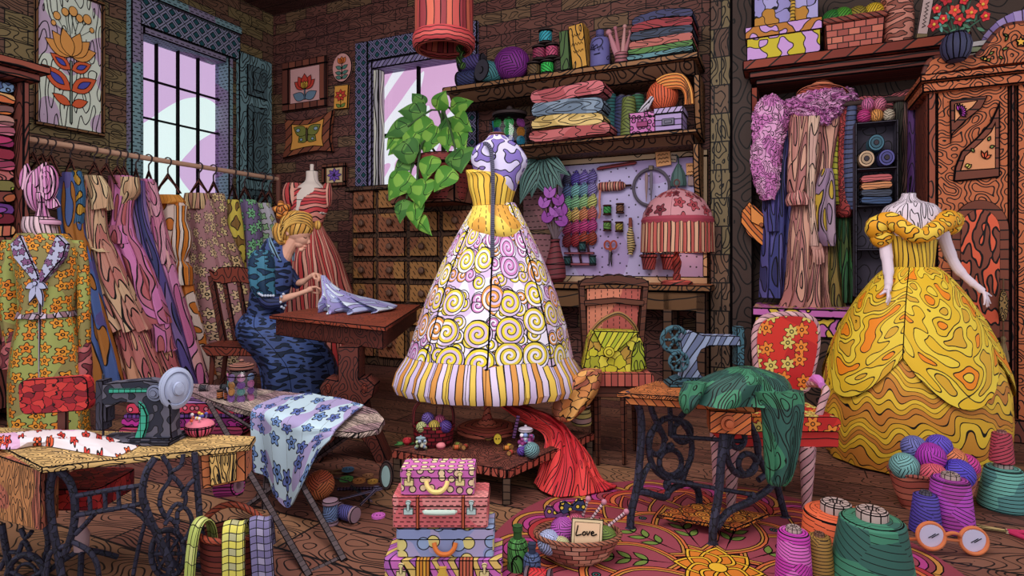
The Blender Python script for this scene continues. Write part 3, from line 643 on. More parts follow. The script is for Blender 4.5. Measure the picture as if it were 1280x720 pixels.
t = T('storage_box', 'lilac striped box with a dark label plate at the lower shelf end', 'box', px=838, wall='B', at=5.56, z=zS2); mb = MB(1.1); mb.box(-17, 17, -15, 24, 0, 22); t.part('body', mb, pat('waves', (176, 150, 200), (160, 132, 188), s=7, amp=1)); mb = MB(1.1); mb.box(-18.5, 18.5, -16, 25, 21, 29); t.part('lid', mb, pat('stripes', (186, 162, 208), s=6, amp=2, rot=.6)); mb = MB(.9); mb.box(-8, 8, -17, -14.5, 6, 15); mb.box(-5, 5, -17.6, -14.5, 8, 13); t.part('label_plate', mb, flat((110, 104, 124)))
kk = Yb(838, 5.6) / FOC
yarn_ball('orange yarn ball on top of the boxes at the lower shelf end', (224, 100, 66), px=828, py=None, wall='B', at=5.6, z=zS2 + 27.5 * kk, r=20)
t = T('yarn_skein', 'twisted yellow-orange yarn skein draped over the orange ball', 'yarn', px=846, wall='B', at=5.52, z=zS2 + 30 * kk, solo=True); mb = MB()
for j in range(4): mb.tube([(-24 + j, -2, 34 - j * 3), (-12, -4, 38 - j * 4), (6, -4, 36 - j * 4), (16 - j, -3, 20 - j * 2), (18 - j * 1.6, -2, 1)], 3.6, 8, sm=3)
t.one(mb, pat('stripes', (236, 160, 84), (226, 128, 70), s=4, amp=2))
t = T('ribbon_bundle', 'small white ribbon bundle on the pink dotted box', 'ribbon', px=808, wall='B', at=5.5, z=zS2 + 26.5 * Yb(808, 5.5) / FOC, solo=True); mb = MB(.6)
for j in range(4): mb.tube([(-8 + j * 3, -1, 1 + j), (0 + j * 2, -3, 8 + j * 2), (7 + j, 0, 16 + j)], [2.6, 3.4, 2], 8, sm=3)
t.one(mb, pat('stripes', (206, 196, 212), s=4, amp=2))
# jar of buttons at the near end of the lower shelf
BUT = [(60, 180, 80), (40, 160, 180), (230, 140, 50), (70, 70, 160), (210, 180, 60), (180, 70, 150), (220, 90, 80), (120, 90, 170)]
def glass_mat(c=(226, 232, 240), a=.94):
    key = ('glass', c, a)
    if key in MATS: return MATS[key]
    m, b, g = new_mat('clear_glass'); tr = g.n('ShaderNodeBsdfTransparent'); g.put(tr.inputs[0], lin(c)); gl = g.n('ShaderNodeBsdfGlossy'); gl.inputs['Roughness'].default_value = .08
    mx = g.n('ShaderNodeMixShader'); mx.inputs[0].default_value = 1 - a; g.nt.links.new(tr.outputs[0], mx.inputs[1]); g.nt.links.new(gl.outputs[0], mx.inputs[2]); g.nt.links.new(mx.outputs[0], g.nt.nodes['Material Output'].inputs[0]); MATS[key] = m; return m
def button_geo(mb, c, r, tf): 
    mb.lathe([(r, 0), (r, r * .35), (r * .75, r * .35), (r * .7, r * .22), (.05, r * .22)], 14, tf=Matrix.Translation(c) @ tf, lw=min(.7, r * .14)) 
def jar(label, px, py, r, h, seed, lidc, nb=24, br=4.6, **k):
    t = T('button_jar', label, 'jar', px, py, **k); rnd = random.Random(seed)
    mb = MB(.8); mb.lathe([(r * .9, 0), (r, h * .08), (r, h * .7), (r * .72, h * .84), (r * .72, h * .88)], 24, cap=False, rings=(0, 4)); t.part('glass', mb, glass_mat())
    mb = MB(.9); mb.lathe([(r * .8, h * .86), (r * .84, h * .9), (r * .84, h * .97), (r * .5, h * 1.02), (r * .2, h * 1.04)], 20); mb.ball((0, 0, h * 1.08), r * .16); t.part('lid', mb, lidc)
    return t, rnd
def jar_buttons(t, rnd, r, h, nb, br, label, group, cols):
    n = 0; z = br * .8
    base = t.loc.copy()
    while z < h * .7 and n < nb:
        m = max(3, int(2.4 * r / br / 2)); 
        for i in range(m):
            if n >= nb: break
            a = -PI + PI * (i + .5 + .5 * (int(z / br) % 2)) / m; rr = r * .8
            o = bpy.data.objects.new('button', None); 
            mb = MB(.6); M = Matrix.Rotation(-(a + PI / 2) * -1, 4, 'Z') @ Matrix.Rotation(PI / 2, 4, 'X') @ Matrix.Rotation(rnd.uniform(-.3, .3), 4, 'X')
            button_geo(mb, (0, 0, 0), br, M)
            for hx in (-.3, .3): mb.ball(tuple(M @ Vector((hx * br, 0, br * .25))), br * .14, n=6, m=4)
            me = mb.mesh('button', t.k, t.k); ci = rnd.randrange(len(cols)); b = link('button', me, [flat(cols[ci][0]), INK]); q = Vector((rr * math.cos(a), rr * math.sin(a), z)); q.rotate(Matrix.Rotation(t.rz, 3, 'Z')); b.location = base + q * t.k; b.rotation_euler = (0, 0, t.rz)
            props(b, label % cols[ci][1], 'button', group); n += 1
        z += br * 1.75
CB = [((70, 180, 90), 'green'), ((60, 160, 186), 'turquoise'), ((232, 150, 60), 'orange'), ((84, 84, 170), 'blue'), ((210, 180, 70), 'yellow'), ((180, 80, 160), 'purple')]
t, rn = jar('round glass button jar at the lower shelf end behind the patterned dress form', 637, None, 24, 44, 1, flat((66, 52, 54)), wall='B', at=5.55, z=zS2)
jar_buttons(t, rn, 24, 44, 16, 6.2, '%s button in the jar behind the patterned dress form', 'buttons in the shelf jar', CB)
# ------------------------------------------------------------------ pegboard, desk, lamp
def onP(px, py, d=5.9, **k): return dict(px=px, py=py, wall='B', at=d, **k)
m_peg = pat('dots', (188, 174, 218), (60, 48, 70), s=12, rr=.085, lw=.1, fill=(176, 152, 202), fs=120)
t = T('pegboard', 'pale lilac pegboard in a cream frame on the back wall', 'pegboard', **onP(786, 350, 5.91))
mb = MB(1.1); mb.box(-96, 92, 0, 5, 4, 152); t.part('board', mb, m_peg)
mb = MB(1.1); mb.box(-98, 94, -3, 6, 148, 156); mb.box(-98, 94, -3, 6, -5, 5); mb.box(-98, -93, -3, 6, 5, 148); mb.box(88, 94, -3, 6, 5, 148); t.part('frame', mb, pat('contour', (206, 172, 140), s=30, k=2))
SKC = [[(64, 62, 92), (84, 66, 160), (120, 98, 176), (108, 92, 160)], [(86, 104, 150), (120, 176, 178), (110, 150, 170), (134, 120, 180)], [(110, 170, 130), (132, 184, 140), (150, 190, 130), (190, 190, 110)], [(196, 184, 96), (222, 180, 110), (214, 132, 92), (190, 96, 96)], [(190, 70, 120), (196, 70, 128), (200, 64, 132), (184, 60, 128)], [(140, 44, 56), (170, 50, 62), (160, 64, 44), (150, 60, 44)]]
RN = ['violet and blue', 'teal', 'green', 'yellow and coral', 'magenta', 'crimson and rust']; CN = ['first', 'second', 'third', 'last']
for i in range(6):
    for j in range(4):
        t = T('yarn_skein', '%s yarn skein from the window side in the %s row on the pegboard' % (CN[j], RN[i]), 'yarn', px=709 + j * 10.4, wall='B', at=5.87, z=Zat(225 + i * 15.2 - j * 1.0, Yb(709 + j * 10.4, 5.87)), group='yarn skeins on the pegboard', solo=True)
        M = rot('Y', 12 - 6 * (i % 2)); mb = MB(0)
        mb.lathe([(2.4, -8.5), (5.4, -5), (6.4, 0), (5.4, 5), (2.4, 8.5)], 12, sy=.6, tf=M); mb.tube([(-2, -2, 8), (0, -2, 10.5), (2, -2, 8)], 1.1, 6, sm=2, tf=M)
        t.one(mb, pat('stripes', SKC[i][j], s=2.6, amp=2, rot=.9, lw=.9))
t = T('knitting_rod', 'dark red turned rod at the top of the pegboard', 'rod', solo=True, **onP(770, 208, 5.88)); mb = MB(.8); mb.tube([(-24, 0, -2), (-20, 0, -1), (0, 0, 1), (22, 0, 3), (25, 0, 3)], [1.6, 2.6, 2.4, 2.6, 1.6], 10); t.one(mb, pat('stripes', (140, 56, 60), s=4, amp=2))
t = T('twine_roll', 'striped twine roll with a dangling end on the pegboard', 'twine', **onP(764, 233, 5.87)); mb = MB(.9); M = Matrix.Rotation(PI / 2, 4, 'Y') @ Matrix.Translation((0, 0, -16)); mb.lathe([(4.5, 0), (6, 3), (6, 26), (5, 31), (2, 34)], 16, tf=M, rings=(1, 3)); t.part('wound_twine', mb, pat('waves', (206, 150, 130), (176, 96, 90), s=3.4, amp=1)); mb = MB(0); mb.tube([(-13, -3, -4), (-14, -3, -20), (-13, -3, -32), (-15, -3, -40)], 1.4, 6, sm=3); t.part('loose_end', mb, flat((190, 120, 110))); mb = MB(.6); mb.tube([(17, 0, 0), (25, 0, 0)], 1.6, 8); t.part('pin', mb, flat((120, 66, 60)))
for px, py, c, nm in ((759, 269, (60, 140, 70), 'green thread spool on the pegboard beside the brown one'), (775, 267, (120, 78, 56), 'brown thread spool on the pegboard'), (759, 289, (104, 144, 70), 'moss green thread spool on the pegboard above the scissors'), (774, 290, (160, 140, 60), 'mustard thread spool on the pegboard beside the moss green one')):
    t = T('thread_spool', nm, 'spool', group='thread spools on the pegboard', **onP(px, py, 5.86)); spool_parts(t, 5.4, 13, yarn_mat(c), flat((110, 62, 54)), tf=Matrix.Translation((0, 0, 0)))
def scissors(label, px, py, L, ang_, hc, bc, flatz=False, open_=12, **k):
    t = T('scissors', label, 'scissors', px, py, **k); base = (Matrix.Rotation(PI / 2, 4, 'X').inverted() if flatz else Matrix()) 
    for sg, y in ((1, -1.2), (-1, 0.4)):
        M = base @ rot('Y', ang_ + sg * open_); mb = MB(.6); mb.prism([(-L * .05, 0), (L * .05, 0), (L * .045, L * .3), (0, L * .6), (-L * .03, L * .3)], y, y + 1.4, tf=M); t.part('blade', mb, flat(bc))
        mb = MB(0); cx = -sg * L * .0 + sg * L * -.10; mb.tube([(cx + L * .11 * math.cos(a), y + .7, -L * .24 + L * .15 * math.sin(a)) for a in [2 * PI * i / 14 for i in range(14)]], L * .032, 8, closed=True, tf=M); mb.tube([(0, y + .7, 0), (cx * .5, y + .7, -L * .1)], L * .04, 8, tf=M); t.part('handle', mb, flat(hc))
    mb = MB(.4); mb.lathe([(L * .03, -2), (L * .03, 2)], 10, tf=base @ Matrix.Rotation(PI / 2, 4, 'X')); t.part('pivot', mb, flat((190, 180, 150))); return t
scissors('rust-handled scissors hanging points down on the pegboard', 763, 314, 34, 180, (176, 74, 50), (96, 84, 100), open_=5, **{k: v for k, v in onP(0, 0, 5.86).items() if k not in ('px', 'py')})
t = T('twine_bobbin', 'tall stick bobbin wound with beige twine on the pegboard', 'bobbin', **onP(788, 318, 5.87)); mb = MB(.8); mb.tube([(0, 0, 33), (0, 0, 46)], [2.6, 3, 2], 10); t.part('stick', mb, flat((134, 66, 56))); mb = MB(0); mb.tube([(0, 0, 0), (1, 0, 12), (0, 0, 22), (0, 0, 34)], [3, 5, 4.4, 2.6], 12, sm=3); t.part('wound_twine', mb, pat('waves', (206, 176, 120), s=3.2, amp=3))
t = T('embroidery_hoop', 'round grey embroidery hoop on the pegboard', 'hoop', **onP(814, 234, 5.88)); mb = MB(0); mb.tube([(22.5 * math.cos(a), 0, 23 * math.sin(a)) for a in [2 * PI * i / 32 for i in range(32)]], 2, 8, closed=True); t.part('ring', mb, flat((88, 78, 90))); mb = MB(.6); mb.box(-3, 3, -3, 2, 21, 27); t.part('clasp', mb, flat((120, 104, 90)))
for x, L, c, nm in ((808, 36, (150, 120, 120), 'rosy knitting needle behind the hoop'), (814, 38, (110, 100, 116), 'grey knitting needle across the hoop')):
    t = T('knitting_needle', nm, 'needle', group='needles on the hoop', solo=True, **onP(x, 252, 5.84)); mb = MB(.6); mb.tube([(0, 0, 0), (0, 0, L * .5), (0, 0, L - 4), (0, 0, L)], [.5, 1.8, 2, 1.2], 8); t.one(mb, flat(c))
def note(label, px, py, w_, h_, c, tilt, lines=3, y=5.865):
    t = T('paper_note', label, 'note', group='paper notes on the pegboard', **onP(px, py, y)); M = rot('Y', tilt); mb = MB(.8); mb.box(-w_ / 2, w_ / 2, 0, .8, -h_ / 2, h_ / 2, tf=M); t.part('paper', mb, flat(c)); mb = MB(0)
    for i in range(lines): mb.tube([(-w_ * .34 + w_ * .68 * j / 6, -.4, h_ * .26 - h_ * .5 * i / max(1, lines - 1) * 1 + (.8 if j % 2 else -.8)) for j in range(7)], .45, 4, tf=M)
    t.part('handwriting', mb, INK)
note('orange written note pinned at the top of the pegboard', 829, 198, 19, 19, (232, 164, 112), -5)
note('orange tag above the grey tag near the pegboard corner', 864, 211, 13, 15, (214, 150, 100), -2, 2)
note('grey beige tag under the orange tag', 867, 224, 14, 16, (160, 130, 130), 3, 1, 5.88)
note('small pale paper corner behind the orange note', 842, 197, 8, 11, (206, 180, 160), 8, 2, 5.885)
t = T('yarn_tassel', 'dark teal tassel hanging on the pegboard beside the orange note', 'tassel', **onP(848, 233, 5.86)); mb = MB(.8); mb.lathe([(9, 0), (10, 3), (8, 16), (4, 24), (2, 28)], 16, wob=lambda th, q: 1 + .06 * math.cos(th * 6), every=2, sy=.6, lw=.6); t.part('strands', mb, flat((78, 104, 102))); mb = MB(0); mb.tube([(0, 0, 27), (0, 0, 36), (-3, 2, 40)], 1, 6); t.part('cord', mb, flat((60, 80, 80)))
# spool rack at the foot of the pegboard
t = T('spool_rack', 'small ladder-like red spool rack on the pegboard', 'rack', **onP(725, 331, 5.87)); mb = MB(.7)
for x in (-10, 2, 14): mb.tube([(x, 0, 0), (x - 5, 0, 26)], 1.5, 8)
t.part('post', mb, flat((150, 78, 92))); mb = MB(.7); mb.box(-20, 18, -2, 1, 13, 16); mb.box(-20, 20, -2, 1, -1, 2.4); t.part('rail', mb, flat((160, 84, 98)))
for px, py, nm in ((728, 314, 'dark teal spool on the top rail of the red rack'), (709, 332, 'dark teal spool on the lower rail of the red rack, by the skeins'), (741, 331, 'dark teal spool on the lower rail of the red rack, by the scissors')):
    q = T('thread_spool', nm, 'spool', group='spools on the red rack', **onP(px, py, 5.83)); spool_parts(q, 4.6, 12, yarn_mat((48, 84, 88)), flat((40, 58, 64)))
for px, nm in ((811, 'maroon pencil pot on the desk below the hoop'), (836, 'maroon pencil pot on the desk by the lamp foot')):
    t = T('pencil_pot', nm, 'pot', group='maroon pencil pots', **onP(px, 337, 5.84)); mb = MB(1); mb.lathe([(7.5, 0), (9.5, 15), (10.5, 15.5), (10.5, 19), (9, 19), (7, 3)], 18); t.part('pot', mb, pat('stripes', (148, 66, 72), s=4, amp=1, rot=.5))
    t2 = T('pencil_bunch', 'dark pencils standing in the ' + nm.split(' on')[0] + (' below the hoop' if px < 820 else ' by the lamp foot'), 'pencils', group='pencils in maroon pots', solo=True, **onP(px, 334, 5.84)); mb = MB(.5)
    for i in range(5): mb.tube([((i - 2) * 2.2, -1, 4), ((i - 2) * 3.8, -1 + i % 2 * 2, 26 + (i * 3) % 6)], 1.5, 6)
    t2.one(mb, flat((96, 84, 92)))
# desk under the pegboard
VD = 5.42; zd = Zat(357, Yb(888, VD)); du0, du1 = upx(640, VD), upx(889, VD)
t = RT('work_desk', 'long brown desk along the back wall under the pegboard', 'desk', (du0 + du1) / 2, 5.7); mb = MB(1.1); t.b(mb, du0, du1, VD, 5.9, zd - .06, zd); t.part('top', mb, pat('contour', (128, 84, 52), s=18, k=6, seed=3))
mb = MB(1.1); t.b(mb, du0 + .05, du1 - .05, VD + .04, VD + .09, zd - .24, zd - .06); t.part('apron', mb, pat('waves', (106, 72, 46), s=12, amp=12))
for u in (upx(827, VD), du1 - .14, du0 + .1):
    for v in (VD + .04, 5.78): mb = MB(1); t.b(mb, u, u + .09, v, v + .09, 0, zd - .06); t.part('leg', mb, pat('waves', (88, 60, 46), s=9, amp=5))
# table lamp
t = T('table_lamp', 'red table lamp with a flowered dome shade and long fringe', 'lamp', px=846, wall='B', at=5.56, z=zd); mb = MB(1); mb.lathe([(20, 0), (20, 3), (16, 5), (5, 6), (5, 12), (3.5, 14), (5.5, 22), (6, 28), (4, 34), (2.6, 38), (4, 40), (4, 44), (2, 46), (2, 70)], 20); t.part('base', mb, pat('stripes', (150, 62, 58), s=5, amp=3, rot=.6))
q = MB(1.1); sc = lambda th, tt: 1 + .03 * abs(math.cos(th * 4)); q.lathe([(43, 80), (41, 90), (33, 104), (20, 114), (8, 119), (2, 120)], 32, wob=sc, cap=False, rings=(0,), thick=1, every=8); t.part('lamp_shade', q, pat('flowers', (206, 140, 150), (124, 48, 60), (176, 74, 84), s=20, rr=.34, n=5))
q = MB(1.1); q.lathe([(44, 75), (45, 80), (43, 84)], 32, wob=lambda th, tt: 1 + .02 * math.cos(th * 8), cap=False, rings=(0, 2), thick=1); t.part('trim_band', q, flat((168, 66, 84)))
q = MB(.9); q.lathe([(45, 40), (44.5, 55), (44, 77)], 48, wob=lambda th, tt: 1 + .02 * math.cos(th * 24) + .02 * math.cos(th * 8), off=lambda tt: (0, 0), cap=False, every=2, thick=.8); t.part('fringe', q, pat('stripes', (226, 170, 140), (196, 92, 84), s=5, amp=2))
q = MB(0); q.tube([(3.5 * math.cos(a), 0, 127 + 4 * math.sin(a)) for a in [2 * PI * i / 12 for i in range(12)]], 1, 6, closed=True); q.tube([(0, 0, 120), (0, 0, 124)], 1.4, 6); t.part('finial', q, flat((96, 60, 62)))
q = MB(); q.ball((0, 0, 74), 9); t.part('bulb', q, flat((240, 220, 190)))
l = bpy.data.lights.new('lamp_glow', 'POINT'); l.energy = 6; l.color = (1, .75, .55); l.shadow_soft_size = .05; lo = bpy.data.objects.new('lamp_glow', l); COL.objects.link(lo); lo.location = t.loc + Vector((0, 0, 58 * t.k))
# written sheets, dried bunch and tulip vase between dress form and pegboard
m_sheet = pat('dashes', (150, 100, 108), s=6, sy=7, lw=1.1, fill=(130, 92, 96), fs=50)
for px, py, w_, h_, nm in ((664, 338, 46, 46, 'purple written sheet on the brick wall, lowest of three behind the tulips'), (660, 288, 50, 44, 'purple written sheet on the brick wall, middle of three'), (672, 243, 36, 40, 'purple written sheet on the brick wall, uppermost, under the dried leaves')):
    t = T('written_sheet', nm, 'paper', solo=True, group='written sheets on the wall', **onP(px, py, 5.925)); mb = MB(.9); mb.box(-w_ / 2, w_ / 2, 0, 1.2, 0, h_, tf=rot('Y', (px % 5) - 2)); t.one(mb, m_sheet)
t = T('dried_leaf_bunch', 'grey-green dried leaves hanging upside down under the shelf', 'leaves', **onP(672, 200, 5.75)); rnd = random.Random(5)
for i, (x, z, L, W, a) in enumerate([(0, 0, 34, 9, 215), (0, 0, 36, 9, 235), (4, 0, 48, 11, 262), (8, 0, 44, 10, 285), (10, 0, 46, 10, 305), (12, 0, 40, 9, 325), (2, -6, 52, 11, 250), (12, -8, 44, 12, 290), (6, -16, 40, 11, 300), (-6, 0, 26, 8, 200)]): mb = MB(); leaf3(mb, (x, -i * .8, z), L, W, a, .05); t.part('leaf', mb, pat('stripes', (98, 132, 126), (84, 114, 112), s=4, amp=4))
mb = MB(0); mb.tube([(4, 0, -2), (5, 2, 14), (5, 4, 22)], 1.6, 6); t.part('stem', mb, flat((70, 80, 74)))
t = T('tulip_vase', 'tall dark red vase on the desk beside the pegboard', 'vase', px=694, wall='B', at=5.6, z=zd); mb = MB(1); mb.lathe([(9, 0), (13, 6), (12, 22), (7, 40), (5, 50), (6, 54), (4, 54)], 18, rings=(2, 4)); t.part('vase', mb, pat('waves', (116, 50, 58), s=7, amp=6))
mb = MB(0)
TU = [(-15, 96, 30), (-6, 108, 10), (8, 98, -20), (14, 86, -40), (2, 84, 0), (16, 74, -60), (-12, 78, 40)]
for x, z, a in TU: mb.tube([(0, 0, 50), (x * .4, -2, 50 + (z - 50) * .5), (x, -3, z)], 1.2, 6, sm=3)
t.part('stem', mb, flat((104, 84, 92)))
for x, z, a in TU:
    mb = MB(.6)
    for d in (-26, 0, 26): mb.prism(leafpts(x, z - 4, 17, 4.2, 90 - a * .7 + d), -5 - abs(d) / 26, -3 - abs(d) / 26)
    t.part('flower', mb, flat((148, 70, 160) if z % 4 else (170, 96, 184)))
# ------------------------------------------------------------------ pictures
def petals(mb, cx, cz, n, L, W, a0=90, span=360, y=-1.6, mi=0, r0=0):
    for i in range(n):
        a = a0 + span * (i / n if span == 360 else i / max(1, n - 1) - .5); ar = math.radians(a); mb.decal(leafpts(cx + r0 * math.cos(ar), cz + r0 * math.sin(ar), L, W, a), y - i * .02, mi=mi)
def frame(t, w_, h_, b, fm, pm, d=4, tf=None):
    mb = MB(1.1)
    for x0, x1, z0, z1 in ((-w_, w_, h_ - b, h_), (-w_, w_, -h_, -h_ + b), (-w_, -w_ + b, -h_ + b, h_ - b), (w_ - b, w_, -h_ + b, h_ - b)): mb.box(x0, x1, -d, 0, z0, z1, tf=tf)
    t.part('frame', mb, fm); mb = MB(.8); mb.box(-w_ + b, w_ - b, -1, 0, -h_ + b, h_ - b, tf=tf); t.part('canvas', mb, pm)
m_fr = pat('stripes', (138, 76, 60), (112, 60, 50), s=9, amp=2); OR, RD, YL, TL, GN = flat((226, 120, 60)), flat((206, 66, 54)), flat((236, 182, 76)), flat((112, 136, 160)), flat((108, 134, 66))
t = T('framed_picture', 'square brown-framed picture of an orange lotus flower', 'picture', **onP(382, 106, 5.93)); frame(t, 28, 31, 9, m_fr, flat((226, 170, 170)))
mb = MB(.7); mb.decal(leafpts(0, -18, 17, 6, 28), -1.6, mi=1); mb.decal(leafpts(0, -18, 17, 6, 152), -1.6, mi=1); mb.decal([(-1, -19), (1, -19), (1, -4), (-1, -4)], -1.7, mi=1)
for a, L in ((40, 17), (140, 17), (65, 19), (115, 19), (90, 20)): mb.decal(leafpts(0, -6, L, 5, a), -1.8 - L * .01, mi=0)
for a in (70, 90, 110): mb.decal(leafpts(0, -6, 11, 3, a), -2.3, mi=2)
t.part('artwork', mb, [RD, TL, YL])
t = T('oval_plaque', 'small pink oval plaque with a flower and leaves', 'plaque', **onP(429, 85, 5.93)); mb = MB(1); mb.prism(ell(0, 0, 12.5, 18.5), -2.5, 0); t.part('plaque', mb, flat((222, 160, 156))); mb = MB(.6); mb.decal([(-.6, -15), (.6, -15), (.6, 4), (-.6, 4)], -2.7, mi=1)
for z, a in ((-2, 30), (-2, 150), (-8, 20), (-8, 160), (-14, 25), (-14, 155)): mb.decal(leafpts(0, z, 9, 2.6, a), -2.8, mi=1)
for a in (60, 90, 120): mb.decal(leafpts(0, 4, 10, 3, a), -2.9, mi=0)
t.part('artwork', mb, [OR, flat((86, 128, 118))])
t = T('canvas_picture', 'small yellow panel with a red flower under the oval plaque', 'picture', **onP(428, 122, 5.93)); mb = MB(1); mb.box(-9, 9, -3, 0, -15, 15, tf=rot('Y', 3)); t.part('panel', mb, flat((230, 160, 74))); mb = MB(.5); mb.decal([(-.5, -13), (.5, -13), (.5, 0), (-.5, 0)], -3.1, mi=1); mb.decal(leafpts(0, -13, 8, 2.4, 40), -3.2, mi=1); mb.decal(leafpts(0, -13, 8, 2.4, 140), -3.2, mi=1); petals(mb, 0, 2, 7, 8, 2.4, y=-3.3); mb.decal(ell(0, 2, 2, 2, 10), -3.6, mi=2); t.part('artwork', mb, [RD, GN, YL])
t = T('butterfly_cushion', 'square brown-edged wall cushion with a green butterfly', 'cushion', **onP(388, 170, 5.92)); o = [(-30, 24), (-15, 21), (0, 20), (15, 22), (31, 28), (28, 10), (27, -8), (30, -24), (12, -21), (-6, -22), (-33, -26), (-29, -8), (-29, 8)]
mb = MB(1.1); mb.prism(o, -5, 0); t.part('border', mb, pat('stripes', (150, 84, 58), (126, 66, 50), s=8, amp=2, rot=.8)); mb = MB(.9); mb.decal([(p[0] * .68, p[1] * .68) for p in o], -5.4); t.part('panel', mb, flat((230, 160, 76))); mb = MB(.7)
for s_ in (1, -1): mb.decal(leafpts(0, 1, 20, 7, 90 - s_ * 58), -5.8, mi=0); mb.decal(leafpts(0, 0, 14, 6, 90 - s_ * 125), -5.7, mi=0); mb.decal(ell(s_ * 11, 7, 3, 2.6, 10), -6.2, mi=1); mb.decal(ell(s_ * 7, -5, 2.2, 2.2, 10), -6.2, mi=1)
mb.decal(ell(0, 1, 1.6, 9, 12), -6.3, mi=2); t.part('artwork', mb, [flat((126, 128, 60)), flat((150, 172, 190)), flat((90, 70, 50))])
t = T('framed_picture', 'small brown-framed picture of a purple star flower', 'picture', **onP(419, 219, 5.93)); frame(t, 15.5, 14.5, 5, pat('stripes', (122, 70, 54), s=7, amp=2), flat((226, 196, 156))); mb = MB(.6); petals(mb, 0, 0, 8, 9.5, 2.4); mb.decal(ell(0, 0, 1.8, 1.8, 8), -2.2, mi=1); t.part('artwork', mb, [flat((130, 92, 190)), flat((50, 40, 70))])
# tall flower panel on the side wall
t = T('framed_picture', 'tall narrow framed panel of a big orange flower on the side wall', 'picture', px=88, py=76, wall='L', at=UL + .03); t.fx = 1; M = Matrix()
frame(t, 44, 88, 4.5, pat('stripes', (122, 84, 56), s=12, amp=2, rot=.5), pat('contour', (226, 232, 218), s=12, sy=44, k=4, fill=(206, 178, 206), fs=50))
for q in t.root.children: pass
mb = MB(.9); sx = 1.0; B = 8
mb.decal([(-2, -78), (2, -78), (2, 0), (-2, 0)], -1.6, mi=3)
for z, L, W, a in ((-38, 40, 10, 34), (-38, 44, 11, 146), (-12, 30, 8, 28), (-12, 30, 8, 150), (-56, 24, 6, 24), (-56, 26, 6, 156)):
    mb.decal(leafpts(0, z, L, W, a), -1.8, mi=1)
    if W > 7: ar = math.radians(a); mb.decal(leafpts(L * .22 * math.cos(ar), z + L * .22 * math.sin(ar), L * .56, W * .45, a), -2.0, mi=2)
for i, a in enumerate((25, 155, 48, 132, 72, 108)): mb.decal(leafpts(0, 4, 36, 9, a), -2.2 - i * .05, mi=0)
for x, z, r in ((-22, 40, 3.5), (-18, 50, 5), (-8, 58, 5), (2, 62, 6), (10, 56, 5), (20, 58, 6), (26, 46, 3.5)):
    mb.decal([(x * .45 - .5, 34), (x * .45 + .5, 34), (x + .5, z), (x - .5, z)], -1.7, mi=3, lw=.3); mb.decal(ell(x, z, r, r * 1.1, 12), -2.6, mi=4)
t.part('artwork', mb, [flat((232, 158, 84)), flat((222, 96, 58)), flat((82, 84, 180)), flat((120, 130, 120)), flat((238, 170, 96))])
# ------------------------------------------------------------------ cloth shapes drawn as silhouettes with folds
def interp(rows, n):
    """rows (y, xl, xr[, th]) -> n smooth rows"""
    rows = [tuple(r) + (None,) * (4 - len(r)) for r in rows]; P = [Vector((r[0], r[1], r[2])) for r in rows]; k = max(2, int(n / (len(rows) - 1)))
    return smooth_pts(P, k)
def drape(mb, rows, px, py, th=8, nf=7, amp=.12, n=42, nr=24, every=0, y0=0, seed=1, hang=0.0, lw=.8, rings=(0, -1), wave=0, flare=.35, cap=True, amin=.2):
    rnd = random.Random(seed); ph = rnd.random() * 6; pts = interp(rows, nr); out = []; N = len(pts)
    for i, p in enumerate(pts):
        t = i / (N - 1); xc, hw = (p.y + p.z) / 2 - px, max(.6, (p.z - p.y) / 2); tt = th * (1 + flare * t) ; row = []
        for j in range(n):
            a = 2 * PI * j / n + PI / 2; f = math.cos(nf * a + ph + 2.2 * t) * amp * (amin + t)
            z = py - p.x + (wave * math.cos(nf * a + ph + 2) if i == N - 1 else 0)
            row.append((xc + hw * math.cos(a) * (1 + f * .25), y0 + min(tt, hw) * (math.sin(a) + f * 2.0 * (1 if hw > tt * .7 else .4)), z))
        out.append(row)
    if out[0][0][2] < out[-1][0][2]: out = out[::-1]
    return mb.grid(out, True, cap, lw=lw, rings=rings, every=every, deg=60)
m_hang = pat('contour', (112, 62, 52), s=18, k=3, lw=1)
def hanger(label, px, Y, z, w_=34, tilt=0, group='wooden hangers on the garment rack'):
    t = T('clothes_hanger', label, 'hanger', px, None, Y=Y, z=z, group=group, k=1); M = rot('Y', tilt)
    mb = MB(0); mb.tube([(-4, 0, -2), (-4, 0, 3), (0, 0, 5), (4, 0, 2), (3, 0, -4), (0, 0, -8), (0, 0, -15)], .9, 6, sm=4, tf=M); t.part('hook', mb, flat((60, 46, 50)))
    mb = MB(.9); h = w_ / 2; o = [(-h, -40), (-h * .5, -27), (0, -14), (h * .5, -27), (h, -40), (h - 4, -40), (h * .5, -31), (0, -21), (-h * .5, -31), (-h + 4, -40)]
    mb.prism(o, -2, 2, tf=M); t.part('shoulder_bar', mb, m_hang); return t
# ------------------------------------------------------------------ tall fabric cabinet at the side wall
UC = -5.45; k_ = FOC; va, vb = vpx(-70, UC), vpx(38, UC); ztc = Zat(84, Yl(38, UC)); t = RT('fabric_cabinet', 'tall brown open cabinet full of folded patterned fabrics', 'cabinet', UC - .3, (va + vb) / 2)
m_cabl = wood((132, 70, 62), 14, 6, 4)
mb = MB(1.2); t.b(mb, UL + .02, UC, vb - .05, vb, 0, ztc - .12); t.part('side_panel', mb, m_cabl); mb = MB(1.2); t.b(mb, UL + .02, UC, va, va + .05, 0, ztc - .12); t.part('side_panel', mb, m_cabl)
mb = MB(1.2); t.b(mb, UL + .02, UC + .05, va - .05, vb + .05, ztc - .12, ztc - .05); t.b(mb, UL + .02, UC + .1, va - .1, vb + .1, ztc - .05, ztc + .02); t.part('cornice', mb, pat('waves', (150, 78, 62), (120, 60, 54), s=6, amp=3))
mb = MB(1.0); t.b(mb, UL + .02, UC - .3, va + .05, vb - .05, 0, ztc - .12); t.part('back_panel', mb, m_cabl)
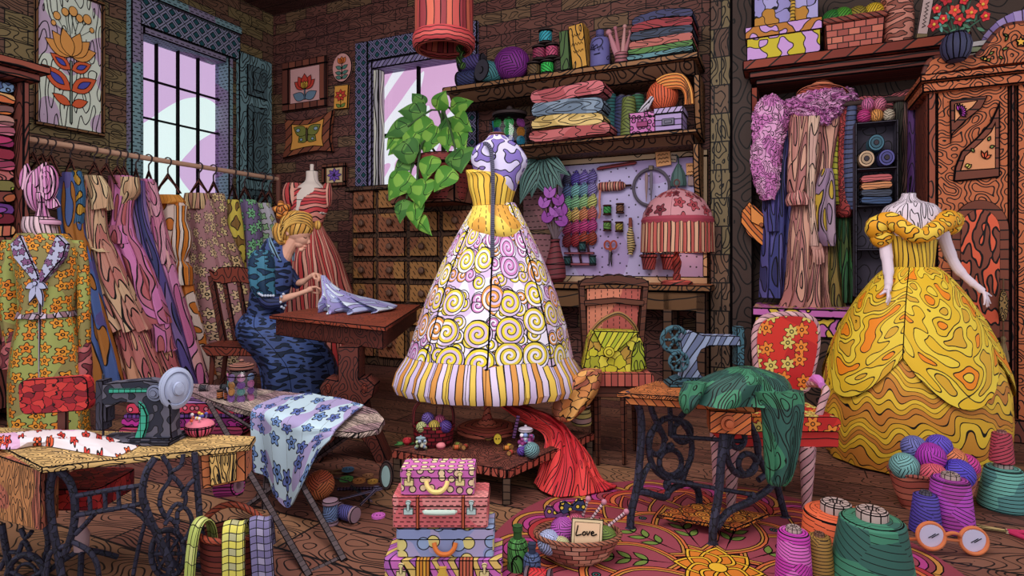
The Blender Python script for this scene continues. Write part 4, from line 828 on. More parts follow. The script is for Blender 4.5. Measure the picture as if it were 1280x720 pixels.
zc = Zat(296, Yl(38, UC)); mb = MB(1.0); t.b(mb, UL + .4, UC, va + .05, vb - .05, zc - .06, zc); t.part('shelf', mb, m_cabl)
mb = MB(1.0); t.b(mb, UL + .4, UC, va + .05, vb - .05, 0.1, zc - .5); t.part('drawer_front', mb, m_cabl)
FB = [('peach striped', 'stripes', (226, 160, 110), (206, 110, 90)), ('crimson', 'blobs', (160, 50, 66), (120, 36, 54)), ('violet', 'blobs', (150, 80, 170), (110, 60, 140)), ('orange brown', 'blobs', (180, 96, 62), (130, 66, 60)), ('olive green', 'flowers', (130, 120, 70), (170, 190, 70)), ('salmon', 'contour', (196, 110, 110), None), ('rose zigzag', 'waves', (206, 90, 120), (150, 60, 90)), ('dark red', 'blobs', (146, 44, 66), (100, 36, 56)), ('magenta', 'blobs', (190, 60, 110), (140, 40, 90)), ('pink', 'waves', (206, 120, 140), (170, 90, 110)), ('brown ringed', 'waves', (150, 96, 100), (190, 140, 130)), ('orange wavy', 'waves', (226, 120, 60), (130, 90, 90)), ('golden leaf', 'blobs', (226, 170, 110), (214, 110, 66)), ('blue floral', 'flowers', (90, 110, 160), (130, 160, 200))]
vm_ = (va + vb) / 2; pxm = 14; Hs = (ztc - .14 - zc) / len(FB); zz = zc
for i, (nm, kd, c, c2) in enumerate(FB):
    o = RT('folded_fabric', nm + ' folded fabric in the open cabinet, ' + ('lowest' if i == 0 else 'topmost' if i == len(FB) - 1 else 'layer %s from below' % ['', 'two', 'three', 'four', 'five', 'six', 'seven', 'eight', 'nine', 'ten', 'eleven', 'twelve', 'thirteen'][i]), 'fabric', UC - .15, vm_, zz, group='folded fabrics in the open cabinet', solo=True)
    o.rz = R + PI / 2; mb = MB(.8); L = (vb - va) * 50 - 6; foldslab(mb, -L, L, -8 + i % 3, 12, 0, Hs * 100 + .4, 60 + i, 1.6); zz += Hs
    o.one(mb, pat(kd, c, *([c2] if c2 else []), s=(16 if kd in ('blobs', 'flowers') else 5 if kd != 'contour' else 20), sy=None if kd in ('flowers', 'stripes', 'waves') else 8, amp=5, lw=1))
# ------------------------------------------------------------------ garment rack and what hangs on it
UR_ = -5.85; zr = 2.28; v0, v1 = vpx(20, UR_), vpx(348, UR_)
t = RT('garment_rack', 'long garment rail with a pale rod in front of the side window', 'rack', UR_, (v0 + v1) / 2); o = t.o
def tb(mb, p0, p1, r): mb.tube([((p[0] - o[0]) * 100, (p[1] - o[1]) * 100, (p[2] - o[2]) * 100) for p in (p0, p1)], r, 10, lw=0)
mb = MB(0); tb(mb, (UR_, v0, zr), (UR_, v1, zr), 2.6); t.part('rod', mb, flat((206, 160, 136)))
for v in (v0, v1):
    mb = MB(0); tb(mb, (UR_, v, .05), (UR_, v, zr + .05), 3); t.part('post', mb, flat((120, 72, 62))); mb = MB(1); t.b(mb, UR_ - .3, UR_ + .3, v - .04, v + .04, 0, .06); t.part('foot', mb, flat((96, 60, 54)))
def Yrod(px): return Yl(px, UR_)
def onrod(px): return dict(px=px, Y=Yrod(px), z=zr)
def garment(label, hpx, rows, mat, nm='dress', th=7, nf=7, amp=.14, every=3, seed=1, extra=(), hl=None, hw_=None, group='clothes on the garment rack', cat='dress', dy=0, hang=True, wave=0):
    t = T(nm, label, cat, hpx, None, Y=Yrod(hpx) + dy, z=zr, group=group); py = HOR - (zr - CAMZ) * FOC / t.Y
    mb = MB(.8); drape(mb, rows, hpx, py, th, nf, amp, every=every, seed=seed, wave=wave); t.part('bodice' if extra and extra[0][0] == 'skirt' else 'body', mb, mat)
    for e in extra:
        mb = MB(.8); drape(mb, e[1], hpx, py, e[3] if len(e) > 3 else th * 1.1, e[4] if len(e) > 4 else 5, .12, y0=(e[5] if len(e) > 5 else -1.5), every=2, seed=seed + 3, nr=12, wave=1.5 if e[0] in ('ruffle', 'skirt', 'tier') else 0); t.part(e[0], mb, e[2])
    if hang: 
        h = hanger('brown wooden hanger holding the ' + hl, hpx, Yrod(hpx) + dy, zr, hw_ or (rows[0][2] - rows[0][1]) * 1.15, 0)
    return t
m_blue = pat('blobs', (84, 106, 168), (186, 116, 54), s=12, sy=44, thr=.55, fill=(96, 86, 150), fs=60); m_blue2 = pat('blobs', (70, 116, 158), (214, 160, 60), s=9, sy=14, thr=.54)
garment('blue and orange leaf dress hanging next to the pink headwrap', 88, [(216, 80, 96), (240, 72, 106), (285, 76, 104), (330, 86, 116), (400, 98, 132), (470, 98, 150), (545, 96, 158)], m_blue, hl='blue and orange leaf dress', th=9, extra=[('sleeve', [(214, 92, 102), (240, 95, 107), (280, 92, 104)], m_blue2)])
m_cream = pat('contour2', (226, 184, 150), (206, 128, 120), (214, 150, 134), s=10, sy=90, k=6); m_creamT = pat('contour2', (232, 200, 158), (222, 176, 140), s=12, sy=30, k=5); m_rosy = pat('contour2', (204, 122, 118), (188, 96, 104), (222, 160, 130), s=10, sy=80, k=6)
garment('cream and rose tiered gown with a rosette on the shoulder, on the rail', 118, [(224, 106, 128), (245, 104, 134), (262, 107, 130), (296, 108, 134), (312, 105, 142), (360, 114, 162), (412, 138, 186)], m_cream, hl='cream and rose tiered gown', th=10, every=2, nf=9, dy=-.02, wave=2,
        extra=[('tier', [(404, 138, 178), (440, 148, 192), (480, 158, 206)], m_rosy, 9, 9, 2), ('ruffle', [(220, 101, 128), (236, 100, 138), (262, 110, 139)], m_creamT, 9), ('sash', [(262, 104, 112), (300, 106, 122), (315, 124, 142)], m_creamT, 6, 4, -6)])
m_pinkd = pat('contour2', (222, 130, 190), (196, 104, 110), (206, 120, 150), s=16, sy=44, k=5)
garment('magenta and rose ruffled gown beside the cream one, on the rail', 147, [(220, 136, 166), (244, 138, 168), (270, 140, 164), (294, 134, 168), (312, 140, 178), (352, 152, 196), (404, 172, 212)], m_pinkd, hl='magenta and rose gown', th=8, nf=8, every=3,
        extra=[('tier', [(396, 172, 210), (430, 184, 216), (438, 186, 218)], m_pinkd, 8, 8, 1), ('tier', [(430, 184, 214), (478, 200, 228)], m_rosy, 7, 8, 2), ('sleeve', [(222, 152, 174), (240, 154, 174), (256, 150, 162)], m_creamT), ('peplum', [(282, 134, 164), (296, 134, 168), (305, 142, 168)], m_pinkd, 9)])
garment('deep blue-violet gown between the magenta gown and the pink robe', 170, [(226, 166, 180), (262, 153, 184), (300, 158, 192), (345, 176, 206), (430, 198, 232), (480, 214, 246)], pat('contour2', (98, 82, 150), (72, 72, 124), (140, 110, 170), s=12, sy=90, k=5), hl='blue-violet gown', th=7)
garment('pink robe with ruffled sleeve next to the blue-violet gown', 186, [(224, 176, 192), (250, 183, 200), (305, 188, 212), (330, 194, 218), (350, 196, 222), (420, 206, 244), (478, 214, 262)], pat('contour2', (222, 140, 190), (206, 110, 160), (230, 170, 170), s=14, sy=70, k=5), hl='pink robe', th=7, extra=[('sleeve', [(228, 178, 196), (256, 184, 202), (330, 196, 218)], pat('contour2', (226, 160, 180), (214, 130, 160), s=12, sy=50, k=5), 6)], cat='robe', nm='robe')
garment('white and orange dotted blouse dress with a long ribbon, under the window', 210, [(245, 196, 226), (256, 196, 232), (300, 202, 232), (380, 206, 246), (440, 216, 262), (482, 226, 272)], pat('blobs', (226, 200, 190), (206, 118, 48), s=16, thr=.54), hl='white and orange dotted dress', th=8, extra=[('yoke', [(244, 196, 226), (252, 196, 232), (256, 200, 226)], flat((214, 140, 60)), 9), ('ribbon', [(258, 222, 238), (276, 222, 236), (290, 220, 242), (308, 218, 242), (326, 225, 234), (334, 222, 242), (356, 222, 242)], pat('stripes', (236, 216, 206), (222, 130, 50), s=5, amp=4), 8, 5, -6)])
m_star = pat('flowers', (178, 126, 132), (228, 196, 156), (216, 180, 150), s=17, rr=.34, n=7)
garment('mauve gown scattered with cream stars, in front of the window', 249, [(243, 234, 262), (262, 230, 268), (300, 236, 272), (315, 238, 282), (350, 232, 296), (400, 230, 312), (478, 230, 330)], m_star, hl='mauve star gown', th=9, extra=[('collar', [(242, 232, 262), (252, 231, 264), (262, 236, 262)], pat('stripes', (222, 186, 140), (196, 140, 120), s=5, amp=2), 10)])
garment('mauve puff-sleeved dress with cream blossoms behind the chair back', 267, [(242, 260, 280), (258, 258, 284), (280, 260, 284), (300, 264, 292), (340, 268, 306), (460, 264, 336)], pat('flowers', (166, 120, 118), (232, 206, 150), (224, 190, 140), s=15, rr=.36, n=6), hl='mauve puff-sleeved dress', th=8)
garment('yellow floral dress hanging by the window edge', 291, [(250, 284, 298), (270, 282, 302), (312, 282, 306), (340, 284, 308), (440, 280, 330)], pat('blobs', (232, 208, 90), (150, 110, 60), s=11, thr=.57), hl='yellow floral dress', th=8)
garment('purple dress with mint daisies next to the yellow floral dress', 306, [(250, 300, 320), (272, 300, 326), (330, 302, 330), (440, 296, 340)], pat('flowers', (124, 104, 146), (150, 214, 160), (126, 190, 140), s=17, rr=.36, n=7), hl='purple daisy dress', th=8)
garment('pale grey dress with green sprigs at the end of the rail', 328, [(254, 320, 338), (280, 318, 346), (340, 316, 356), (440, 312, 366)], pat('flowers', (208, 200, 214), (160, 200, 150), (196, 200, 160), s=13, rr=.3, n=4), hl='pale grey sprigged dress', th=8)
for px in (44, 56, 66): hanger('empty brown hanger on the rail above the pink headwrap', px, Yrod(px), zr, 34, 8, group='empty hangers above the headwrap')
for px in (134, 156): hanger('empty brown hanger between the gowns beside the window frame', px, Yrod(px) - .02, zr, 32, 4, group='empty hangers beside the window frame')
hanger('empty brown hanger at the far end of the rail near the shutter', 338, Yrod(338), zr, 28, 4)
# ------------------------------------------------------------------ coat on a form with a pink headwrap
t = T('dress_form', 'floral coat on a stand with a pink knotted headwrap, beside the fabric cabinet', 'dress form', 52, 562)
PY = 562
def dr(mb, rows, **k): drape(mb, rows, 52, PY, **k)
m_coat = pat('flowers', (146, 132, 82), (226, 132, 44), (232, 150, 50), s=15.5, rr=.36, n=5, fill=(160, 164, 92), fs=70)
mb = MB(1); dr(mb, [(292, 26, 80), (304, 18, 92), (325, 20, 97), (360, 26, 94), (392, 28, 90), (410, 24, 93), (450, 16, 99), (500, 14, 104), (552, 16, 106)], th=22, nf=6, amp=.06, every=0, nr=30); t.part('coat', mb, m_coat)
for rows, y0 in (([(300, 4, 26), (320, -2, 26), (370, -2, 22), (420, 4, 24), (436, 6, 26)], 2), ([(300, 84, 98), (330, 92, 106), (400, 94, 108), (450, 96, 108)], 6)):
    mb = MB(1); dr(mb, rows, th=10, nf=4, amp=.08, nr=14, y0=y0); sl = t.part('sleeve', mb, m_coat)
    y1 = rows[-1][0]; mb = MB(1); dr(mb, [(y1 - 22, rows[-1][1], rows[-1][2]), (y1 + 6, rows[-1][1] - 3, rows[-1][2] + 2), (y1 + 24, rows[-1][1] - 4, rows[-1][2] + 1)], th=12, nf=4, amp=.05, nr=6, y0=y0); t.part('cuff', mb, pat('blobs', (186, 100, 104), (120, 50, 60), s=10, sy=7), sl)
mb = MB(1)
for sg in (-1, 1): mb.prism([(18 + sg * 0, 0)][:0] + [(17 + sg * 33, 265), (17 + sg * 40, 250), (17 + sg * 36, 238), (17 + sg * 6, 206), (17 + sg * 0, 212), (17 + sg * 20, 252)] if 0 else [(17 + sg * 22, 268), (17 + sg * 34, 256), (17 + sg * 30, 240), (17, 204), (17, 218)], -27, -19, tf=None)
t.part('collar', mb, pat('flowers', (186, 184, 214), (134, 86, 130), s=11, rr=.36, n=5))
mb = MB(1); dr(mb, [(272, 37, 68), (290, 38, 72), (318, 66, 76)], th=18, y0=-5, nf=9, amp=.05, every=2, nr=10); t.part('scarf', mb, pat('stripes', (226, 190, 200), (206, 170, 184), s=5, amp=2))
mb = MB(.9); X = 17
for a, L in ((205, 15), (-25, 15), (250, 26), (285, 30)): mb.prism(leafpts(X, 209, L, 4.5, a), -30, -27.5)
mb.prism(ell(X, 209, 3.4, 3.4, 10), -32, -27); t.part('bow', mb, flat((186, 186, 220)))
mb = MB(1); mb.box(X - 1.6, X + 1.6, -25.5, -20, 25, 200); t.part('button_placket', mb, flat((168, 150, 170)))
mb = MB(1); dr(mb, [(388, 27, 91), (392, 27, 91), (396, 27, 91)], th=24, nf=6, amp=.03, nr=4, every=3); mb.prism(ell(11, 169, 11, 4.4, 14), -30, -26); t.part('belt', mb, pat('stripes', (196, 176, 196), (150, 110, 120), s=6, amp=1, rot=.5))
m_wrap = pat('stripes', (214, 140, 190), (196, 116, 168), (226, 170, 200), s=4.5, amp=7)
hd = T('headwrap', 'pink striped headwrap with a big knotted loop on top of the coat stand', 'headwrap', 54, None, Y=t.Y - .02, z=Zat(282, t.Y)); HY = 282
mb = MB(1); mb.lathe([(17, 0), (18, 3), (17, 7), (12, 8)], 24, c=(2, 0, 0), sy=.8); mb.lathe([(11, 7), (11, 10), (4, 12)], 20, c=(2, 0, 0), sy=.8); hd.part('hat_brim', mb, flat((206, 150, 178)))
mb = MB(0); mb.ball((-9, 4, 44), 15, 14, 27, 20, 14); hd.part('turban', mb, m_wrap)
mb = MB(1); mb.lathe([(8, 10), (5, 22), (4.5, 28), (7, 34), (7, 40), (4, 42)], 14, c=(4, -6, 0), rings=(2, 4), every=2); hd.part('knot', mb, m_wrap)
mb = MB(1.0)
for q in (1, .66, .34): mb.prism(ell(14, 52, 11 * q, 22 * q, 22), -12 - (1 - q) * 4, -6)
mb.prism([(x - 6, z) for x, z in leafpts(-6, 40, 44, 8, 62)], -9, -4); mb.prism([(x - 10, z) for x, z in leafpts(-12, 42, 36, 7, 84)], -5, 0); mb.prism(leafpts(8, 30, 20, 8, -20), -9, -5); hd.part('loop', mb, m_wrap)
mb = MB(0); mb.tube([(0, 0, 0), (0, 0, 290)], 4, 10); mb.lathe([(40, 0), (40, 4), (6, 8)], 20); t.part('stand', mb, flat((96, 64, 56)))
# ------------------------------------------------------------------ helpers: picture point on a level plane -> local units of a thing
def G_(t, px, py, z):
    Y = FOC * (CAMZ - z) / (py - HOR); p = Vector((ang(px) * Y, Y, z)) - t.loc; p.rotate(Matrix.Rotation(-t.rz, 3, 'Z')); return (p.x / t.kx, p.y / t.k, p.z / t.k)
def L_(t, px, py, Y):
    p = Vector((ang(px) * Y, Y, Zat(py, Y))) - t.loc; p.rotate(Matrix.Rotation(-t.rz, 3, 'Z')); return (p.x / t.kx, p.y / t.k, p.z / t.k)
def remesh(o, k, vox): m = o.modifiers.new('fuse', 'REMESH'); m.mode = 'VOXEL'; m.voxel_size = vox * k; m.use_smooth_shade = True
# ------------------------------------------------------------------ red dress on a white form
t = T('dress_form', 'white dress form in a red and pink striped puff-sleeved gown', 'dress form', 388, None, Y=6.5); PY = HOR + CAMZ * FOC / 6.5
m_form = pat('contour', (226, 208, 200), s=60, k=1, lw=.8)
mb = MB(.9); drape(mb, [(214, 383, 397), (226, 382, 398), (233, 374, 404), (244, 362, 412), (268, 366, 408)], 388, PY, th=12, nf=3, amp=0, lw=.8); t.part('bust', mb, m_form)
mb = MB(.8); mb.lathe([(2.4, 0), (2.4, 8), (1.6, 9)], 12, c=(2, 0, PY - 214)); t.part('neck_knob', mb, m_form)
m_red = pat('stripes', (200, 70, 72), (228, 164, 146), (186, 84, 84), (222, 142, 126), s=5, amp=9)
mb = MB(.8); drape(mb, [(236, 360, 412), (246, 359, 413), (262, 364, 410), (276, 370, 404), (284, 372, 402)], 388, PY, th=14, nf=4, amp=.03, rings=(0, -1)); t.part('bodice', mb, pat('waves', (200, 66, 72), (224, 140, 130), s=5, amp=12))
mb = MB(.8); drape(mb, [(282, 371, 403), (292, 366, 408), (312, 354, 419), (345, 342, 431), (380, 334, 440), (455, 326, 448)], 388, PY, th=26, nf=11, amp=.09, every=4, flare=.8, n=66, wave=1); t.part('skirt', mb, m_red)
for x0, x1 in ((354, 380), (402, 415)):
    mb = MB(.8); drape(mb, [(229, x0 + 4, x1 - 2), (238, x0, x1), (250, x0, x1), (258, x0 + 3, x1 - 2)], 388, PY, th=11, nf=4, amp=.06, nr=8, every=5, n=30); t.part('puff_sleeve', mb, m_red)
mb = MB(0); mb.tube([(0, 0, 0), (0, 0, 200)], 4, 10); mb.lathe([(34, 0), (34, 4), (6, 9)], 20); t.part('stand', mb, flat((90, 60, 50)))
# ------------------------------------------------------------------ chair of the sewing woman
m_mah = pat('contour', (126, 54, 40), s=15, sy=22, k=6, lw=1.1, seed=7); m_mahd = pat('contour', (94, 42, 34), s=15, sy=22, k=6, lw=1.1, seed=9)
t = T('wooden_chair', 'dark red-brown slat-back chair the seated person sits on', 'chair', 290, None, Y=5.35); PY = HOR + CAMZ * FOC / t.Y
def xz(px, py): return (px - 290, PY - py)
def bar(mb, pts, r, y=0, dy=0, flat_=.7): mb.tube([(xz(a, b)[0], y + dy * i / max(1, len(pts) - 1), xz(a, b)[1]) for i, (a, b) in enumerate(pts)], r, 8, sm=3 if len(pts) > 2 else 0, flat=flat_)
mb = MB(1.1); mb.prism([xz(*p) for p in ((254, 336), (262, 341), (268, 334), (290, 333), (311, 336), (313, 346), (310, 356), (290, 353), (272, 356), (260, 352))], 10, 17); t.part('top_rail', mb, m_mah)
for a, b in (((257, 345), (273, 428)), ((309, 345), (325, 428))): mb = MB(1); mb.prism([xz(a[0] - 3.5, a[1]), xz(a[0] + 4, a[1]), xz(b[0] + 4, b[1]), xz(b[0] - 4, b[1])], 10, 17); t.part('back_post', mb, m_mahd)
for a, b in (((274, 352), (288, 428)), ((292, 352), (306, 428))): mb = MB(1); mb.prism([xz(a[0] - 3, a[1]), xz(a[0] + 3, a[1]), xz(b[0] + 3, b[1]), xz(b[0] - 3, b[1])], 11.5, 15.5); t.part('slat', mb, m_mahd)
mb = MB(1.1); mb.prism([xz(*p) for p in ((268, 427), (350, 431), (352, 440), (276, 440))], -34, 19); t.part('seat', mb, m_mah)
for pts, y in (([(277, 438), (274, 460), (270, PY)], 13), ([(326, 438), (330, 460), (336, PY)], 13), ([(280, 438), (279, 460), (276, PY)], -28), ([(345, 440), (346, 460), (350, PY)], -28)):
    mb = MB(0); bar(mb, pts, 3.4, y); t.part('leg', mb, m_mahd)
# ------------------------------------------------------------------ the sewing woman
t = T('person', 'seated person in a dark blue squiggle-patterned dress, head bowed, sewing pale cloth', 'person', 360, None, Y=5.22); PY = HOR + CAMZ * FOC / t.Y
def X(px, py, y=0): return (px - 360, y, PY - py)
m_skin, _b, g_ = new_mat('skin'); _b.inputs['Base Color'].default_value = lin((226, 168, 146)); _b.inputs['Roughness'].default_value = .6
mb = MB(0); Mh = rot('Y', 38, X(376, 293))
mb.ball(X(373, 286), 17, 13.5, 17, 24, 16)                                                     # skull
mb.ball(X(375, 295), 10.5, 9.5, 13, 20, 14, tf=rot('Y', -40, X(375, 295)))                      # face
mb.ball(X(374.5, 305), 6.2, 6.5, 5.5, 14, 10)                                                 # jaw and chin
mb.tube([X(383, 295), X(386.2, 301), X(386.6, 303.2), X(383.6, 305)], [1.1, 1.7, 2.0, 1.0], 8)  # nose
mb.ball(X(381.6, 308, 0), 2.3, 3, 1.2); mb.ball(X(380.4, 310.4, 0), 2.1, 2.8, 1.1); mb.ball(X(376.5, 312.3), 3.4, 4, 2.6)  # lips, chin
mb.ball(X(363.5, 291, -11), 2.4, 1.8, 4.2)                                                     # ear
mb.tube([X(368, 298), X(361, 310), X(354, 324), X(350, 336)], [8, 8, 9, 12], 14, sm=3)         # neck
mb.tube([X(350, 330), X(338, 360), X(330, 392)], [13, 15, 16], 14, sm=3)                        # trunk inside the dress
mb.tube([X(340, 322, -14), X(336, 345, -20), X(346, 374, -22), X(366, 371, -20), X(388, 363, -13)], [6.5, 6.2, 5.2, 4.2, 3.0], 12, sm=4)   # near arm
mb.tube([X(352, 328, 12), X(358, 346, 16), X(370, 354, 12), X(388, 345, 4)], [6.2, 5.4, 4.4, 3.0], 12, sm=4)  # far arm
def hand(wrist, tips, palm, thumb):
    w_ = Vector(wrist); p = Vector(palm); mb.tube([tuple(w_), tuple((w_ + p) / 2), tuple(p)], [2.8, 3.8, 3.4], 10)
    for i, (k1, k2, tip) in enumerate(tips): mb.tube([tuple(p + Vector((0, (i - 1.5) * 1.7, (1.5 - i) * 1.0)) * 1), k1, k2, tip], [1.5, 1.4, 1.25, .9], 8)
    mb.tube([tuple((w_ * .6 + p * .4)), thumb[0], thumb[1]], [1.7, 1.5, 1.0], 8)
hand(X(388, 363, -13), [(X(399, 358, -12 + i * 1.6), X(403.5 - i * .8, 360.5 + i * 1.2, -11 + i * 1.8), X(404 - i * 1.3, 364 + i * 1.0, -9 + i * 1.8)) for i in range(4)], X(394, 360, -11), (X(393, 365, -7), X(399, 366.5, -5)))
hand(X(388, 345, 4), [(X(398, 343, 2 - i * 1.6), X(402.5 - i * .8, 345.5 + i * 1.1, 1 - i * 1.8), X(403 - i * 1.4, 349.5 + i * .9, 0 - i * 1.8)) for i in range(4)], X(393.5, 343.5, 3), (X(394, 348.5, -1), X(400, 349.5, -3)))
bo = t.part('body', mb, m_skin); remesh(bo, t.k, .62)
mb = MB(0); mb.tube([X(382.0, 296.6, -7.6), X(384.0, 297.8, -6.6), X(385.3, 297.2, -5.0)], .45, 5); mb.tube([X(381.5, 291.5, -7.2), X(384.2, 291.7, -6.2), X(385.8, 292.4, -4.4)], .5, 5); t.part('closed_eye', mb, INK)
mb = MB(0); mb.tube([X(380.5, 309.2, -2.6), X(382.8, 309.0, -.9)], .55, 6); t.part('mouth', mb, flat((170, 70, 70)))
m_hair = pat('stripes', (226, 176, 92), (206, 146, 70), s=4.5, amp=5, lw=1)
mb = MB(0); mb.ball(X(371, 281.5), 21, 16, 18.5, 26, 16, tf=rot('Y', 14, X(371, 281.5)))
mb.tube([X(352, 280, -8), X(350, 290, -8), X(353, 300, -6), X(360, 303, -7)], [5, 6.5, 6, 2.5], 10, sm=3); mb.ball(X(358, 293), 9, 12, 10)
for i in range(4): mb.tube([X(357 - i * .6, 300 - i * 4, -12.5), X(362 + i, 286 - i * 3, -15.5), X(374 + i * 2, 278 - i * 3.2, -15), X(387 + i, 279 - i * 3, -10.5), X(392, 287 - i * 4, -5)], [1.2, 2.6, 3, 2.4, 1], 8, sm=3)
mb.ball(X(397, 281.5), 4.6, 5, 6); t.part('hair', mb, m_hair)
mb = MB(.7)
for i in range(5): mb.ball((0, 0, 0), 6.2, 5, 4.2, 12, 8, tf=Matrix.Translation(X(355 + 6 * math.cos(i * 1.256 + .5), 263 - 6 * math.sin(i * 1.256 + .5), -6)) @ Matrix.Rotation(-(i * 1.256 + .5), 4, 'Y'))
mb.ball(X(355, 263, -9), 3.4); t.part('hair_bun', mb, pat('stripes', (206, 130, 60), (190, 110, 56), s=4, amp=2))
m_sq = pat('blobs', (66, 82, 134), (28, 40, 66), s=12, sy=5, thr=.58, lw=1, fill=(72, 92, 150), fs=40); m_sq2 = pat('blobs', (66, 122, 150), (34, 58, 88), s=12, sy=5, thr=.54, lw=1)
mb = MB(.9); drape(mb, [(298, 334, 350), (308, 328, 356), (322, 322, 361), (345, 317, 366), (370, 314, 360), (392, 310, 354), (408, 302, 352), (420, 299, 352)], 360, PY, th=22, nf=4, amp=.05, flare=.1, every=0); t.part('dress_bodice', mb, m_sq)
mb = MB(.9); drape(mb, [(392, 306, 352), (404, 299, 366), (418, 298, 392), (432, 306, 408), (452, 324, 419), (478, 330, 423), (PY - 1, 330, 425)], 360, PY, th=34, nf=6, amp=.07, flare=.15, every=7, n=42, nr=30); t.part('dress_skirt', mb, m_sq)
mb = MB(.9); drape(mb, [(313, 328, 346), (326, 321, 352), (345, 321, 353), (360, 325, 353), (370, 332, 354)], 360, PY, th=15, nf=5, amp=.07, y0=-22, flare=0, every=4, n=40, nr=14); t.part('puff_sleeve', mb, m_sq2)
mb = MB(.9); mb.tube([X(337, 368, -23), X(346, 376, -23), X(359, 376, -21)], [8, 9.5, 8], 14, sm=3); cf = t.part('sleeve_cuff', mb, pat('stripes', (58, 66, 116), (44, 52, 92), s=5, amp=3)); mb = MB(.9); mb.tube([X(354, 340, 16), X(362, 352, 16), X(368, 356, 13)], [8, 7.6, 6.6], 12, sm=3); t.part('sleeve_cuff', mb, pat('stripes', (58, 66, 116), (44, 52, 92), s=5, amp=3))
mb = MB(0)
for i in range(9): mb.ball(X(333 + i * 2.6, 365 - abs(4 - i) * .5 + i * .6, -36 + abs(4 - i) * 1.6), 1.7, n=8, m=6); 
for i in range(8): mb.ball(tuple(Vector(X(361, 375, -21)) + Vector((1.5, 8.6 * math.cos(i * .8), 8.6 * math.sin(i * .8)))), 1.7, n=8, m=6)
t.part('pearl_trim', mb, flat((200, 204, 226)))
mb = MB(.6); mb.tube([X(341, 298, -9), X(346, 309, -15), X(352, 322, -15), X(357, 332, -11)], [2.2, 3.2, 3, 1.6], 8, sm=3, flat=.6); mb.tube([X(352, 299, 3), X(363, 312, 5), X(366, 326, 2)], [1.8, 2.6, 1.6], 8, sm=3); t.part('collar_ruffle', mb, pat('stripes', (126, 160, 186), s=3, amp=3))
# ------------------------------------------------------------------ her table and the cloth on it
t = T('trestle_table', 'dark red-brown pedestal table in front of the seated person', 'table', 437, 577); PY = 577; zt_ = .85
m_ttop = pat('contour', (142, 62, 42), s=26, sy=20, k=7, seed=12)
TP = [G_(t, *p, zt_) for p in ((336, 394), (482, 409), (526, 381), (432, 378))]; zz = TP[0][2]; c = [sum(p[i] for p in TP) / 4 for i in (0, 1)]
mb = MB(1.2); mb.plate([(p[0], p[1]) for p in TP], zz - 6, zz); t.part('table_top', mb, m_ttop)
mb = MB(1.2); mb.plate([(c[0] + (p[0] - c[0]) * .93, c[1] + (p[1] - c[1]) * .93) for p in TP], zz - 30, zz - 6); t.part('apron', mb, m_mahd)
mb = MB(1.2); o_ = [(424, 430), (450, 430), (450, 470), (459, 468), (470, 478), (467, 492), (456, 502), (461, 520), (474, 545), (488, 578), (474, 580), (462, 556), (446, 534), (428, 534), (412, 556), (398, 580), (384, 578), (400, 545), (412, 520), (418, 502), (405, 495), (400, 480), (408, 469), (424, 472)]
mb.prism([(x - 437, PY - y - 3) for x, y in o_], -6, 26); pd = t.part('pedestal', mb, m_mahd)
for x in (412, 457): mb = MB(.8); mb.decal(ell(x - 437, PY - 484, 4, 6.5, 14), -6.6); mb.decal(ell(x - 437, PY - 484, 2.2, 4, 12), -7); t.part('scroll_carving', mb, m_mah, pd)
t2 = T('sewing_cloth', 'pale blue-lilac cloth gathered on the dark pedestal table', 'cloth', 440, None, Y=4.62, z=zt_, solo=True); PY2 = HOR + (CAMZ - zt_) * FOC / 4.62
mb = MB(.8); drape(mb, [(344, 401, 406), (356, 402, 417), (366, 403, 434), (376, 402, 466), (384, 402, 492), (PY2 - .5, 403, 486)], 440, PY2, th=30, nf=9, amp=.16, every=5, n=60, nr=20, amin=.5); t2.one(mb, pat('contour2', (176, 180, 220), (214, 222, 240), (158, 148, 204), s=44, sy=20, k=4, lw=1))
# ------------------------------------------------------------------ patterned dress form on the low bench
A, B, Cc = (490, 602), (634, 632), (742, 577); zb = .18
t = T('low_bench', 'low brown bench carrying the patterned dress form, basket and jars', 'bench', 620, 600)
def corner(px, py): Y = Yf(py); return Vector((ang(px) * Y, Y))
a_, b_, c_ = corner(*A), corner(*B), corner(*Cc); d_ = a_ + c_ - b_
loc2 = lambda p: ((p.x - t.loc.x) / t.k, (p.y - t.loc.y) / t.k)
quad = [loc2(p) for p in (a_, b_, c_, d_)]; H_ = zb / t.k
mb = MB(1.2); mb.plate(quad, H_ - 9, H_); t.part('bench_top', mb, pat('contour', (124, 66, 56), s=16, sy=12, k=8, seed=5))
e = MB(1.0); ed = [(quad[0], quad[1]), (quad[1], quad[2])]
for p, q in ed:
    n = 16
    for i in range(n):
        u0, u1 = i / n + .006, (i + 1) / n - .006; dx, dy = q[0] - p[0], q[1] - p[1]; ln = math.hypot(dx, dy); nx, ny = dy / ln * 1.6, -dx / ln * 1.6
        e.plate([(p[0] + dx * u0, p[1] + dy * u0), (p[0] + dx * u0 + nx, p[1] + dy * u0 + ny), (p[0] + dx * u1 + nx, p[1] + dy * u1 + ny), (p[0] + dx * u1, p[1] + dy * u1)], H_ - 9.5, H_ + .4, lw=.7)
t.part('edging', e, pat('contour', (176, 84, 70), s=20, k=3))
cx_, cy_ = sum(q[0] for q in quad) / 4, sum(q[1] for q in quad) / 4
for q in quad: mb = MB(1.1); x, y = cx_ + (q[0] - cx_) * .95, cy_ + (q[1] - cy_) * .95; mb.box(x - 5, x + 5, y - 5, y + 5, 0, H_ - 9); t.part('leg', mb, pat('waves', (92, 70, 58), s=9, amp=8))
def onBench(px, py): Y = FOC * (CAMZ - zb) / (py - HOR); return dict(px=px, Y=Y, z=zb)
t = T('dress_form', 'dress form in a yellow and lilac spiral-patterned gown, on the low bench', 'dress form', **onBench(609, 538))
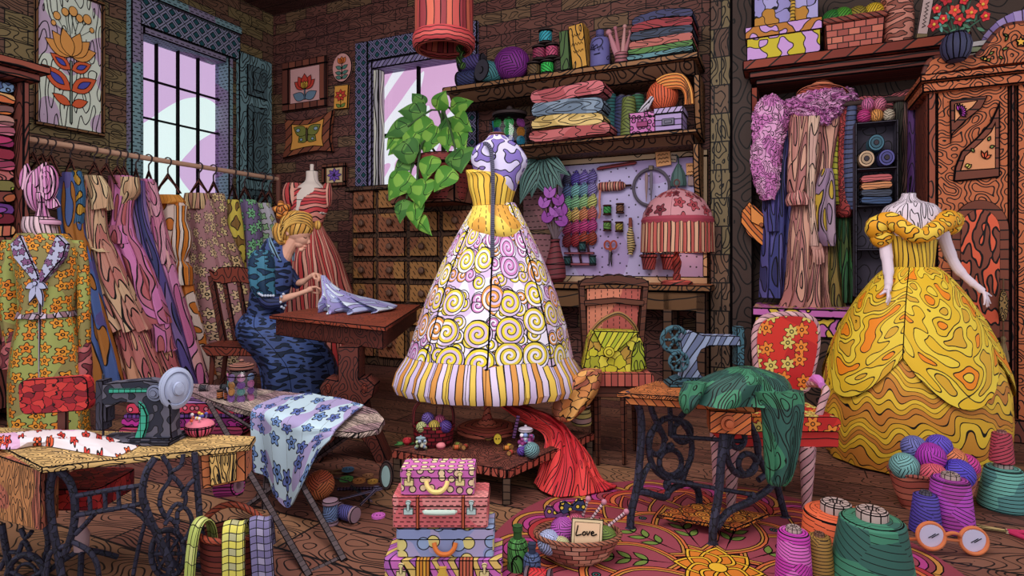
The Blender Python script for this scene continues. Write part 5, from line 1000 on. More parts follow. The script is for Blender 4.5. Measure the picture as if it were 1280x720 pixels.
PY = 538; X0 = 609
mb = MB(1.1); mb.lathe([(38, 0), (38, 4), (34, 6), (14, 8), (7, 14), (4, 24), (3.6, 150)], 28); t.part('stand', mb, pat('waves', (206, 106, 84), (186, 84, 72), s=7, amp=8))
m_lil2 = pat('blobs', (206, 196, 232), (124, 104, 178), s=11, thr=.56)
mb = MB(1); drape(mb, [(170, 611, 632), (177, 605, 640), (184, 594, 650), (196, 589, 658), (206, 590, 659), (222, 596, 651), (240, 604, 644)], X0, PY, th=22, nf=3, amp=0, flare=.1, n=30); t.part('torso', mb, m_lil2)
mb = MB(1); mb.lathe([(11, 0), (11.5, 3), (8, 5)], 16, c=(12, 0, PY - 171), sy=.8); t.part('neck_cap', mb, flat((128, 76, 70)))
m_yel = pat('stripes', (240, 200, 84), (226, 176, 66), s=7, amp=3); m_yel2 = pat('dashes', (240, 204, 92), s=8, sy=9, rot=1.57, lw=1, fill=(222, 160, 70), fs=40)
mb = MB(1); drape(mb, [(213, 582, 600), (222, 584, 646), (236, 586, 645), (250, 590, 641), (262, 592, 639)], X0, PY, th=25, nf=4, amp=.02, flare=0, n=40, every=0); t.part('corselet', mb, m_yel)
mb = MB(1); drape(mb, [(258, 591, 640), (268, 588, 645), (282, 582, 655), (296, 586, 656), (308, 606, 648), (314, 622, 640)], X0, PY, th=30, nf=4, amp=.02, flare=.5, n=40, y0=-3); t.part('peplum', mb, m_yel2)
m_spi = pat('spirals', (214, 186, 222), (236, 226, 244), (232, 206, 70), (238, 214, 60), (206, 130, 190), (226, 150, 70), s=34, lw=1.1)
mb = MB(1.1); offx = lambda q: (2 + 9 * q, 0)
mb.lathe([(104, 84), (103, 90), (99, 106), (93, 130), (80, 170), (64, 210), (46, 246), (30, 276), (24, 284)], 48, c=(0, 0, 0), sy=.78, wob=lambda th, q: 1 + .02 * math.cos(8 * th) * (1 - q), off=offx, every=6, rings=(1,), cap=False); t.part('skirt', mb, m_spi)
mb = MB(.9); mb.lathe([(114, 52), (118, 60), (114, 76), (105, 90), (102, 96)], 96, sy=.78, wob=lambda th, q: 1 + (.022 * math.cos(30 * th) + .012 * math.cos(9 * th)) * (1 - q), off=lambda q: (2, 0), every=3, rings=(0,), cap=False, thick=1); t.part('hem_ruffle', mb, pat('stripes', (236, 196, 88), (214, 190, 226), (222, 150, 76), (226, 206, 234), s=7.5, amp=6))
q = T('tape_measure', 'dark measuring tape hanging down the front of the spiral gown', 'tape measure', **{**onBench(617, 538), 'Y': t.Y}); mb = MB(.6)
pts = [(606 - X0, -21, PY - 184), (611 - X0, -23.5, PY - 186), (615 - X0, -25, PY - 196), (617 - X0, -28.5, PY - 222), (617 - X0, -28.5, PY - 255), (617 - X0, -39, PY - 275), (617 - X0, -43, PY - 296), (617 - X0, -47.5, PY - 322)]
mb.tube([(p[0] - 8, p[1] - 2, p[2]) for p in pts], 2.9, 6, sm=3, flat=.25, up=(0, 1, 0)); q.part('tape', mb, pat('check', (84, 80, 104), (84, 80, 104), s=400, sy=2.4, lw=1))
# ------------------------------------------------------------------ brown chair with a handbag
m_brc = pat('waves', (84, 46, 36), (96, 54, 40), s=9, amp=9, lw=1)
t = T('wooden_chair', 'dark brown chair with a peach cane back, a yellow-green handbag on its seat', 'chair', 770, 575); PY = 575; sx = lambda x: x - 770; sz = lambda y: PY - y
mb = MB(1.1); mb.prism([(sx(x), sz(y)) for x, y in ((738, 362), (811, 362), (800, 466), (738, 466))], 40, 45); t.part('back_panel', mb, pat('dashes', (206, 124, 98), s=6, sy=8, rot=1.57, lw=1, fill=(172, 84, 76), fs=70))
for a, b, c, d in ((731, 352, 738, 478), (816, 352, 806, 478)): mb = MB(1); mb.prism([(sx(a - 4), sz(b)), (sx(a + 4), sz(b)), (sx(c + 4), sz(d)), (sx(c - 4), sz(d))], 36, 47); t.part('back_post', mb, m_brc)
mb = MB(1.1); o_ = [(sx(727), sz(360))] + [(sx(730 + 88 * i / 24), sz(353 - 8 * math.sin(PI * i / 24) - 2.2 * abs(math.sin(PI * i / 4)))) for i in range(25)] + [(sx(820), sz(361)), (sx(773), sz(356))]; mb.prism(o_, 34, 48); t.part('crest_rail', mb, m_brc)
mb = MB(1.1); mb.prism([(sx(734), sz(378)), (sx(774), sz(374)), (sx(814), sz(378)), (sx(813), sz(386)), (sx(774), sz(382)), (sx(735), sz(386))], 35, 47); t.part('slat', mb, m_brc)
mb = MB(1.1); mb.prism(rrect(sx(738), sx(812), sz(478), sz(462), 5), -26, 40); t.part('seat', mb, pat('stripes', (186, 92, 78), (164, 78, 70), s=8, amp=3))
mb = MB(1.0); mb.box(sx(740), sx(809), -22, 38, sz(492), sz(478)); t.part('seat_frame', mb, m_brc)
for x, y in ((744, -18), (776, -18), (746, 34), (800, 34)): mb = MB(.9); mb.tube([(sx(x), y, sz(490)), (sx(x) + .5, y, sz(530)), (sx(x) + 1, y, 0)], [5, 4.4, 3], 4, lw=.9); t.part('leg', mb, m_brc)
t2 = T('handbag', 'yellow-green handbag with a round clasp and arched handle on the brown chair', 'handbag', 766, None, Y=t.Y * 1.0, z=sz(463) * t.k); BY = 462
mb = MB(1.1); mb.prism([(727 - 766, 4), (731 - 766, 0), (797 - 766, 0), (806 - 766, 5), (801 - 766, 36), (795 - 766, 50), (741 - 766, 51), (735 - 766, 40)], -14, 16); t2.part('body', mb, pat('cells', (196, 186, 50), (160, 158, 46), (214, 200, 70), (180, 140, 60), s=11))
mb = MB(1.1); mb.prism([(739 - 766, 51.5), (796 - 766, 50), (768 - 766, 26), (757 - 766, 24), (748 - 766, 34)], -17, -13); t2.part('flap', mb, pat('stripes', (206, 196, 60), (170, 176, 50), s=6, amp=6, rot=.5))
mb = MB(1.0); mb.prism([(785 - 766, 2), (803 - 766, 5), (802 - 766, 30), (797 - 766, 40), (790 - 766, 36), (786 - 766, 22)], -17.5, -13); t2.part('side_gusset', mb, pat('contour', (150, 160, 46), s=10, sy=34, k=6))
mb = MB(.8); mb.prism(ell(-8, 26, 7, 7, 18), -20, -14); mb.prism(ell(-8, 26, 4, 4, 12), -21.5, -14); t2.part('clasp', mb, flat((206, 190, 60)))
mb = MB(0); mb.tube([(741 - 766, 0, 50), (751 - 766, -3, 62), (768 - 766, -4, 71), (779 - 766, -4, 69), (791 - 766, -3, 58), (796 - 766, 0, 48)], 2.6, 8, sm=4); t2.part('handle', mb, pat('stripes', (150, 110, 66), s=4, amp=1))
t2 = T('folded_shawl', 'orange-brown patterned shawl hanging off the front of the brown chair', 'shawl', 716, None, Y=t.Y - .16, z=.19); PYs = HOR + (CAMZ - .19) * FOC / t2.Y
mb = MB(.9); drape(mb, [(462, 728, 752), (474, 712, 752), (492, 698, 746), (508, 691, 734), (520, 692, 722), (526, 700, 712)], 716, PYs, th=11, nf=5, amp=.16, every=4, flare=.3); t2.part('cloth', mb, pat('cells', (206, 132, 76), (190, 112, 84), (222, 160, 90), (168, 96, 76), s=12))
# ------------------------------------------------------------------ things on the low bench
q = onBench(727, 531); t = T('brush_pot', 'cream and yellow zigzag pot of brushes on the bench end', 'pot', **q); mb = MB(1); mb.lathe([(11, 0), (12.5, 3), (12, 14), (10, 21), (11.5, 23), (11, 26), (9, 26)], 20, rings=(3,)); t.part('pot', mb, pat('waves', (236, 214, 130), (224, 176, 176), (240, 226, 160), s=6, amp=3))
for i, (x, z, c, nm) in enumerate(((-6, 40, (220, 214, 220), 'white brush in the zigzag pot, leaning to the window'), (0, 44, (120, 112, 120), 'grey brush upright in the zigzag pot'), (5, 38, (206, 200, 206), 'short pale brush in the zigzag pot'))): stick(nm, 'paint_brush', (x * .3, 0, 6), (x, -2, z), 2, c, 'brushes in the zigzag pot', '', **q)
q = onBench(542, 556); t = T('yarn_basket', 'dark red woven basket with an arched handle on the low bench', 'basket', **q); mb = MB(1.1); mb.lathe([(20, 0), (24, 4), (26, 24), (27, 27), (24, 27), (22, 20), (4, 18)], 24, sy=.7); t.part('basket', mb, pat('weave', (150, 36, 48), (110, 26, 40), (130, 30, 44), s=8, sy=5, k=0)); mb = MB(0); mb.tube([(-25, 0, 22), (-24, 0, 44), (-14, 0, 56), (0, 0, 58), (14, 0, 56), (24, 0, 44), (25, 0, 22)], 2, 8, sm=4); t.part('handle', mb, pat('stripes', (120, 40, 44), s=3, amp=1))
for dx, dz, r, c, nm in ((-15, 20, 7, (190, 190, 130), 'cream-green'), (-7, 28, 8, (110, 84, 160), 'violet'), (1, 20, 8, (190, 160, 70), 'mustard'), (8, 27, 7, (180, 80, 120), 'rose'), (15, 20, 8, (96, 66, 150), 'purple'), (-5, 19, 6, (160, 60, 110), 'magenta')):
    T('yarn_ball', nm + ' small yarn ball in the dark red basket', 'yarn', 542 + dx, None, Y=q['Y'] - .02 - (.03 if dz < 22 else 0), z=zb + (dz - 2) * q['Y'] / FOC, group='yarn balls in the dark red basket', solo=True).one((lambda m: (m.ball((0, 0, r), r, n=14, m=10), m)[1])(MB()), yarn_mat(c, s=2.6))
for dx, dz, nm in ((3, 38, 'thin needle standing in the dark red basket between the violet and rose balls'), (12, 40, 'thin needle standing in the dark red basket above the rose ball')): stick(nm, 'knitting_needle', (dx * .6, 4, 22), (dx, 5, dz + 8), .8, (60, 40, 46), 'needles in the dark red basket', '', tipc=(120, 30, 50), **q)
q = onBench(526, 561.5); t, rn = jar('little glass jar of pale beads by the dark red basket', 526, None, 7.5, 15, 5, flat((150, 170, 180)), Y=q['Y'], z=zb)
rnd = random.Random(2)
def beads(px, Y, z, r, h, br, cols, label, group, n):
    i = 0; k = Y / FOC
    while i < n:
        a = -PI + PI * rnd.random(); zz = br + (h * .66) * (i / n)
        ci = rnd.choice(cols); mb = MB(); mb.ball((0, 0, 0), br, n=10, m=7)
        o = T('bead', label % ci[1], 'bead', px, None, Y=Y, z=z, solo=True, group=group); o.loc = o.loc + Vector((r * .75 * math.cos(a), r * .75 * math.sin(a), zz)) * k; o.one(mb, flat(ci[0])); i += 1
beads(526, q['Y'], zb, 7.5, 15, 2.3, [((206, 214, 160), 'pale green'), ((176, 190, 214), 'pale blue'), ((226, 214, 190), 'cream')], '%s bead in the little jar by the dark red basket', 'beads in the little jar', 14)
q = onBench(657, 562); t, rn = jar('glass jar of pink, white and blue beads at the bench corner', 657, None, 11, 27, 6, flat((206, 190, 206)), Y=q['Y'], z=zb)
beads(657, q['Y'], zb, 11, 27, 3, [((214, 150, 190), 'pink'), ((236, 226, 236), 'white'), ((130, 150, 206), 'blue'), ((190, 80, 150), 'magenta')], '%s bead in the jar at the bench corner', 'beads in the corner jar', 26)
for px, py, r, c, nm in ((665, 577, 10, (120, 160, 166), 'grey-teal yarn ball at the bench corner beside the red cloth'), (652, 574, 6, (104, 70, 170), 'small violet yarn ball at the bench corner')):
    q = onBench(px, py - 4); yarn_ball(nm, c, q['px'], None, r, Y=q['Y'], z=q['z'], s=2.6)
q = onBench(551, 561); t = T('pin_cake', 'tiny pink pincushion on the bench beside the basket', 'pincushion', **q); mb = MB(.7); mb.lathe([(5, 0), (6, 3)], 14); t.part('cup', mb, flat((170, 70, 90))); mb = MB(); mb.ball((0, 0, 4), 6, 6, 4, 12, 8); t.part('cushion', mb, flat((226, 130, 140)))
q = onBench(506, 556); t = T('fabric_rose', 'small red fabric rose with green leaves on the bench end', 'flower', **q); mb = MB(.7); mb.lathe([(2, 0), (6, 4), (5, 8), (3, 6), (2, 9), (.5, 7)], 14, every=3, off=lambda q: (3, 0)); t.part('bloom', mb, flat((190, 50, 60))); mb = MB(.6)
for a in (10, 60, 150, 200): mb.plate(leafpts(0, 0, 14, 3.5, a), .3, 1.8)
t.part('leaf', mb, flat((76, 130, 70)))
q = onBench(624, 556); t = T('smiling_button', 'round yellow button leaning among the little things on the bench', 'button', px=622, Y=q['Y'], z=q['z']); mb = MB(.8); M = rot('X', -12); mb.prism(ell(0, 7, 5.4, 7, 20), -1.5, 1.5, tf=M); t.part('disc', mb, flat((236, 196, 60))); mb = MB(0); mb.ball((-1.8, -1.6, 8), .8, n=8, m=6); mb.ball((1.8, -1.6, 8), .8, n=8, m=6); t.part('hole', mb, INK)
for i, (px, py, c, nm) in enumerate(((629, 563, (206, 120, 50), 'orange'), (636, 570, (190, 70, 60), 'brick'), (640, 562, (206, 160, 60), 'gold'), (575, 562, (190, 90, 50), 'rust'), (583, 560, (170, 60, 50), 'dark red'), (570, 558, (120, 130, 60), 'olive'))):
    q = onBench(px, py); t = T('thread_spool', nm + ' tiny spool lying on the low bench', 'spool', group='tiny spools on the low bench', **q); spool_parts(t, 3.2, 9, flat(c), flat((170, 120, 70)), tf=Matrix.Translation((0, 0, 3.2)) @ Matrix.Rotation(i * 1.1, 4, 'Z') @ Matrix.Rotation(PI / 2, 4, 'Y'), lw=.6)
q = onBench(640, 548); t = T('ribbon_strip', 'purple zigzag ribbon hanging from the gown hem to the bench', 'ribbon', px=645, Y=q['Y'], z=q['z'], solo=True); mb = MB(.8); mb.tube([(-3, -2, 1), (0, -4, 16), (3, -5, 30)], 2.6, 6, flat=.3, up=(0, 1, 0), lw=.6); t.one(mb, pat('waves', (170, 110, 176), s=4, amp=3))
t = T('shears', 'small open gold shears lying on the bench by the form stand', 'scissors', **onBench(616, 548)); mb = MB(.6)
for a in (25, -25): mb.plate([(-1.6, 0), (1.6, 0), (1, 26), (-1, 26)], .4, 2, tf=rot('Z', a))
t.part('blade', mb, flat((190, 90, 60))); mb = MB(0)
for sg in (-1, 1): mb.tube([(sg * 5 + 3.6 * math.cos(a), -5 + 5 * math.sin(a), 1.2) for a in [2 * PI * i / 12 for i in range(12)]], 1, 6, closed=True)
t.part('handle', mb, flat((150, 110, 60)))
# red cloth spilling from the bench onto the floor
t = T('red_cloth', 'long bright red cloth spilling from the low bench onto the floor', 'cloth', 690, 618, solo=True); top = [onBench(600 + 10 * i, 535) for i in range(2)]
C0 = [((622, 506, 3.62), (655, 528, 3.5), (680, 545, 3.42), (676, 580, 3.3), (668, 605, 3.22)), ((634, 506, 3.66), (672, 520, 3.52), (700, 542, 3.46), (700, 580, 3.26), (690, 620, 3.08)), ((645, 506, 3.70), (690, 520, 3.56), (712, 545, 3.48), (726, 585, 3.26), (728, 620, 3.1)), ((655, 507, 3.74), (700, 530, 3.60), (728, 560, 3.46), (745, 598, 3.28), (762, 612, 3.16)), ((662, 508, 3.76), (703, 534, 3.62), (734, 566, 3.5), (752, 598, 3.32), (771, 608, 3.22))]
cols_ = []
for i in range(5):
    p = [Vector(L_(t, *c)) for c in C0[i]]; cols_.append(smooth_pts(p, 6))
rows_ = []
for j in range(len(cols_[0])):
    ln = smooth_pts([c[j] for c in cols_], 9); q = j / (len(cols_[0]) - 1)
    rows_.append([(p.x, p.y - 4.5 * math.sin(i * .95 + q * 1.5) * (.35 + .65 * math.sin(PI * min(1, q * 1.1))), max(.6, p.z + 1.2 * math.sin(i * .95 + 1))) for i, p in enumerate(ln)])
mb = MB(.9); mb.grid(rows_, thick=1.4, every=0, lw=.9); t.one(mb, pat('contour', (226, 66, 66), s=14, sy=70, k=6, lw=1.1, fill=(206, 48, 58), fs=50))
# ------------------------------------------------------------------ treadle sewing table on the rug
ZT = .64
t = T('treadle_table', 'orange-brown treadle sewing table with dark iron legs standing on the rug', 'table', 890, 683); TT = t
Q = [G_(t, *p, ZT) for p in ((770, 491), (952, 502), (988, 486), (820, 476))]; zq = Q[0][2]
m_or = pat('contour', (196, 112, 62), s=16, sy=12, k=7, seed=6); m_iron = pat('cells', (46, 44, 62), (40, 38, 54), (54, 52, 72), s=9, lw=1)
mb = MB(1.1); mb.plate([(p[0], p[1]) for p in Q], zq - 6, zq); t.part('table_top', mb, m_or)
ctr = [sum(p[i] for p in Q) / 4 for i in (0, 1)]; ins = lambda p, f: (ctr[0] + (p[0] - ctr[0]) * f, ctr[1] + (p[1] - ctr[1]) * f)
mb = MB(1.1); mb.plate([ins(p, .9) for p in Q], zq - 16, zq - 6); t.part('apron', mb, pat('stripes', (206, 120, 66), (186, 100, 60), s=9, amp=3, rot=.7))
fl = G_(t, 889, 500, ZT); d0 = MB(1.1); d0.box(fl[0] - 2, fl[0] + 48, fl[1] + 2, fl[1] + 44, zq - 42, zq - 14, tf=rot('Z', -14, (fl[0], fl[1], 0))); dw = t.part('drawer', d0, pat('stripes', (206, 112, 60), (176, 90, 54), s=7, amp=6, rot=.9))
d0 = MB(.9); d0.lathe([(10, 0), (10, 1.5), (5, 2), (5.5, 6), (3, 7)], 18, tf=Matrix.Translation((fl[0] + 20, fl[1] - 3, zq - 28)) @ Matrix.Rotation(PI / 2, 4, 'X')); t.part('knob', d0, flat((190, 96, 60)), dw)
def frame_tubes(name, Y0, x0, Y1, x1, parts):
    parts = [(p[0],) + p[1:-1] + (p[-1] * 1.3,) if p[0] == 'o' else (p[0] * 1.22, p[1]) if not isinstance(p[0], str) else p for p in parts]
    f = lambda px, py: L_(t, px, py, Y0 + (Y1 - Y0) * (px - x0) / (x1 - x0)); mb = MB(0)
    for p in parts:
        if p[0] == 'o': _, cx, cy, rx, ry, r = p; mb.tube([f(cx + rx * math.cos(2 * PI * i / 20), cy + ry * math.sin(2 * PI * i / 20)) for i in range(20)], r, 8, closed=True)
        elif p[0] == 'd': _, cx, cy, rx, ry = p; c = f(cx, cy); mb.ball(c, rx, 4, ry)
        elif p[0] == 'f': c = f(p[1], p[2]); mb.lathe([(9, 0), (8, 2.4), (3, 5)], 14, c=(c[0], c[1], 0), sy=.7, lw=.9)
        else: mb.tube([f(a, b) for a, b in p[1]], p[0], 8, sm=3)
    t.part(name, mb, m_iron)
frame_tubes('iron_leg', 2.72, 788, 2.93, 872, [(4.4, [(783, 493), (797, 505), (802, 530), (800, 570), (796, 610), (789, 640), (788, 662)]), (3.6, [(816, 497), (814, 510), (822, 530), (832, 550)]), (3.6, [(866, 494), (860, 510), (852, 520), (846, 530)]), (3, [(836, 497), (838, 520), (838, 545)]), ('o', 838, 560, 27, 38, 3.4), ('o', 853, 540, 11, 13, 3), ('o', 820, 552, 10, 16, 3), ('o', 838, 578, 14, 16, 3),
    ('d', 838, 558, 6, 6), ('d', 834, 606, 6, 8), (4, [(792, 625), (800, 614), (830, 622), (838, 612), (858, 604), (872, 612), (874, 632)]), (3.4, [(800, 610), (806, 590), (815, 578)]), (3.4, [(862, 575), (856, 592), (852, 604)]), ('f', 788, 662), ('f', 874, 634)])
frame_tubes('iron_leg', 2.566, 890, 2.84, 982, [(4.6, [(906, 528), (902, 570), (898, 620), (892, 655), (891, 681)]), (3.6, [(922, 527), (914, 545), (912, 560)]), (3.6, [(936, 527), (944, 545), (948, 570), (958, 590)]), ('o', 928, 562, 20, 32, 3.4), ('o', 922, 548, 9, 12, 3), ('o', 934, 580, 11, 13, 3), ('d', 940, 622, 6, 8), (4, [(895, 660), (910, 640), (935, 628), (960, 612), (968, 600)]), (4, [(958, 530), (966, 570), (970, 600), (976, 625), (982, 646)]), (3.4, [(948, 600), (960, 590), (968, 575)]), ('f', 891, 682), ('f', 982, 648)])
fb = lambda px, py, z: G_(t, px, py, z); mb = MB(0); a1, a2 = L_(t, 834, 600, 2.84), L_(t, 938, 618, 2.70); mb.tube([a1, a2], 3, 8); t.part('cross_bar', mb, m_iron); mb = MB(0); b1, b2 = L_(t, 838, 545, 2.85), L_(t, 928, 552, 2.68); mb.tube([b1, b2], 3, 8); t.part('cross_bar', mb, m_iron)
pl = [G_(t, *p, .06) for p in ((820, 645), (920, 662), (962, 644), (866, 630))]; mb = MB(1.1); mb.plate([(p[0], p[1]) for p in pl], pl[0][2] - 3, pl[0][2] + 2); t.part('treadle_plate', mb, pat('spirals', (206, 116, 50), (190, 96, 46), (226, 150, 60), (170, 80, 40), s=22))
# machine on it
t = T('sewing_machine', 'slate blue sewing machine with two spoked wheels on the treadle table on the rug', 'sewing machine', 862, None, Y=2.86, z=ZT); PY = HOR + (CAMZ - ZT) * FOC / t.Y; S = lambda x, y: (x - 862, PY - y)
m_sm = pat('stripes', (140, 148, 178), (98, 104, 136), s=7, amp=8, rot=.5); m_smd = pat('contour', (58, 92, 106), s=10, k=4)
mb = MB(1.1); mb.prism([S(*p) for p in ((836, PY - 4), (838, 474), (848, 470), (878, 470), (886, 476), (888, PY - 4))], -12, 14); mb.prism([S(*p) for p in ((833, PY), (833, PY - 5), (890, PY - 5), (890, PY))], -14, 16); t.part('base', mb, m_smd)
mb = MB(1.0); mb.prism([S(*p) for p in ((848, 474), (854, 452), (850, 438), (848, 426), (854, 416), (864, 413), (876, 418), (922, 419), (922, 431), (884, 431), (874, 436), (869, 446), (870, 460), (878, 474))], -9, 9); t.part('arm', mb, m_sm)
mb = MB(1.0); mb.box(*(S(918, 0)[0], S(928, 0)[0]), -8, 8, S(0, 456)[1], S(0, 408)[1]); t.part('needle_head', mb, m_smd); mb = MB(.5); mb.tube([S(922, 456)[:1] + (0,) + S(922, 456)[1:], S(922, 475)[:1] + (0,) + S(922, 475)[1:]], 1, 8); t.part('needle_bar', mb, flat((150, 150, 170)))
for cx, cy, r in ((842, 424, 18), (845, 450, 13)):
    mb = MB(0); w_ = S(cx, cy); y0 = -12 if r < 15 else -4
    mb.tube([(w_[0] + r * .85 * math.cos(2 * PI * i / 24), y0, w_[1] + r * .85 * math.sin(2 * PI * i / 24)) for i in range(24)], r * .17, 8, closed=True)
    for i in range(6): a = i * PI / 3; mb.tube([(w_[0], y0, w_[1]), (w_[0] + r * .85 * math.cos(a), y0, w_[1] + r * .85 * math.sin(a))], r * .1, 6)
    mb.ball((w_[0], y0, w_[1]), r * .28, 4, r * .28); t.part('hand_wheel', mb, m_smd)
# green cloth over the table corner
t = T('green_cloth', 'dark green cloth thrown over the end of the treadle table', 'cloth', 925, None, Y=2.60, z=ZT, solo=True); PY = HOR + (CAMZ - ZT) * FOC / t.Y
m_grn = pat('contour', (62, 122, 92), s=14, sy=40, k=7, fill=(48, 86, 78), fs=40)
mb = MB(.9); drape(mb, [(461, 928, 950), (466, 910, 968), (472, 894, 983), (482, 876, 992), (494, 862, 994), (503, 855, 992)], 925, PY, th=30, nf=6, amp=.08, y0=10, nr=20, every=7); drape(mb, [(476, 852, 880), (490, 847, 876), (504, 847, 868), (514, 852, 858)], 925, PY, th=10, nf=4, amp=.1, y0=-10, nr=10, every=6); drape(mb, [(484, 932, 994), (505, 942, 995), (540, 946, 990), (575, 949, 982), (592, 950, 976), (597, 952, 972)], 925, PY, th=15, nf=7, amp=.14, y0=-20, nr=20, every=5); t.one(mb, m_grn)
# ------------------------------------------------------------------ red armchair
t = T('armchair', 'antique red floral armchair with an oval back and twisted pink legs', 'armchair', 1000, 627); PY = 627; S = lambda x, y: (x - 1000, PY - y)
m_redf = pat('flowers', (184, 36, 36), (230, 132, 50), (214, 190, 100), s=22, rr=.36, n=6, fill=(206, 50, 40)); m_tw = pat('stripes', (206, 160, 164), (180, 130, 140), s=7, amp=2, rot=.75)
mb = MB(0); rim = [S(*p) for p in ((966, 494), (960, 450), (960, 420), (968, 404), (985, 398), (1012, 397), (1032, 402), (1040, 414), (1040, 440), (1034, 470), (1026, 494), (996, 500))]; mb.tube([(p[0], 38, p[1]) for p in rim], 4.6, 10, sm=3, closed=True); t.part('back_frame', mb, m_tw)
inner = [(S(1000, 447)[0] + (p[0] - S(1000, 447)[0]) * .97, S(1000, 447)[1] + (p[1] - S(1000, 447)[1]) * .97) for p in [(v.x, v.z) for v in smooth_pts([(p[0], 0, p[1]) for p in rim + [rim[0]]], 3)][:-1]]; mb = MB(1); mb.prism(inner, 33, 43, lw=0); t.part('back_cushion', mb, m_redf)
mb = MB(1.1); mb.prism(rrect(-104, 33, S(0, 530)[1], S(0, 512)[1], 8), -34, 40); t.part('seat_cushion', mb, m_redf)
mb = MB(1.1); mb.prism(rrect(-102, 32, S(0, 550)[1], S(0, 531)[1], 3), -30, 38); t.part('seat_rail', mb, pat('waves', (170, 34, 38), (190, 44, 42), s=10, amp=5))
for x, y, py in ((-5, -26, 627), (34 - 6, 34, 612), (-96, -26, 627), (-92, 34, 612)): mb = MB(0); mb.tube([(x, y, 78), (x + 1, y, 50), (x, y, 10), (x, y, 0)], [9.5, 8, 5.5, 5], 12); t.part('leg', mb, m_tw)
for sx_, x in ((1, 18), (-1, -92)):
    mb = MB(0); mb.tube([(x, -20, 78), (x - 8, -22, 100), (x - 2, -22, 128), (x + 4, -20, 142), (x + 8, 0, 146), (x + 10, 34, 140)], 4.4, 10, sm=4); t.part('arm', mb, m_tw)
    mb = MB(0); mb.tube([(x + 2, -14, 148), (x + 9, 10, 151), (x + 10, 26, 147)], [4, 6, 4], 10, sm=3); t.part('arm_pad', mb, flat((206, 120, 200)))
# ------------------------------------------------------------------ yellow ball gown on a form with arms
Yd = 3.7; t = T('dress_form', 'headless white form with long arms in a golden yellow ball gown', 'dress form', 1140, None, Y=Yd); PY = HOR + CAMZ * FOC / Yd
m_arm = pat('contour', (226, 206, 220), s=7, sy=36, k=5, lw=1); m_gold = pat('contour2', (226, 178, 40), (214, 160, 44), (236, 132, 26), (232, 196, 60), s=30, sy=17, k=5, lw=1.2); m_ruf = pat('waves', (218, 164, 46), (198, 122, 50), (232, 186, 56), (208, 140, 50), s=7.5, amp=44, lw=1.2)
mb = MB(1.1); mb.lathe([(97, 2), (102, 22), (104, 55), (102, 90), (96, 120), (80, 150), (60, 175), (30, 205)], 60, wob=lambda th, q: 1 + .018 * math.cos(14 * th) * (1 - q), cap=True, rings=(0,), sy=.85); t.part('ruffled_underskirt', mb, m_ruf)
mb = MB(1.1); rows_ = []; n = 100
for i in range(17):
    q = i / 16; row = []
    for j in range(n):
        a = 2 * PI * j / n + PI / 2; sw = abs(math.cos(2.5 * (a - PI / 2))); zb_ = 132 - 48 * (1 - sw) ** .8 * 1; zb_ = 84 + 52 * (1 - abs(math.sin(2.5 * (a - PI / 2)))) ; z = zb_ + (240 - zb_) * q
        zz = z; r = 105 - 0 * zz; tt = (zz - 60) / 180; r = 27 + 80 * max(0, math.cos(max(0, min(1, tt)) * PI / 2)) ** .78; r *= 1 + (.035 * abs(math.sin(2.5 * (a - PI / 2))) - .012 + .006 * math.sin(9 * q * 3 + a * 3)) * (1 - q * .7)
        row.append((r * math.cos(a), r * .86 * math.sin(a), zz))
    rows_.append(row)
sm_ = MB(1.1); bmf = sm_.grid(rows_, True, False, lw=1.1, rings=(0,), every=20, thick=1.5, deg=60); t.part('overskirt', sm_, m_gold)
mb = MB(1); drape(mb, [(292, 1106, 1170), (305, 1110, 1166), (330, 1115, 1163), (346, 1117, 1162), (356, 1114, 1166), (364, 1106, 1176)], 1140, PY, th=24, nf=12, amp=.02, flare=.2, every=0, n=44); t.part('bodice', mb, pat('stripes', (226, 182, 60), (206, 160, 50), s=5.5, amp=8))
mb = MB(.9); drape(mb, [(242, 1128, 1144), (247, 1127, 1144), (252, 1122, 1150), (258, 1110, 1166), (268, 1104, 1174), (290, 1106, 1172), (300, 1110, 1168)], 1140, PY, th=22, nf=3, amp=0, flare=.2, n=36); t.part('bust', mb, m_arm)
mb = MB(.9); mb.lathe([(8, 0), (8, 3), (5, 3), (5, 1)], 16, c=(-4, 0, PY - 244), sy=.8); t.part('neck_cap', mb, m_arm)
mb = MB(0); 
for pts, r in (([(1098, 290, -2), (1092, 284, -6), (1104, 276, -12), (1120, 292, -26), (1134, 296, -28), (1152, 286, -26), (1172, 276, -16), (1190, 276, -4)], [9, 13, 11, 10, 9, 10, 12, 11]),): mb.tube([(x - 1140, y, PY - p) for x, p, y in pts], r, 14, sm=4)
mb.ball((1099 - 1140, -4, PY - 296), 13, 12, 14); mb.ball((1186 - 1140, -2, PY - 280), 13, 12, 14); t.part('off_shoulder_band', mb, pat('blobs', (232, 156, 36), (240, 196, 70), s=11, sy=8, thr=.52))
def form_arm(pts, fingers):
    mb = MB(0); mb.tube([(x - 1140, y, PY - p) for x, p, y in pts], [7.5, 7, 6, 4.6, 4, 4.2], 12, sm=4); w_ = pts[-1]
    for i, (fx, fy) in enumerate(fingers): mb.tube([(w_[0] - 1140 + fx * .1, w_[2] + (i - 2) * 1.2, PY - w_[1] - fy * .0), (w_[0] - 1140 + fx * .55, w_[2] - 3 + (i - 2) * 1.8, PY - w_[1] - fy * .5), (w_[0] - 1140 + fx, w_[2] - 3 + (i - 2) * 2.0, PY - w_[1] - fy)], [2, 1.8, 1.0], 8, sm=2)
    o = t.part('arm', mb, m_skinw); remesh(o, t.k, .7)
m_skinw = flat((222, 200, 214))
form_arm([(1176, 288, -2), (1182, 312, -4), (1189, 335, -10), (1200, 352, -18), (1205, 358, -22), (1209, 363, -24)], [(-4, 16), (1, 19), (5, 18), (9, 15), (12, 6)])
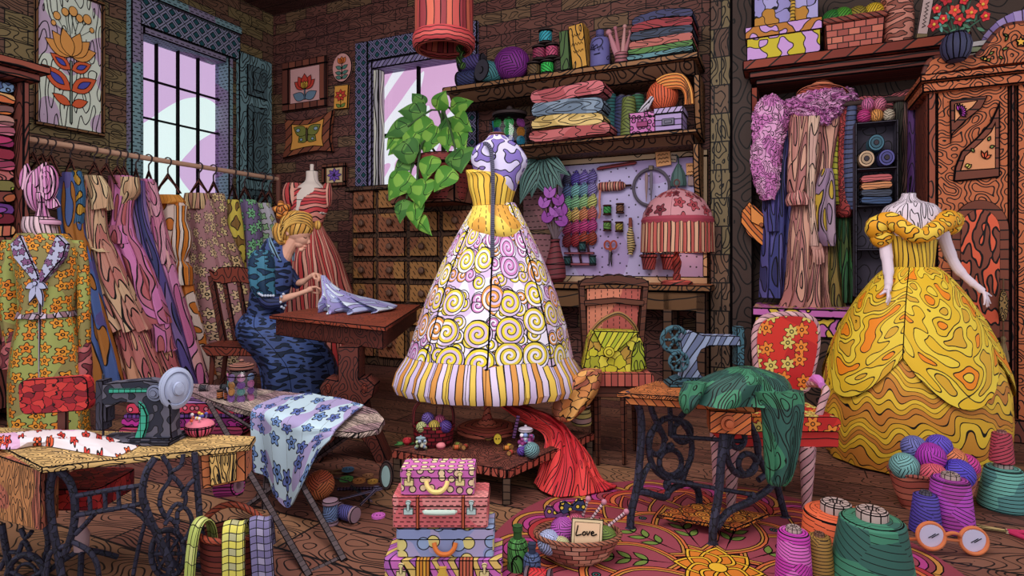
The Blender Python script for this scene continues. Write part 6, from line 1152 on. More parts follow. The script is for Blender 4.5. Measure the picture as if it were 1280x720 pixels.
form_arm([(1104, 296, -2), (1104, 316, -6), (1100, 336, -16), (1094, 352, -26), (1092, 358, -28), (1090, 362, -30)], [(-6, 14), (-3, 17), (1, 17), (4, 14), (-9, 5)])
# ------------------------------------------------------------------ wardrobe
VW = 5.11; wz = lambda py, px=1215: Zat(py, Yb(px, VW)); wu0, wu1 = upx(1157, VW), upx(1330, VW)
t = RT('wardrobe', 'tall carved red-brown wardrobe with an arched door and painted flowers', 'wardrobe', (wu0 + wu1) / 2, 5.5); ztop = Zat(98, Yb(1150, VW))
m_wd = pat('contour', (146, 74, 54), s=12, sy=30, k=6, lw=.8, seed=5); m_wd2 = pat('contour', (192, 104, 66), s=9, sy=9, k=6, lw=.75, seed=6); m_wdd = pat('contour', (116, 58, 46), s=12, sy=26, k=6, lw=.8, seed=7)
mb = MB(.95); t.b(mb, wu0 + .02, wu1, VW + .02, 5.6, 0, ztop - .12); t.part('body', mb, m_wdd)
mb = MB(.95); t.b(mb, wu0 - .03, wu1 + .05, VW - .06, 5.61, ztop - .12, ztop - .05); t.b(mb, wu0 - .05, wu1 + .08, VW - .1, 5.62, ztop - .05, ztop); t.part('cornice', mb, m_wd2)
mb = MB(.95); t.b(mb, wu0 + .02, wu1 + .02, VW - .03, VW + .06, 0, .16); t.part('plinth', mb, m_wdd)
def wu(px): return (upx(px, VW) - t.o[0]) * 100
def wzz(px, py): return Zat(py, Yb(px, VW)) * 100
def wp(pts): return [(wu(a), wzz(a, b)) for a, b in pts]
y_ = lambda v: (v - 5.5) * 100
mb = MB(.95); top = smooth_pts([(a, 0, b) for a, b in ((1154, 95), (1160, 80), (1172, 74), (1192, 74), (1215, 74), (1228, 64), (1240, 48), (1254, 36), (1275, 32), (1300, 34), (1325, 50))], 4)
mb.prism(wp([(p.x, p.z) for p in top] + [(1325, 75), (1240, 84), (1154, 96)]), y_(VW - .05), y_(VW + .02)); t.part('pediment', mb, m_wd2)
mb = MB(0); mb.tube([(wu(p.x), y_(VW - .03), wzz(p.x, p.z)) for p in top], 2.2, 8); t.part('pediment_moulding', mb, pat('stripes', (112, 56, 44), (94, 48, 42), s=6, amp=0, rot=1.57))
mb = MB(.7)
for x, y, L, a in ((1222, 78, 5, 40), (1232, 72, 6, 30), (1236, 77, 5, 200), (1248, 66, 7, 20), (1252, 56, 7, 60), (1258, 50, 6, 150), (1244, 74, 5, 340)): mb.decal([(wu(px_), wzz(px_, py_)) for px_, py_ in [(p[0], p[1]) for p in leafpts(x, y, L * 1.6, 2.2, -a)]], y_(VW - .06), mi=0)
mb.decal(wp([(1272 + (9 if i % 2 == 0 else 4) * math.cos(i * PI / 5 - PI / 2), 56 + (9 if i % 2 == 0 else 4) * math.sin(i * PI / 5 - PI / 2)) for i in range(10)]), y_(VW - .062), mi=1); mb.decal(wp([(1228 + (5 if i % 2 == 0 else 2.4) * math.cos(i * PI / 5), 77 + (5 if i % 2 == 0 else 2.4) * math.sin(i * PI / 5)) for i in range(10)]), y_(VW - .062), mi=1); t.part('painted_flowers', mb, [flat((124, 138, 70)), flat((236, 178, 70))])
mb = MB(.9); mb.prism(wp([(1159, 112), (1170, 109), (1170, 540), (1159, 543)]), y_(VW - .02), y_(VW + .05)); t.part('stile', mb, m_wd); mb = MB(.9); mb.prism(wp([(1262, 97), (1268, 97), (1268, 548), (1262, 548)]), y_(VW - .02), y_(VW + .05)); t.part('stile', mb, m_wdd)
for a, b in ((1171, 1261), (1271, 1330)): mb = MB(.9); mb.prism(wp([(a, 112 if a < 1200 else 97), (b, 98 if b < 1300 else 88), (b, 540), (a, 536)]), y_(VW - .005), y_(VW + .04)); dr_ = t.part('door', mb, m_wd2); 
dr_ = [o for o in t.root.children if o.name.startswith('door')][0]
m_in = pat('waves', (112, 58, 44), (126, 66, 50), s=7, amp=2, lw=1)
def inset(outer, inner, mt, name):
    mb = MB(1.1); mb.prism(wp(outer), y_(VW - .03), y_(VW)); t.part(name + '_rim', mb, m_in, dr_); mb = MB(1.0); mb.prism(wp(inner), y_(VW - .037), y_(VW - .02)); t.part(name, mb, mt, dr_)
inset([(1186, 126), (1234, 120), (1226, 136), (1206, 152), (1190, 168), (1187, 182)], [(1191, 131), (1222, 126), (1214, 136), (1202, 144), (1191, 156)], flat((222, 150, 104)), 'upper_panel')
inset([(1249, 126), (1249, 222), (1232, 224), (1190, 228), (1192, 210), (1200, 190), (1220, 172), (1236, 154)], [(1243, 152), (1243, 212), (1198, 215), (1204, 196), (1222, 180), (1236, 166)], flat((216, 142, 100)), 'lower_panel')
mb = MB(.7)
for i, a in enumerate(range(-20, 200, 30)): mb.decal(wp([(p[0], p[1]) for p in leafpts(1196, 142, 12, 2.4, -a * .62 + 18)]), y_(VW - .042 - i * .0005), mi=0)
for x, y, L, a, k_i in ((1228, 200, 12, -110, 1), (1228, 200, 12, -70, 1), (1228, 200, 11, -30, 1), (1216, 192, 8, -130, 2), (1232, 178, 8, -60, 2), (1234, 186, 8, -20, 2), (1210, 206, 8, 150, 3), (1206, 212, 9, -40, 3)): mb.decal(wp(leafpts(x, y, L, 2.6, a)), y_(VW - .044 - abs(a) * .00001), mi=k_i)
t.part('painted_flower', mb, [flat((196, 70, 190)), flat((226, 96, 56)), flat((120, 128, 66)), flat((206, 190, 90))], dr_)
arch = lambda x0, x1, y0, y1, r: [(x0, y1)] + [((x0 + x1) / 2 - (x1 - x0) / 2 * math.cos(PI * i / 14), y0 + r - r * math.sin(PI * i / 14)) for i in range(15)] + [(x1, y1)]
inset(arch(1188, 1260, 250, 480, 38)[:-1] + [(1260, 470), (1236, 480), (1212, 476), (1190, 470)], arch(1199, 1248, 262, 455, 26)[:-1] + [(1248, 450), (1236, 464), (1210, 464), (1199, 456)], pat('blobs', (128, 66, 52), (226, 96, 66), s=4, sy=11, thr=.54), 'arched_panel')
inset([(1238, 490), (1260, 484), (1260, 528), (1238, 530)], [(1242, 500), (1255, 496), (1255, 520), (1242, 521)], flat((206, 110, 140)), 'corner_panel')
q = T('key_tassel', 'olive tassel with an oval charm hanging on the wardrobe door edge', 'tassel', px=1254, py=452, wall='B', at=VW - .06); mb = MB(.8); mb.prism(ell(0, 70, 6, 20, 20), -2, 2); q.part('charm', mb, pat('contour', (150, 116, 70), s=8, k=4)); mb = MB(.8); mb.lathe([(8, 0), (7, 8), (4, 20), (2.4, 24), (4, 28), (2, 32)], 14, every=2, sy=.7); q.part('strands', mb, flat((132, 108, 76))); mb = MB(0); mb.tube([(0, 0, 30), (0, 0, 52)], 1.2, 6); mb.tube([(0, 0, 88), (0, 0, 104)], 1.2, 6); q.part('cord', mb, flat((100, 70, 50)))
# ------------------------------------------------------------------ alcove shelf
zS3 = Zat(66, Yb(1000, VF)); u0, u1 = upx(928, VF), upx(1215, VF); t = RT('wall_shelf', 'red-brown moulded shelf over the hanging clothes in the alcove', 'shelf', (u0 + u1) / 2, VB, zS3 - .4)
m_rw = pat('stripes', (142, 60, 42), (124, 50, 40), s=12, amp=4, rot=.9); mb = MB(1.2); t.b(mb, u0, u1, VF, VB - .005, zS3 - .09, zS3); t.part('board', mb, m_rw)
mb = MB(1.1); t.b(mb, u0 + .05, u1, VF + .05, VB - .005, zS3 - .15, zS3 - .09); t.b(mb, u0 + .1, u1, VF + .1, VB - .005, zS3 - .2, zS3 - .15); t.part('moulding', mb, pat('waves', (112, 48, 38), (96, 42, 36), s=6, amp=2))
z = zS3 - .2; mb = MB(1.1); t.pr(mb, [(VB, z), (VF + .14, z), (VF + .16, z - .1)] + [(VF + .16 + .28 * (1 - math.cos(a)), z - .1 - .34 * math.sin(a)) for a in (.4, .8, 1.2, 1.5)] + [(VB, z - .44)], u0 + .06, u0 + .12); t.part('bracket', mb, m_rw)
def onS3(px, v=5.62): return dict(px=px, wall='B', at=v, z=zS3)
t = T('hat_box', 'stacked yellow and lilac patterned hat box on the alcove shelf', 'box', **onS3(980)); m_hb = pat('blobs', (206, 156, 220), (206, 184, 46), s=16, thr=.49)
mb = MB(1.2); mb.box(-47, 44, -18, 24, 0, 28); t.part('body', mb, m_hb); mb = MB(1.2); mb.box(-49, 46, -20, 26, 27, 42); t.part('lid', mb, pat('blobs', (206, 156, 220), (190, 120, 50), s=12, thr=.5)); 
t2 = T('hat_box', 'smaller lilac and gold box standing on the hat box', 'box', px=984, wall='B', at=5.62, z=zS3 + 42.5 * t.k); mb = MB(1.2); mb.box(-42, 38, -15, 20, 0, 40); t2.part('body', mb, pat('cells', (156, 146, 206), (190, 130, 50), (176, 166, 220), s=17)); mb = MB(0); mb.tube([(6, -17, 0), (7, -17, 20), (6, -17, 40)], 3, 8); t2.part('ribbon', mb, pat('waves', (206, 160, 60), s=4, amp=1))
t = T('wicker_basket', 'square pink-brown wicker basket of yarn on the alcove shelf', 'basket', **onS3(1066)); mb = MB(1.2); mb.box(-34, 34, -18, 24, 0, 36, top=1.08); t.part('basket', mb, pat('weave', (186, 96, 84), (160, 78, 70), (206, 116, 96), s=14, sy=8, k=0)); mb = MB(0); mb.tube([(-37, -20, 36), (0, -21, 36), (37, -20, 36), (38, 0, 37), (37, 25, 38), (-37, 25, 38), (-38, 0, 37)], 4, 8, closed=True); t.part('rim', mb, pat('stripes', (150, 76, 64), (126, 62, 56), s=5, amp=1, rot=.6))
for dx, r, c, nm in ((-26, 14, (50, 120, 50), 'dark green'), (-13, 15, (80, 150, 50), 'leaf green'), (6, 15, (150, 130, 50), 'olive'), (26, 16, (226, 184, 50), 'yellow')): q = onS3(1066 + dx, 5.62 + dx * .001); q['z'] = zS3 + 27 * t.k; yarn_ball(nm + ' yarn ball in the square wicker basket', c, r=r, py=None, group='yarn in the wicker basket', s=3, **q)
t = T('lidded_basket', 'tall barrel-shaped pink basket on the alcove shelf', 'basket', **onS3(1122)); mb = MB(1.1); mb.lathe([(17, 0), (20, 14), (21, 34), (19, 52), (22, 60), (18, 64), (6, 68)], 26, rings=(4,)); t.part('basket', mb, pat('blobs', (150, 84, 72), (206, 132, 116), s=16, sy=5, thr=.48))
t = T('folded_note', 'tall grey-pink written card leaning on the barrel basket', 'card', **onS3(1151, 5.56)); M = rot('Y', 10); mb = MB(1); mb.box(-7, 7, -2, 2, 0, 62, tf=M); t.part('card', mb, flat((190, 160, 158))); mb = MB(0); mb.tube([(((i % 2) * 4 - 2), -2.8, 16 + i * 2.4) for i in range(14)], .6, 4, tf=M); t.part('handwriting', mb, INK); mb = MB(.8); mb.box(-7.5, 7.5, -2.6, 2.6, 0, 9, tf=M); t.part('band', mb, flat((120, 100, 70)))
# vase of flowers and fan on the wardrobe
zt2 = ztop; t = T('flower_vase', 'dark blue ribbed vase on top of the wardrobe corner', 'vase', px=1195, wall='B', at=5.0, z=Zat(76, Yb(1195, 5.0))); t_ = t
mb = MB(1); mb.lathe([(12, 0), (18, 8), (20, 18), (17, 28), (13, 32), (14, 34), (11, 34)], 28, wob=lambda th, q: 1 + .04 * abs(math.cos(th * 7)), every=2); t.part('vase', mb, flat((62, 62, 92)))
mb = MB(0); rnd = random.Random(8); FL = [(-26, 66), (-14, 76), (-4, 60), (8, 72), (20, 78), (30, 62), (-18, 52), (2, 48), (16, 54), (34, 48), (-30, 46), (-8, 88), (12, 92), (26, 92)]
for x, z in FL: mb.tube([(x * .15, 0, 32), (x * .6, -3, 32 + (z - 32) * .6), (x, -5, z)], .9, 6, sm=2)
t.part('stem', mb, flat((60, 100, 80)))
for i, (x, z) in enumerate(FL[:14]):
    mb = MB(.55)
    for a in range(5): mb.prism(leafpts(x, z, 9 if i % 3 else 7, 3.4, 90 + a * 72 + i * 17), -7 - a * .2 - (i % 3), -6 - a * .2 - (i % 3))
    mb.ball((x, -8.5 - i % 3, z), 2.0, n=8, m=6, mi=1); t.part('flower', mb, [flat(((206, 44, 54), (176, 34, 46), (220, 70, 60))[i % 3]), flat((226, 180, 70))])
for i in range(22):
    mb = MB(.5); a = rnd.uniform(0, 180); mb.prism(leafpts(rnd.uniform(-26, 26), rnd.uniform(34, 58), 13, 2.4, a if i % 4 else -30 + 240 * (i % 8 > 3)), -4 - i * .1, -3.2 - i * .1); t.part('leaf', mb, flat((96, 150, 140) if i % 2 else (76, 116, 92)))
t = T('folding_fan', 'lilac folding fan standing open on top of the wardrobe', 'fan', px=1262, wall='B', at=5.25, z=Zat(72, Yb(1262, 5.25))); nb = 16
for i in range(nb):
    a0, a1 = PI * (.97 - .9 * i / nb), PI * (.97 - .9 * (i + 1) / nb); mb = MB(.8); mb.prism([(20 + 14 * math.cos(a0), 14 * math.sin(a0) - 8), (20 + 66 * math.cos(a0), 66 * math.sin(a0) - 8 + (i % 2)), (20 + 66 * math.cos(a1), 66 * math.sin(a1) - 8), (20 + 14 * math.cos(a1), 14 * math.sin(a1) - 8)], (i % 2) * 1.5, (i % 2) * 1.5 + 1); t.part('fan_blade', mb, flat((176, 150, 206) if i % 2 else (150, 124, 186)))
for i in range(3): q = T('folded_cloth', ('cream', 'sage', 'white')[i] + ' folded cloth behind the vase on the wardrobe', 'cloth', px=1226, wall='B', at=5.2, z=Zat(75 - i * 7, Yb(1226, 5.2)), group='folded cloths on the wardrobe', solo=True); mb = MB(.9); foldslab(mb, -20, 14 + i * 3, -10, 14, 0, 7.4, i, 1.4, 0); q.one(mb, flat(((226, 200, 190), (170, 176, 140), (236, 224, 226))[i]))
# ------------------------------------------------------------------ clothes in the alcove
VA = 5.62; zA = 2.55
t = RT('clothes_rail', 'dark clothes rail in the alcove under the moulded shelf', 'rail', upx(1040, VA), VA, zA); mb = MB(0); mb.tube([((upx(940, VA) - t.o[0]) * 100, 0, 0), ((upx(1155, VA) - t.o[0]) * 100, 0, 0)], 2, 10); t.part('rod', mb, flat((70, 52, 50)))
for p in (942, 1153): mb = MB(0); mb.tube([((upx(p, VA) - t.o[0]) * 100, 0, 0), ((upx(p, VA) - t.o[0]) * 100, (VB - VA) * 100, 0)], 1.6, 8); t.part('bracket', mb, flat((70, 52, 50)))
def acl(name, label, cat, px, parts, v=VA, group='clothes in the alcove', main='body'):
    t = T(name, label, cat, px, None, Y=Yb(px, v), z=zA, group=group); py = HOR - (zA - CAMZ) * FOC / t.Y
    for nm, rows, mat, th, nf, y0, ev in parts: mb = MB(.9); drape(mb, rows, px, py, th, nf, .14, every=ev, y0=y0, seed=px, nr=22); t.part(nm, mb, mat)
    mb = MB(0); mb.tube([(-3, 0, -1), (-3, 0, 3), (0, 0, 4), (3, 0, 2), (1, 0, -4), (0, 0, -16)], 1, 6, sm=3); t.part('hook', mb, flat((60, 48, 50))); return t
m_fur = pat('contour', (206, 120, 186), s=9, k=5, lw=1, fill=(226, 160, 206), fs=26)
def fur(mb, rows, px, py, th, seed):
    rnd = random.Random(seed); pts = interp(rows, 34); out = []; n = 52
    for i, p in enumerate(pts):
        xc, hw = (p.y + p.z) / 2 - px, max(2, (p.z - p.y) / 2); row = []
        for j in range(n): a = 2 * PI * j / n + PI / 2; f = 1 + rnd.uniform(-.1, .2); row.append((xc + hw * math.cos(a) * f, th * math.sin(a) * f, py - p.x + rnd.uniform(-1.5, 1.5)))
        out.append(row)
    mb.grid(out[::-1], True, True, lw=0)
t = acl('robe', 'navy blue robe hanging next to the pink fur wrap in the alcove', 'robe', 972, [('body', [(138, 964, 990), (160, 960, 992), (220, 956, 990), (300, 954, 987), (372, 952, 984)], pat('contour2', (66, 66, 126), (54, 52, 100), (92, 86, 150), s=10, sy=60, k=5), 10, 6, 2, 5), ('sleeve', [(150, 962, 974), (220, 956, 970), (290, 956, 970)], pat('contour2', (66, 66, 126), (80, 72, 140), s=8, sy=50, k=5), 8, 5, -8, 5)])
q = T('fur_wrap', 'fluffy pink fur wrap hanging first in the alcove', 'fur wrap', 958, None, Y=Yb(958, 5.5), z=zA, group='clothes in the alcove', solo=True); py = HOR - (zA - CAMZ) * FOC / q.Y; mb = MB(); fur(mb, [(121, 955, 966), (130, 948, 980), (150, 943, 984), (175, 942, 978), (205, 941, 974), (230, 945, 972), (250, 954, 966)], 958, py, 11, 3); q.one(mb, m_fur)
m_rose = pat('contour2', (196, 132, 122), (216, 160, 140), (176, 112, 110), s=10, sy=70, k=6)
t = acl('gown', 'dusty rose long gown with a pink fur collar and a straw hat above it', 'gown', 1020, [('skirt', [(240, 992, 1036), (300, 986, 1034), (360, 982, 1034), (386, 974, 1038), (396, 974, 1036)], m_rose, 13, 9, 0, 5), ('bodice', [(125, 1006, 1034), (140, 990, 1050), (170, 988, 1048), (230, 992, 1036), (250, 990, 1036)], m_rose, 13, 6, 0, 6), ('sleeve', [(150, 984, 1004), (200, 980, 1002), (236, 979, 999), (244, 982, 998)], m_rose, 9, 5, -12, 4), ('sleeve_ruffle', [(240, 982, 998), (250, 978, 1003), (258, 980, 1002)], pat('stripes', (222, 160, 150), (200, 120, 120), s=4, amp=1), 10, 7, -12, 3), ('sleeve', [(150, 1000, 1016), (230, 998, 1010), (274, 1003, 1012), (308, 1004, 1016)], pat('contour2', (206, 160, 150), (220, 180, 160), s=8, sy=60, k=4), 8, 4, -16, 4), ('shawl', [(214, 1018, 1030), (240, 1010, 1034), (290, 1012, 1034), (308, 1020, 1034)], pat('contour2', (150, 120, 150), (196, 160, 60), (170, 140, 160), s=9, sy=40, k=5), 8, 5, -18, 4)])
py = HOR - (zA - CAMZ) * FOC / t.Y; mb = MB(); fur(mb, [(114, 1016, 1060), (124, 990, 1066), (136, 985, 1058), (148, 996, 1044), (160, 1008, 1030)], 1020, py, 19, 5); t.part('fur_collar', mb, m_fur)
mb = MB(0); mb.ball((-8, -17, py - 309), 7, 3.4, 6)
for i in range(4): mb.tube([(-12 + i * 3.2, -17, py - 310), (-12.5 + i * 3.6, -20, py - 320), (-12 + i * 3.8, -19, py - 331 + abs(i - 1.5) * 2)], [1.8, 1.7, 1.1], 8, sm=2)
t.part('glove', mb, flat((206, 150, 140)))
q = T('straw_hat', 'orange straw hat resting on top of the rose gown', 'hat', 1028, None, Y=Yb(1028, VA), z=Zat(125, Yb(1028, VA)), group=None); M = rot('X', -16) @ rot('Y', 9); mb = MB(.9); mb.lathe([(30, 6), (31, 8), (18, 10), (16, 11), (15, 20), (10, 24), (3, 25)], 26, sy=.8, tf=M, rings=(1, 3)); q.part('brim', mb, pat('waves', (226, 130, 96), (206, 106, 82), s=5, amp=1)); mb = MB(0); mb.tube([(16.5 * math.cos(a), 13 * math.sin(a), 12) for a in [2 * PI * i / 20 for i in range(20)]], 1.6, 6, closed=True, tf=M); q.part('band', mb, flat((176, 84, 70)))
acl('garment', 'yellow-green draped garment beside the rose gown in the alcove', 'garment', 1040, [('body', [(145, 1032, 1048), (190, 1030, 1047), (240, 1030, 1048), (256, 1034, 1050)], pat('waves', (196, 186, 62), (170, 164, 54), s=7, amp=5), 8, 5, 0, 5), ('skirt', [(250, 1032, 1044), (310, 1030, 1046), (372, 1026, 1054), (384, 1030, 1056)], pat('contour2', (140, 116, 60), (110, 100, 50), s=8, sy=60, k=5), 8, 5, 0, 4)], v=5.66)
acl('garment', 'red scroll-patterned scarf between the yellow-green and blue garments', 'scarf', 1055, [('body', [(128, 1048, 1062), (180, 1046, 1060), (230, 1044, 1060), (264, 1044, 1064), (272, 1050, 1062)], pat('contour', (176, 66, 66), s=7, k=5, lw=1), 8, 4, 0, 0)], v=5.68)
acl('garment', 'dark green long skirt hanging under the red scarf in the alcove', 'skirt', 1053, [('body', [(256, 1048, 1064), (300, 1044, 1064), (350, 1040, 1066), (378, 1042, 1064)], pat('contour2', (66, 122, 70), (52, 96, 62), (92, 110, 60), s=8, sy=60, k=5), 9, 6, 4, 4)], v=5.72)
acl('garment', 'slate blue ribbed garment next to the hanging organizer', 'garment', 1064, [('body', [(128, 1060, 1071), (180, 1056, 1069), (240, 1056, 1070), (262, 1060, 1074)], pat('waves', (92, 100, 140), (74, 80, 120), s=6, amp=2), 8, 4, 0, 0)], v=5.64)
for px, rows, c, nm in ((1122, [(122, 1118, 1130), (160, 1116, 1128), (220, 1116, 1128), (330, 1114, 1130)], (74, 70, 62), 'dark olive long coat beside the hanging organizer'), (1131, [(124, 1127, 1135), (200, 1126, 1136), (330, 1126, 1138)], (112, 78, 74), 'brown long coat between the olive and purple ones'), (1140, [(122, 1134, 1146), (180, 1133, 1147), (330, 1130, 1150)], (92, 52, 116), 'purple long coat beside the wardrobe')):
    acl('coat', nm, 'coat', px, [('body', rows, pat('contour', c, s=9, sy=60, k=6, lw=1.1), 9, 5, 0, 4)], v=5.66)
q = T('bolster', 'rolled dusty pink fabric lying above the hanging organizer', 'fabric', px=1108, wall='B', at=5.82, z=Zat(152, Yb(1108, 5.82)), solo=True); mb = MB(1); mb.prism([(-50, 0), (-48, 30), (-30, 34), (0, 31), (20, 36), (46, 38), (50, 8), (48, 0)], -8, 9); q.one(mb, pat('contour', (176, 84, 92), s=30, sy=8, k=7))
# organizer: open dark box shelves
t = T('hanging_organizer', 'dark open shelf tower of rolled and folded cloth among the hanging clothes', 'organizer', px=1094, py=372, wall='B', at=5.46); m_org = pat('dashes', (78, 72, 88), s=9, sy=6, lw=1, rot=.8); LV = (0, 60, 114, 160, 217)
for x0, x1 in ((-27, -24), (24, 27)): mb = MB(1.1); mb.box(x0, x1, -12, 14, 0, 219); t.part('side', mb, m_org)
mb = MB(1); mb.box(-25, 25, 13, 15, 0, 219); t.part('back', mb, pat('contour', (66, 58, 74), s=20, k=5))
for z in LV: mb = MB(1.1); mb.box(-25, 25, -12, 14, z - 1.5, z + 1.5); t.part('shelf', mb, m_org)
org = t
def onO(dx, lev, v=5.42): return dict(px=1094 + dx, wall='B', at=v, z=org.loc.z + LV[lev] * org.k + 1.6 * org.k)
for dx, z, c, nm in ((-12, 0, (206, 170, 140), 'cream rolled cloth at the lower end of the organizer shelf'), (13, 0, (92, 88, 156), 'violet rolled cloth beside the cream roll in the organizer'), (0, 19, (70, 110, 130), 'teal rolled cloth on top of the two rolls in the organizer')):
    q = onO(dx, 3); q['z'] += z * org.k; tt = T('cloth_roll', nm, 'cloth roll', group='cloth rolls in the organizer', **q); M = Matrix.Translation((0, 0, 10.5)) @ Matrix.Rotation(PI / 2, 4, 'X')
    mb = MB(.9); mb.lathe([(10.5, -12), (10.5, 10)], 20, tf=M); tt.part('roll', mb, flat(c)); mb = MB(.9); mb.lathe([(7.5, -13), (7.5, 10.8)], 18, tf=M); tt.part('inner_roll', mb, flat(tuple(int(x * .85) for x in c))); mb = MB(.9); mb.lathe([(3.6, -14), (3.6, 11.6)], 14, tf=M); tt.part('core', mb, flat((60, 50, 60)))
for i, (c, nm) in enumerate((((64, 84, 124), 'slate blue'), ((70, 74, 92), 'charcoal'), ((214, 140, 96), 'orange'), ((196, 96, 100), 'rose'))):
    q = onO(0, 2); q['z'] += i * 9 * org.k; tt = T('folded_cloth', nm + ' folded cloth in the organizer, ' + ('lowest', 'second up', 'third up', 'topmost')[i], 'cloth', group='folded cloths in the organizer', solo=True, **q); mb = MB(.9); foldslab(mb, -20, 20, -12, 10, 0, 9.4, i + 3, 1.2); tt.one(mb, pat('waves', c, s=3.5, amp=2, lw=.8))
for dx, z, r, c, nm in ((-14, 0, 9, (196, 60, 130), 'magenta'), (2, 0, 8.5, (222, 150, 84), 'peach'), (17, 0, 8, (196, 180, 160), 'cream'), (-9, 15, 8.5, (206, 110, 160), 'pink'), (6, 14, 8.5, (214, 120, 150), 'light rose')):
    q = onO(dx, 4, 5.46); q['z'] += z * org.k; yarn_ball(nm + ' yarn ball on top of the dark organizer', c, r=r, py=None, group='yarn on the organizer', s=3, **q)
# pink chest under the clothes, on a low dark bench
zb2 = Zat(422, Yb(1000, 5.28)); t = RT('wooden_plinth', 'low dark wooden bench under the pink chest in the alcove', 'bench', upx(1010, 5.5), 5.55); mb = MB(1.1); t.b(mb, upx(938, 5.3), upx(1135, 5.3), 5.3, VB - .02, 0, zb2); t.part('body', mb, pat('contour', (80, 56, 48), s=16, k=6))
t = RT('storage_chest', 'pink and yellow patterned long chest under the hanging clothes', 'chest', upx(1010, 5.5), 5.55, zb2); m_ch = pat('blobs', (206, 110, 186), (226, 190, 70), s=7, thr=.57); zc1, zc0 = Zat(386, Yb(1000, 5.28)), zb2
mb = MB(1.1); t.b(mb, upx(943, 5.3), upx(1130, 5.3), 5.32, VB - .02, zc0, zc1 - .07); t.part('body', mb, m_ch); mb = MB(1.1); t.b(mb, upx(940, 5.3), upx(1132, 5.3), 5.28, VB - .02, zc1 - .07, zc1); t.part('lid', mb, m_ch)
# orange folded bag on the wall
t = T('hanging_bag', 'orange pleated leaf-shaped bag hanging on the dark wall by the pillar', 'bag', px=941, py=308, wall='B', at=5.62); mb = MB(1.1); mb.prism([(-4, 56), (4, 50), (16, 38), (18, 6), (12, 0), (-6, 14), (-15, 30), (-14, 44)], -6, 6); t.part('body', mb, pat('stripes', (226, 130, 60), (200, 104, 50), s=5, amp=4, rot=-.7)); mb = MB(.9); mb.prism([(-3, 52), (14, 36), (14, 22), (-2, 30)], -9, -5); t.part('flap', mb, flat((226, 140, 70))); mb = MB(.6); mb.prism(ell(11, 26, 3, 3, 10), -11, -8); t.part('button', mb, flat((150, 80, 50)))
# ------------------------------------------------------------------ round rug
RC = Vector((0.83, 2.37)); RR_ = 96.0
t = T('round_rug', 'round dark pink flower-mandala rug on the plank floor', 'rug', 640, None, Y=1, z=.001); t.root.location = (RC.x, RC.y, .002); t.k = t.kx = .01
t.root.rotation_euler = (0, 0, .1)
def disc(r, n=72): return [(r * math.cos(2 * PI * i / n), r * math.sin(2 * PI * i / n)) for i in range(n)]
RM = [flat((140, 58, 72)), flat((120, 40, 54)), flat((206, 104, 60)), flat((176, 62, 130)), flat((190, 130, 60)), flat((150, 66, 80)), flat((214, 120, 40)), flat((232, 176, 50)), flat((110, 130, 60)), flat((60, 100, 100)), flat((168, 50, 54))]
mb = MB(.5)
def flatd(pts, h, mi): mb.decal([(p[0], p[1]) for p in pts], -h, mi=mi, lw=.55, tf=Matrix(((1, 0, 0, 0), (0, 0, 1, 0), (0, -1, 0, 0), (0, 0, 0, 1))))
mb.plate(disc(RR_), 0, .3, lw=.4)
h = [.34]
def ring(n, layers, off=0):
    """n motifs round the centre; layers = (start radius, length, half width, colour) drawn one inside the other; length 0 = a round scallop"""
    for i in range(n):
        a = 2 * PI * (i + off) / n
        for r0, L, W, m in layers:
            h[0] += .0012
            if L == 0: p = [(r0 * math.cos(a) + W * math.cos(b), r0 * math.sin(a) + W * math.sin(b)) for b in [2 * PI * j / 22 for j in range(22)]]
            else: p = leafpts(r0 * math.cos(a), r0 * math.sin(a), L, W, math.degrees(a), 10)
            flatd(p, h[0], m)
    h[0] += .01
ring(20, [(79, 0, 15, 4), (79, 0, 12.6, 0), (79, 0, 10, 3), (79, 0, 7, 5), (79, 0, 4, 10)])
ring(16, [(68, 0, 16, 10), (68, 0, 13, 2), (68, 0, 10.4, 0), (68, 0, 6, 2), (68, 0, 4, 1)], .5)
ring(14, [(42, 36, 11, 2), (45, 31, 9, 1), (50, 22, 5.5, 5)], 0)
ring(14, [(36, 36, 11, 4), (39, 31, 9.2, 0)], .5)
ring(10, [(40, 0, 17, 2), (40, 0, 14.6, 4), (40, 0, 13.4, 5), (50, 0, 2, 9), (50, 0, 1, 0)], 0)
ring(10, [(12, 50, 15, 2), (14, 46, 13.4, 4), (16, 41, 12, 5)], .5)
for i in range(10):
    a = 2 * PI * (i + .5) / 10; flatd([(24 * math.cos(a) - .4 * math.sin(a), 24 * math.sin(a) + .4 * math.cos(a)), (50 * math.cos(a), 50 * math.sin(a)), (24 * math.cos(a) + .4 * math.sin(a), 24 * math.sin(a) - .4 * math.cos(a))], h[0], 8)
    for s_ in (-1, 1):
        for q in (27, 34, 41): h[0] += .0006; flatd(leafpts(q * math.cos(a), q * math.sin(a), 9, 2, math.degrees(a) + s_ * 40, 5), h[0], 8)
h[0] += .02
ring(8, [(3, 15, 6, 7), (5, 11, 4.2, 6)], .5); ring(8, [(1.5, 12, 5, 7), (3, 8.6, 3.4, 6)], 0)
flatd(disc(4, 20), h[0] + .02, 7); t.part('pile', mb, RM)
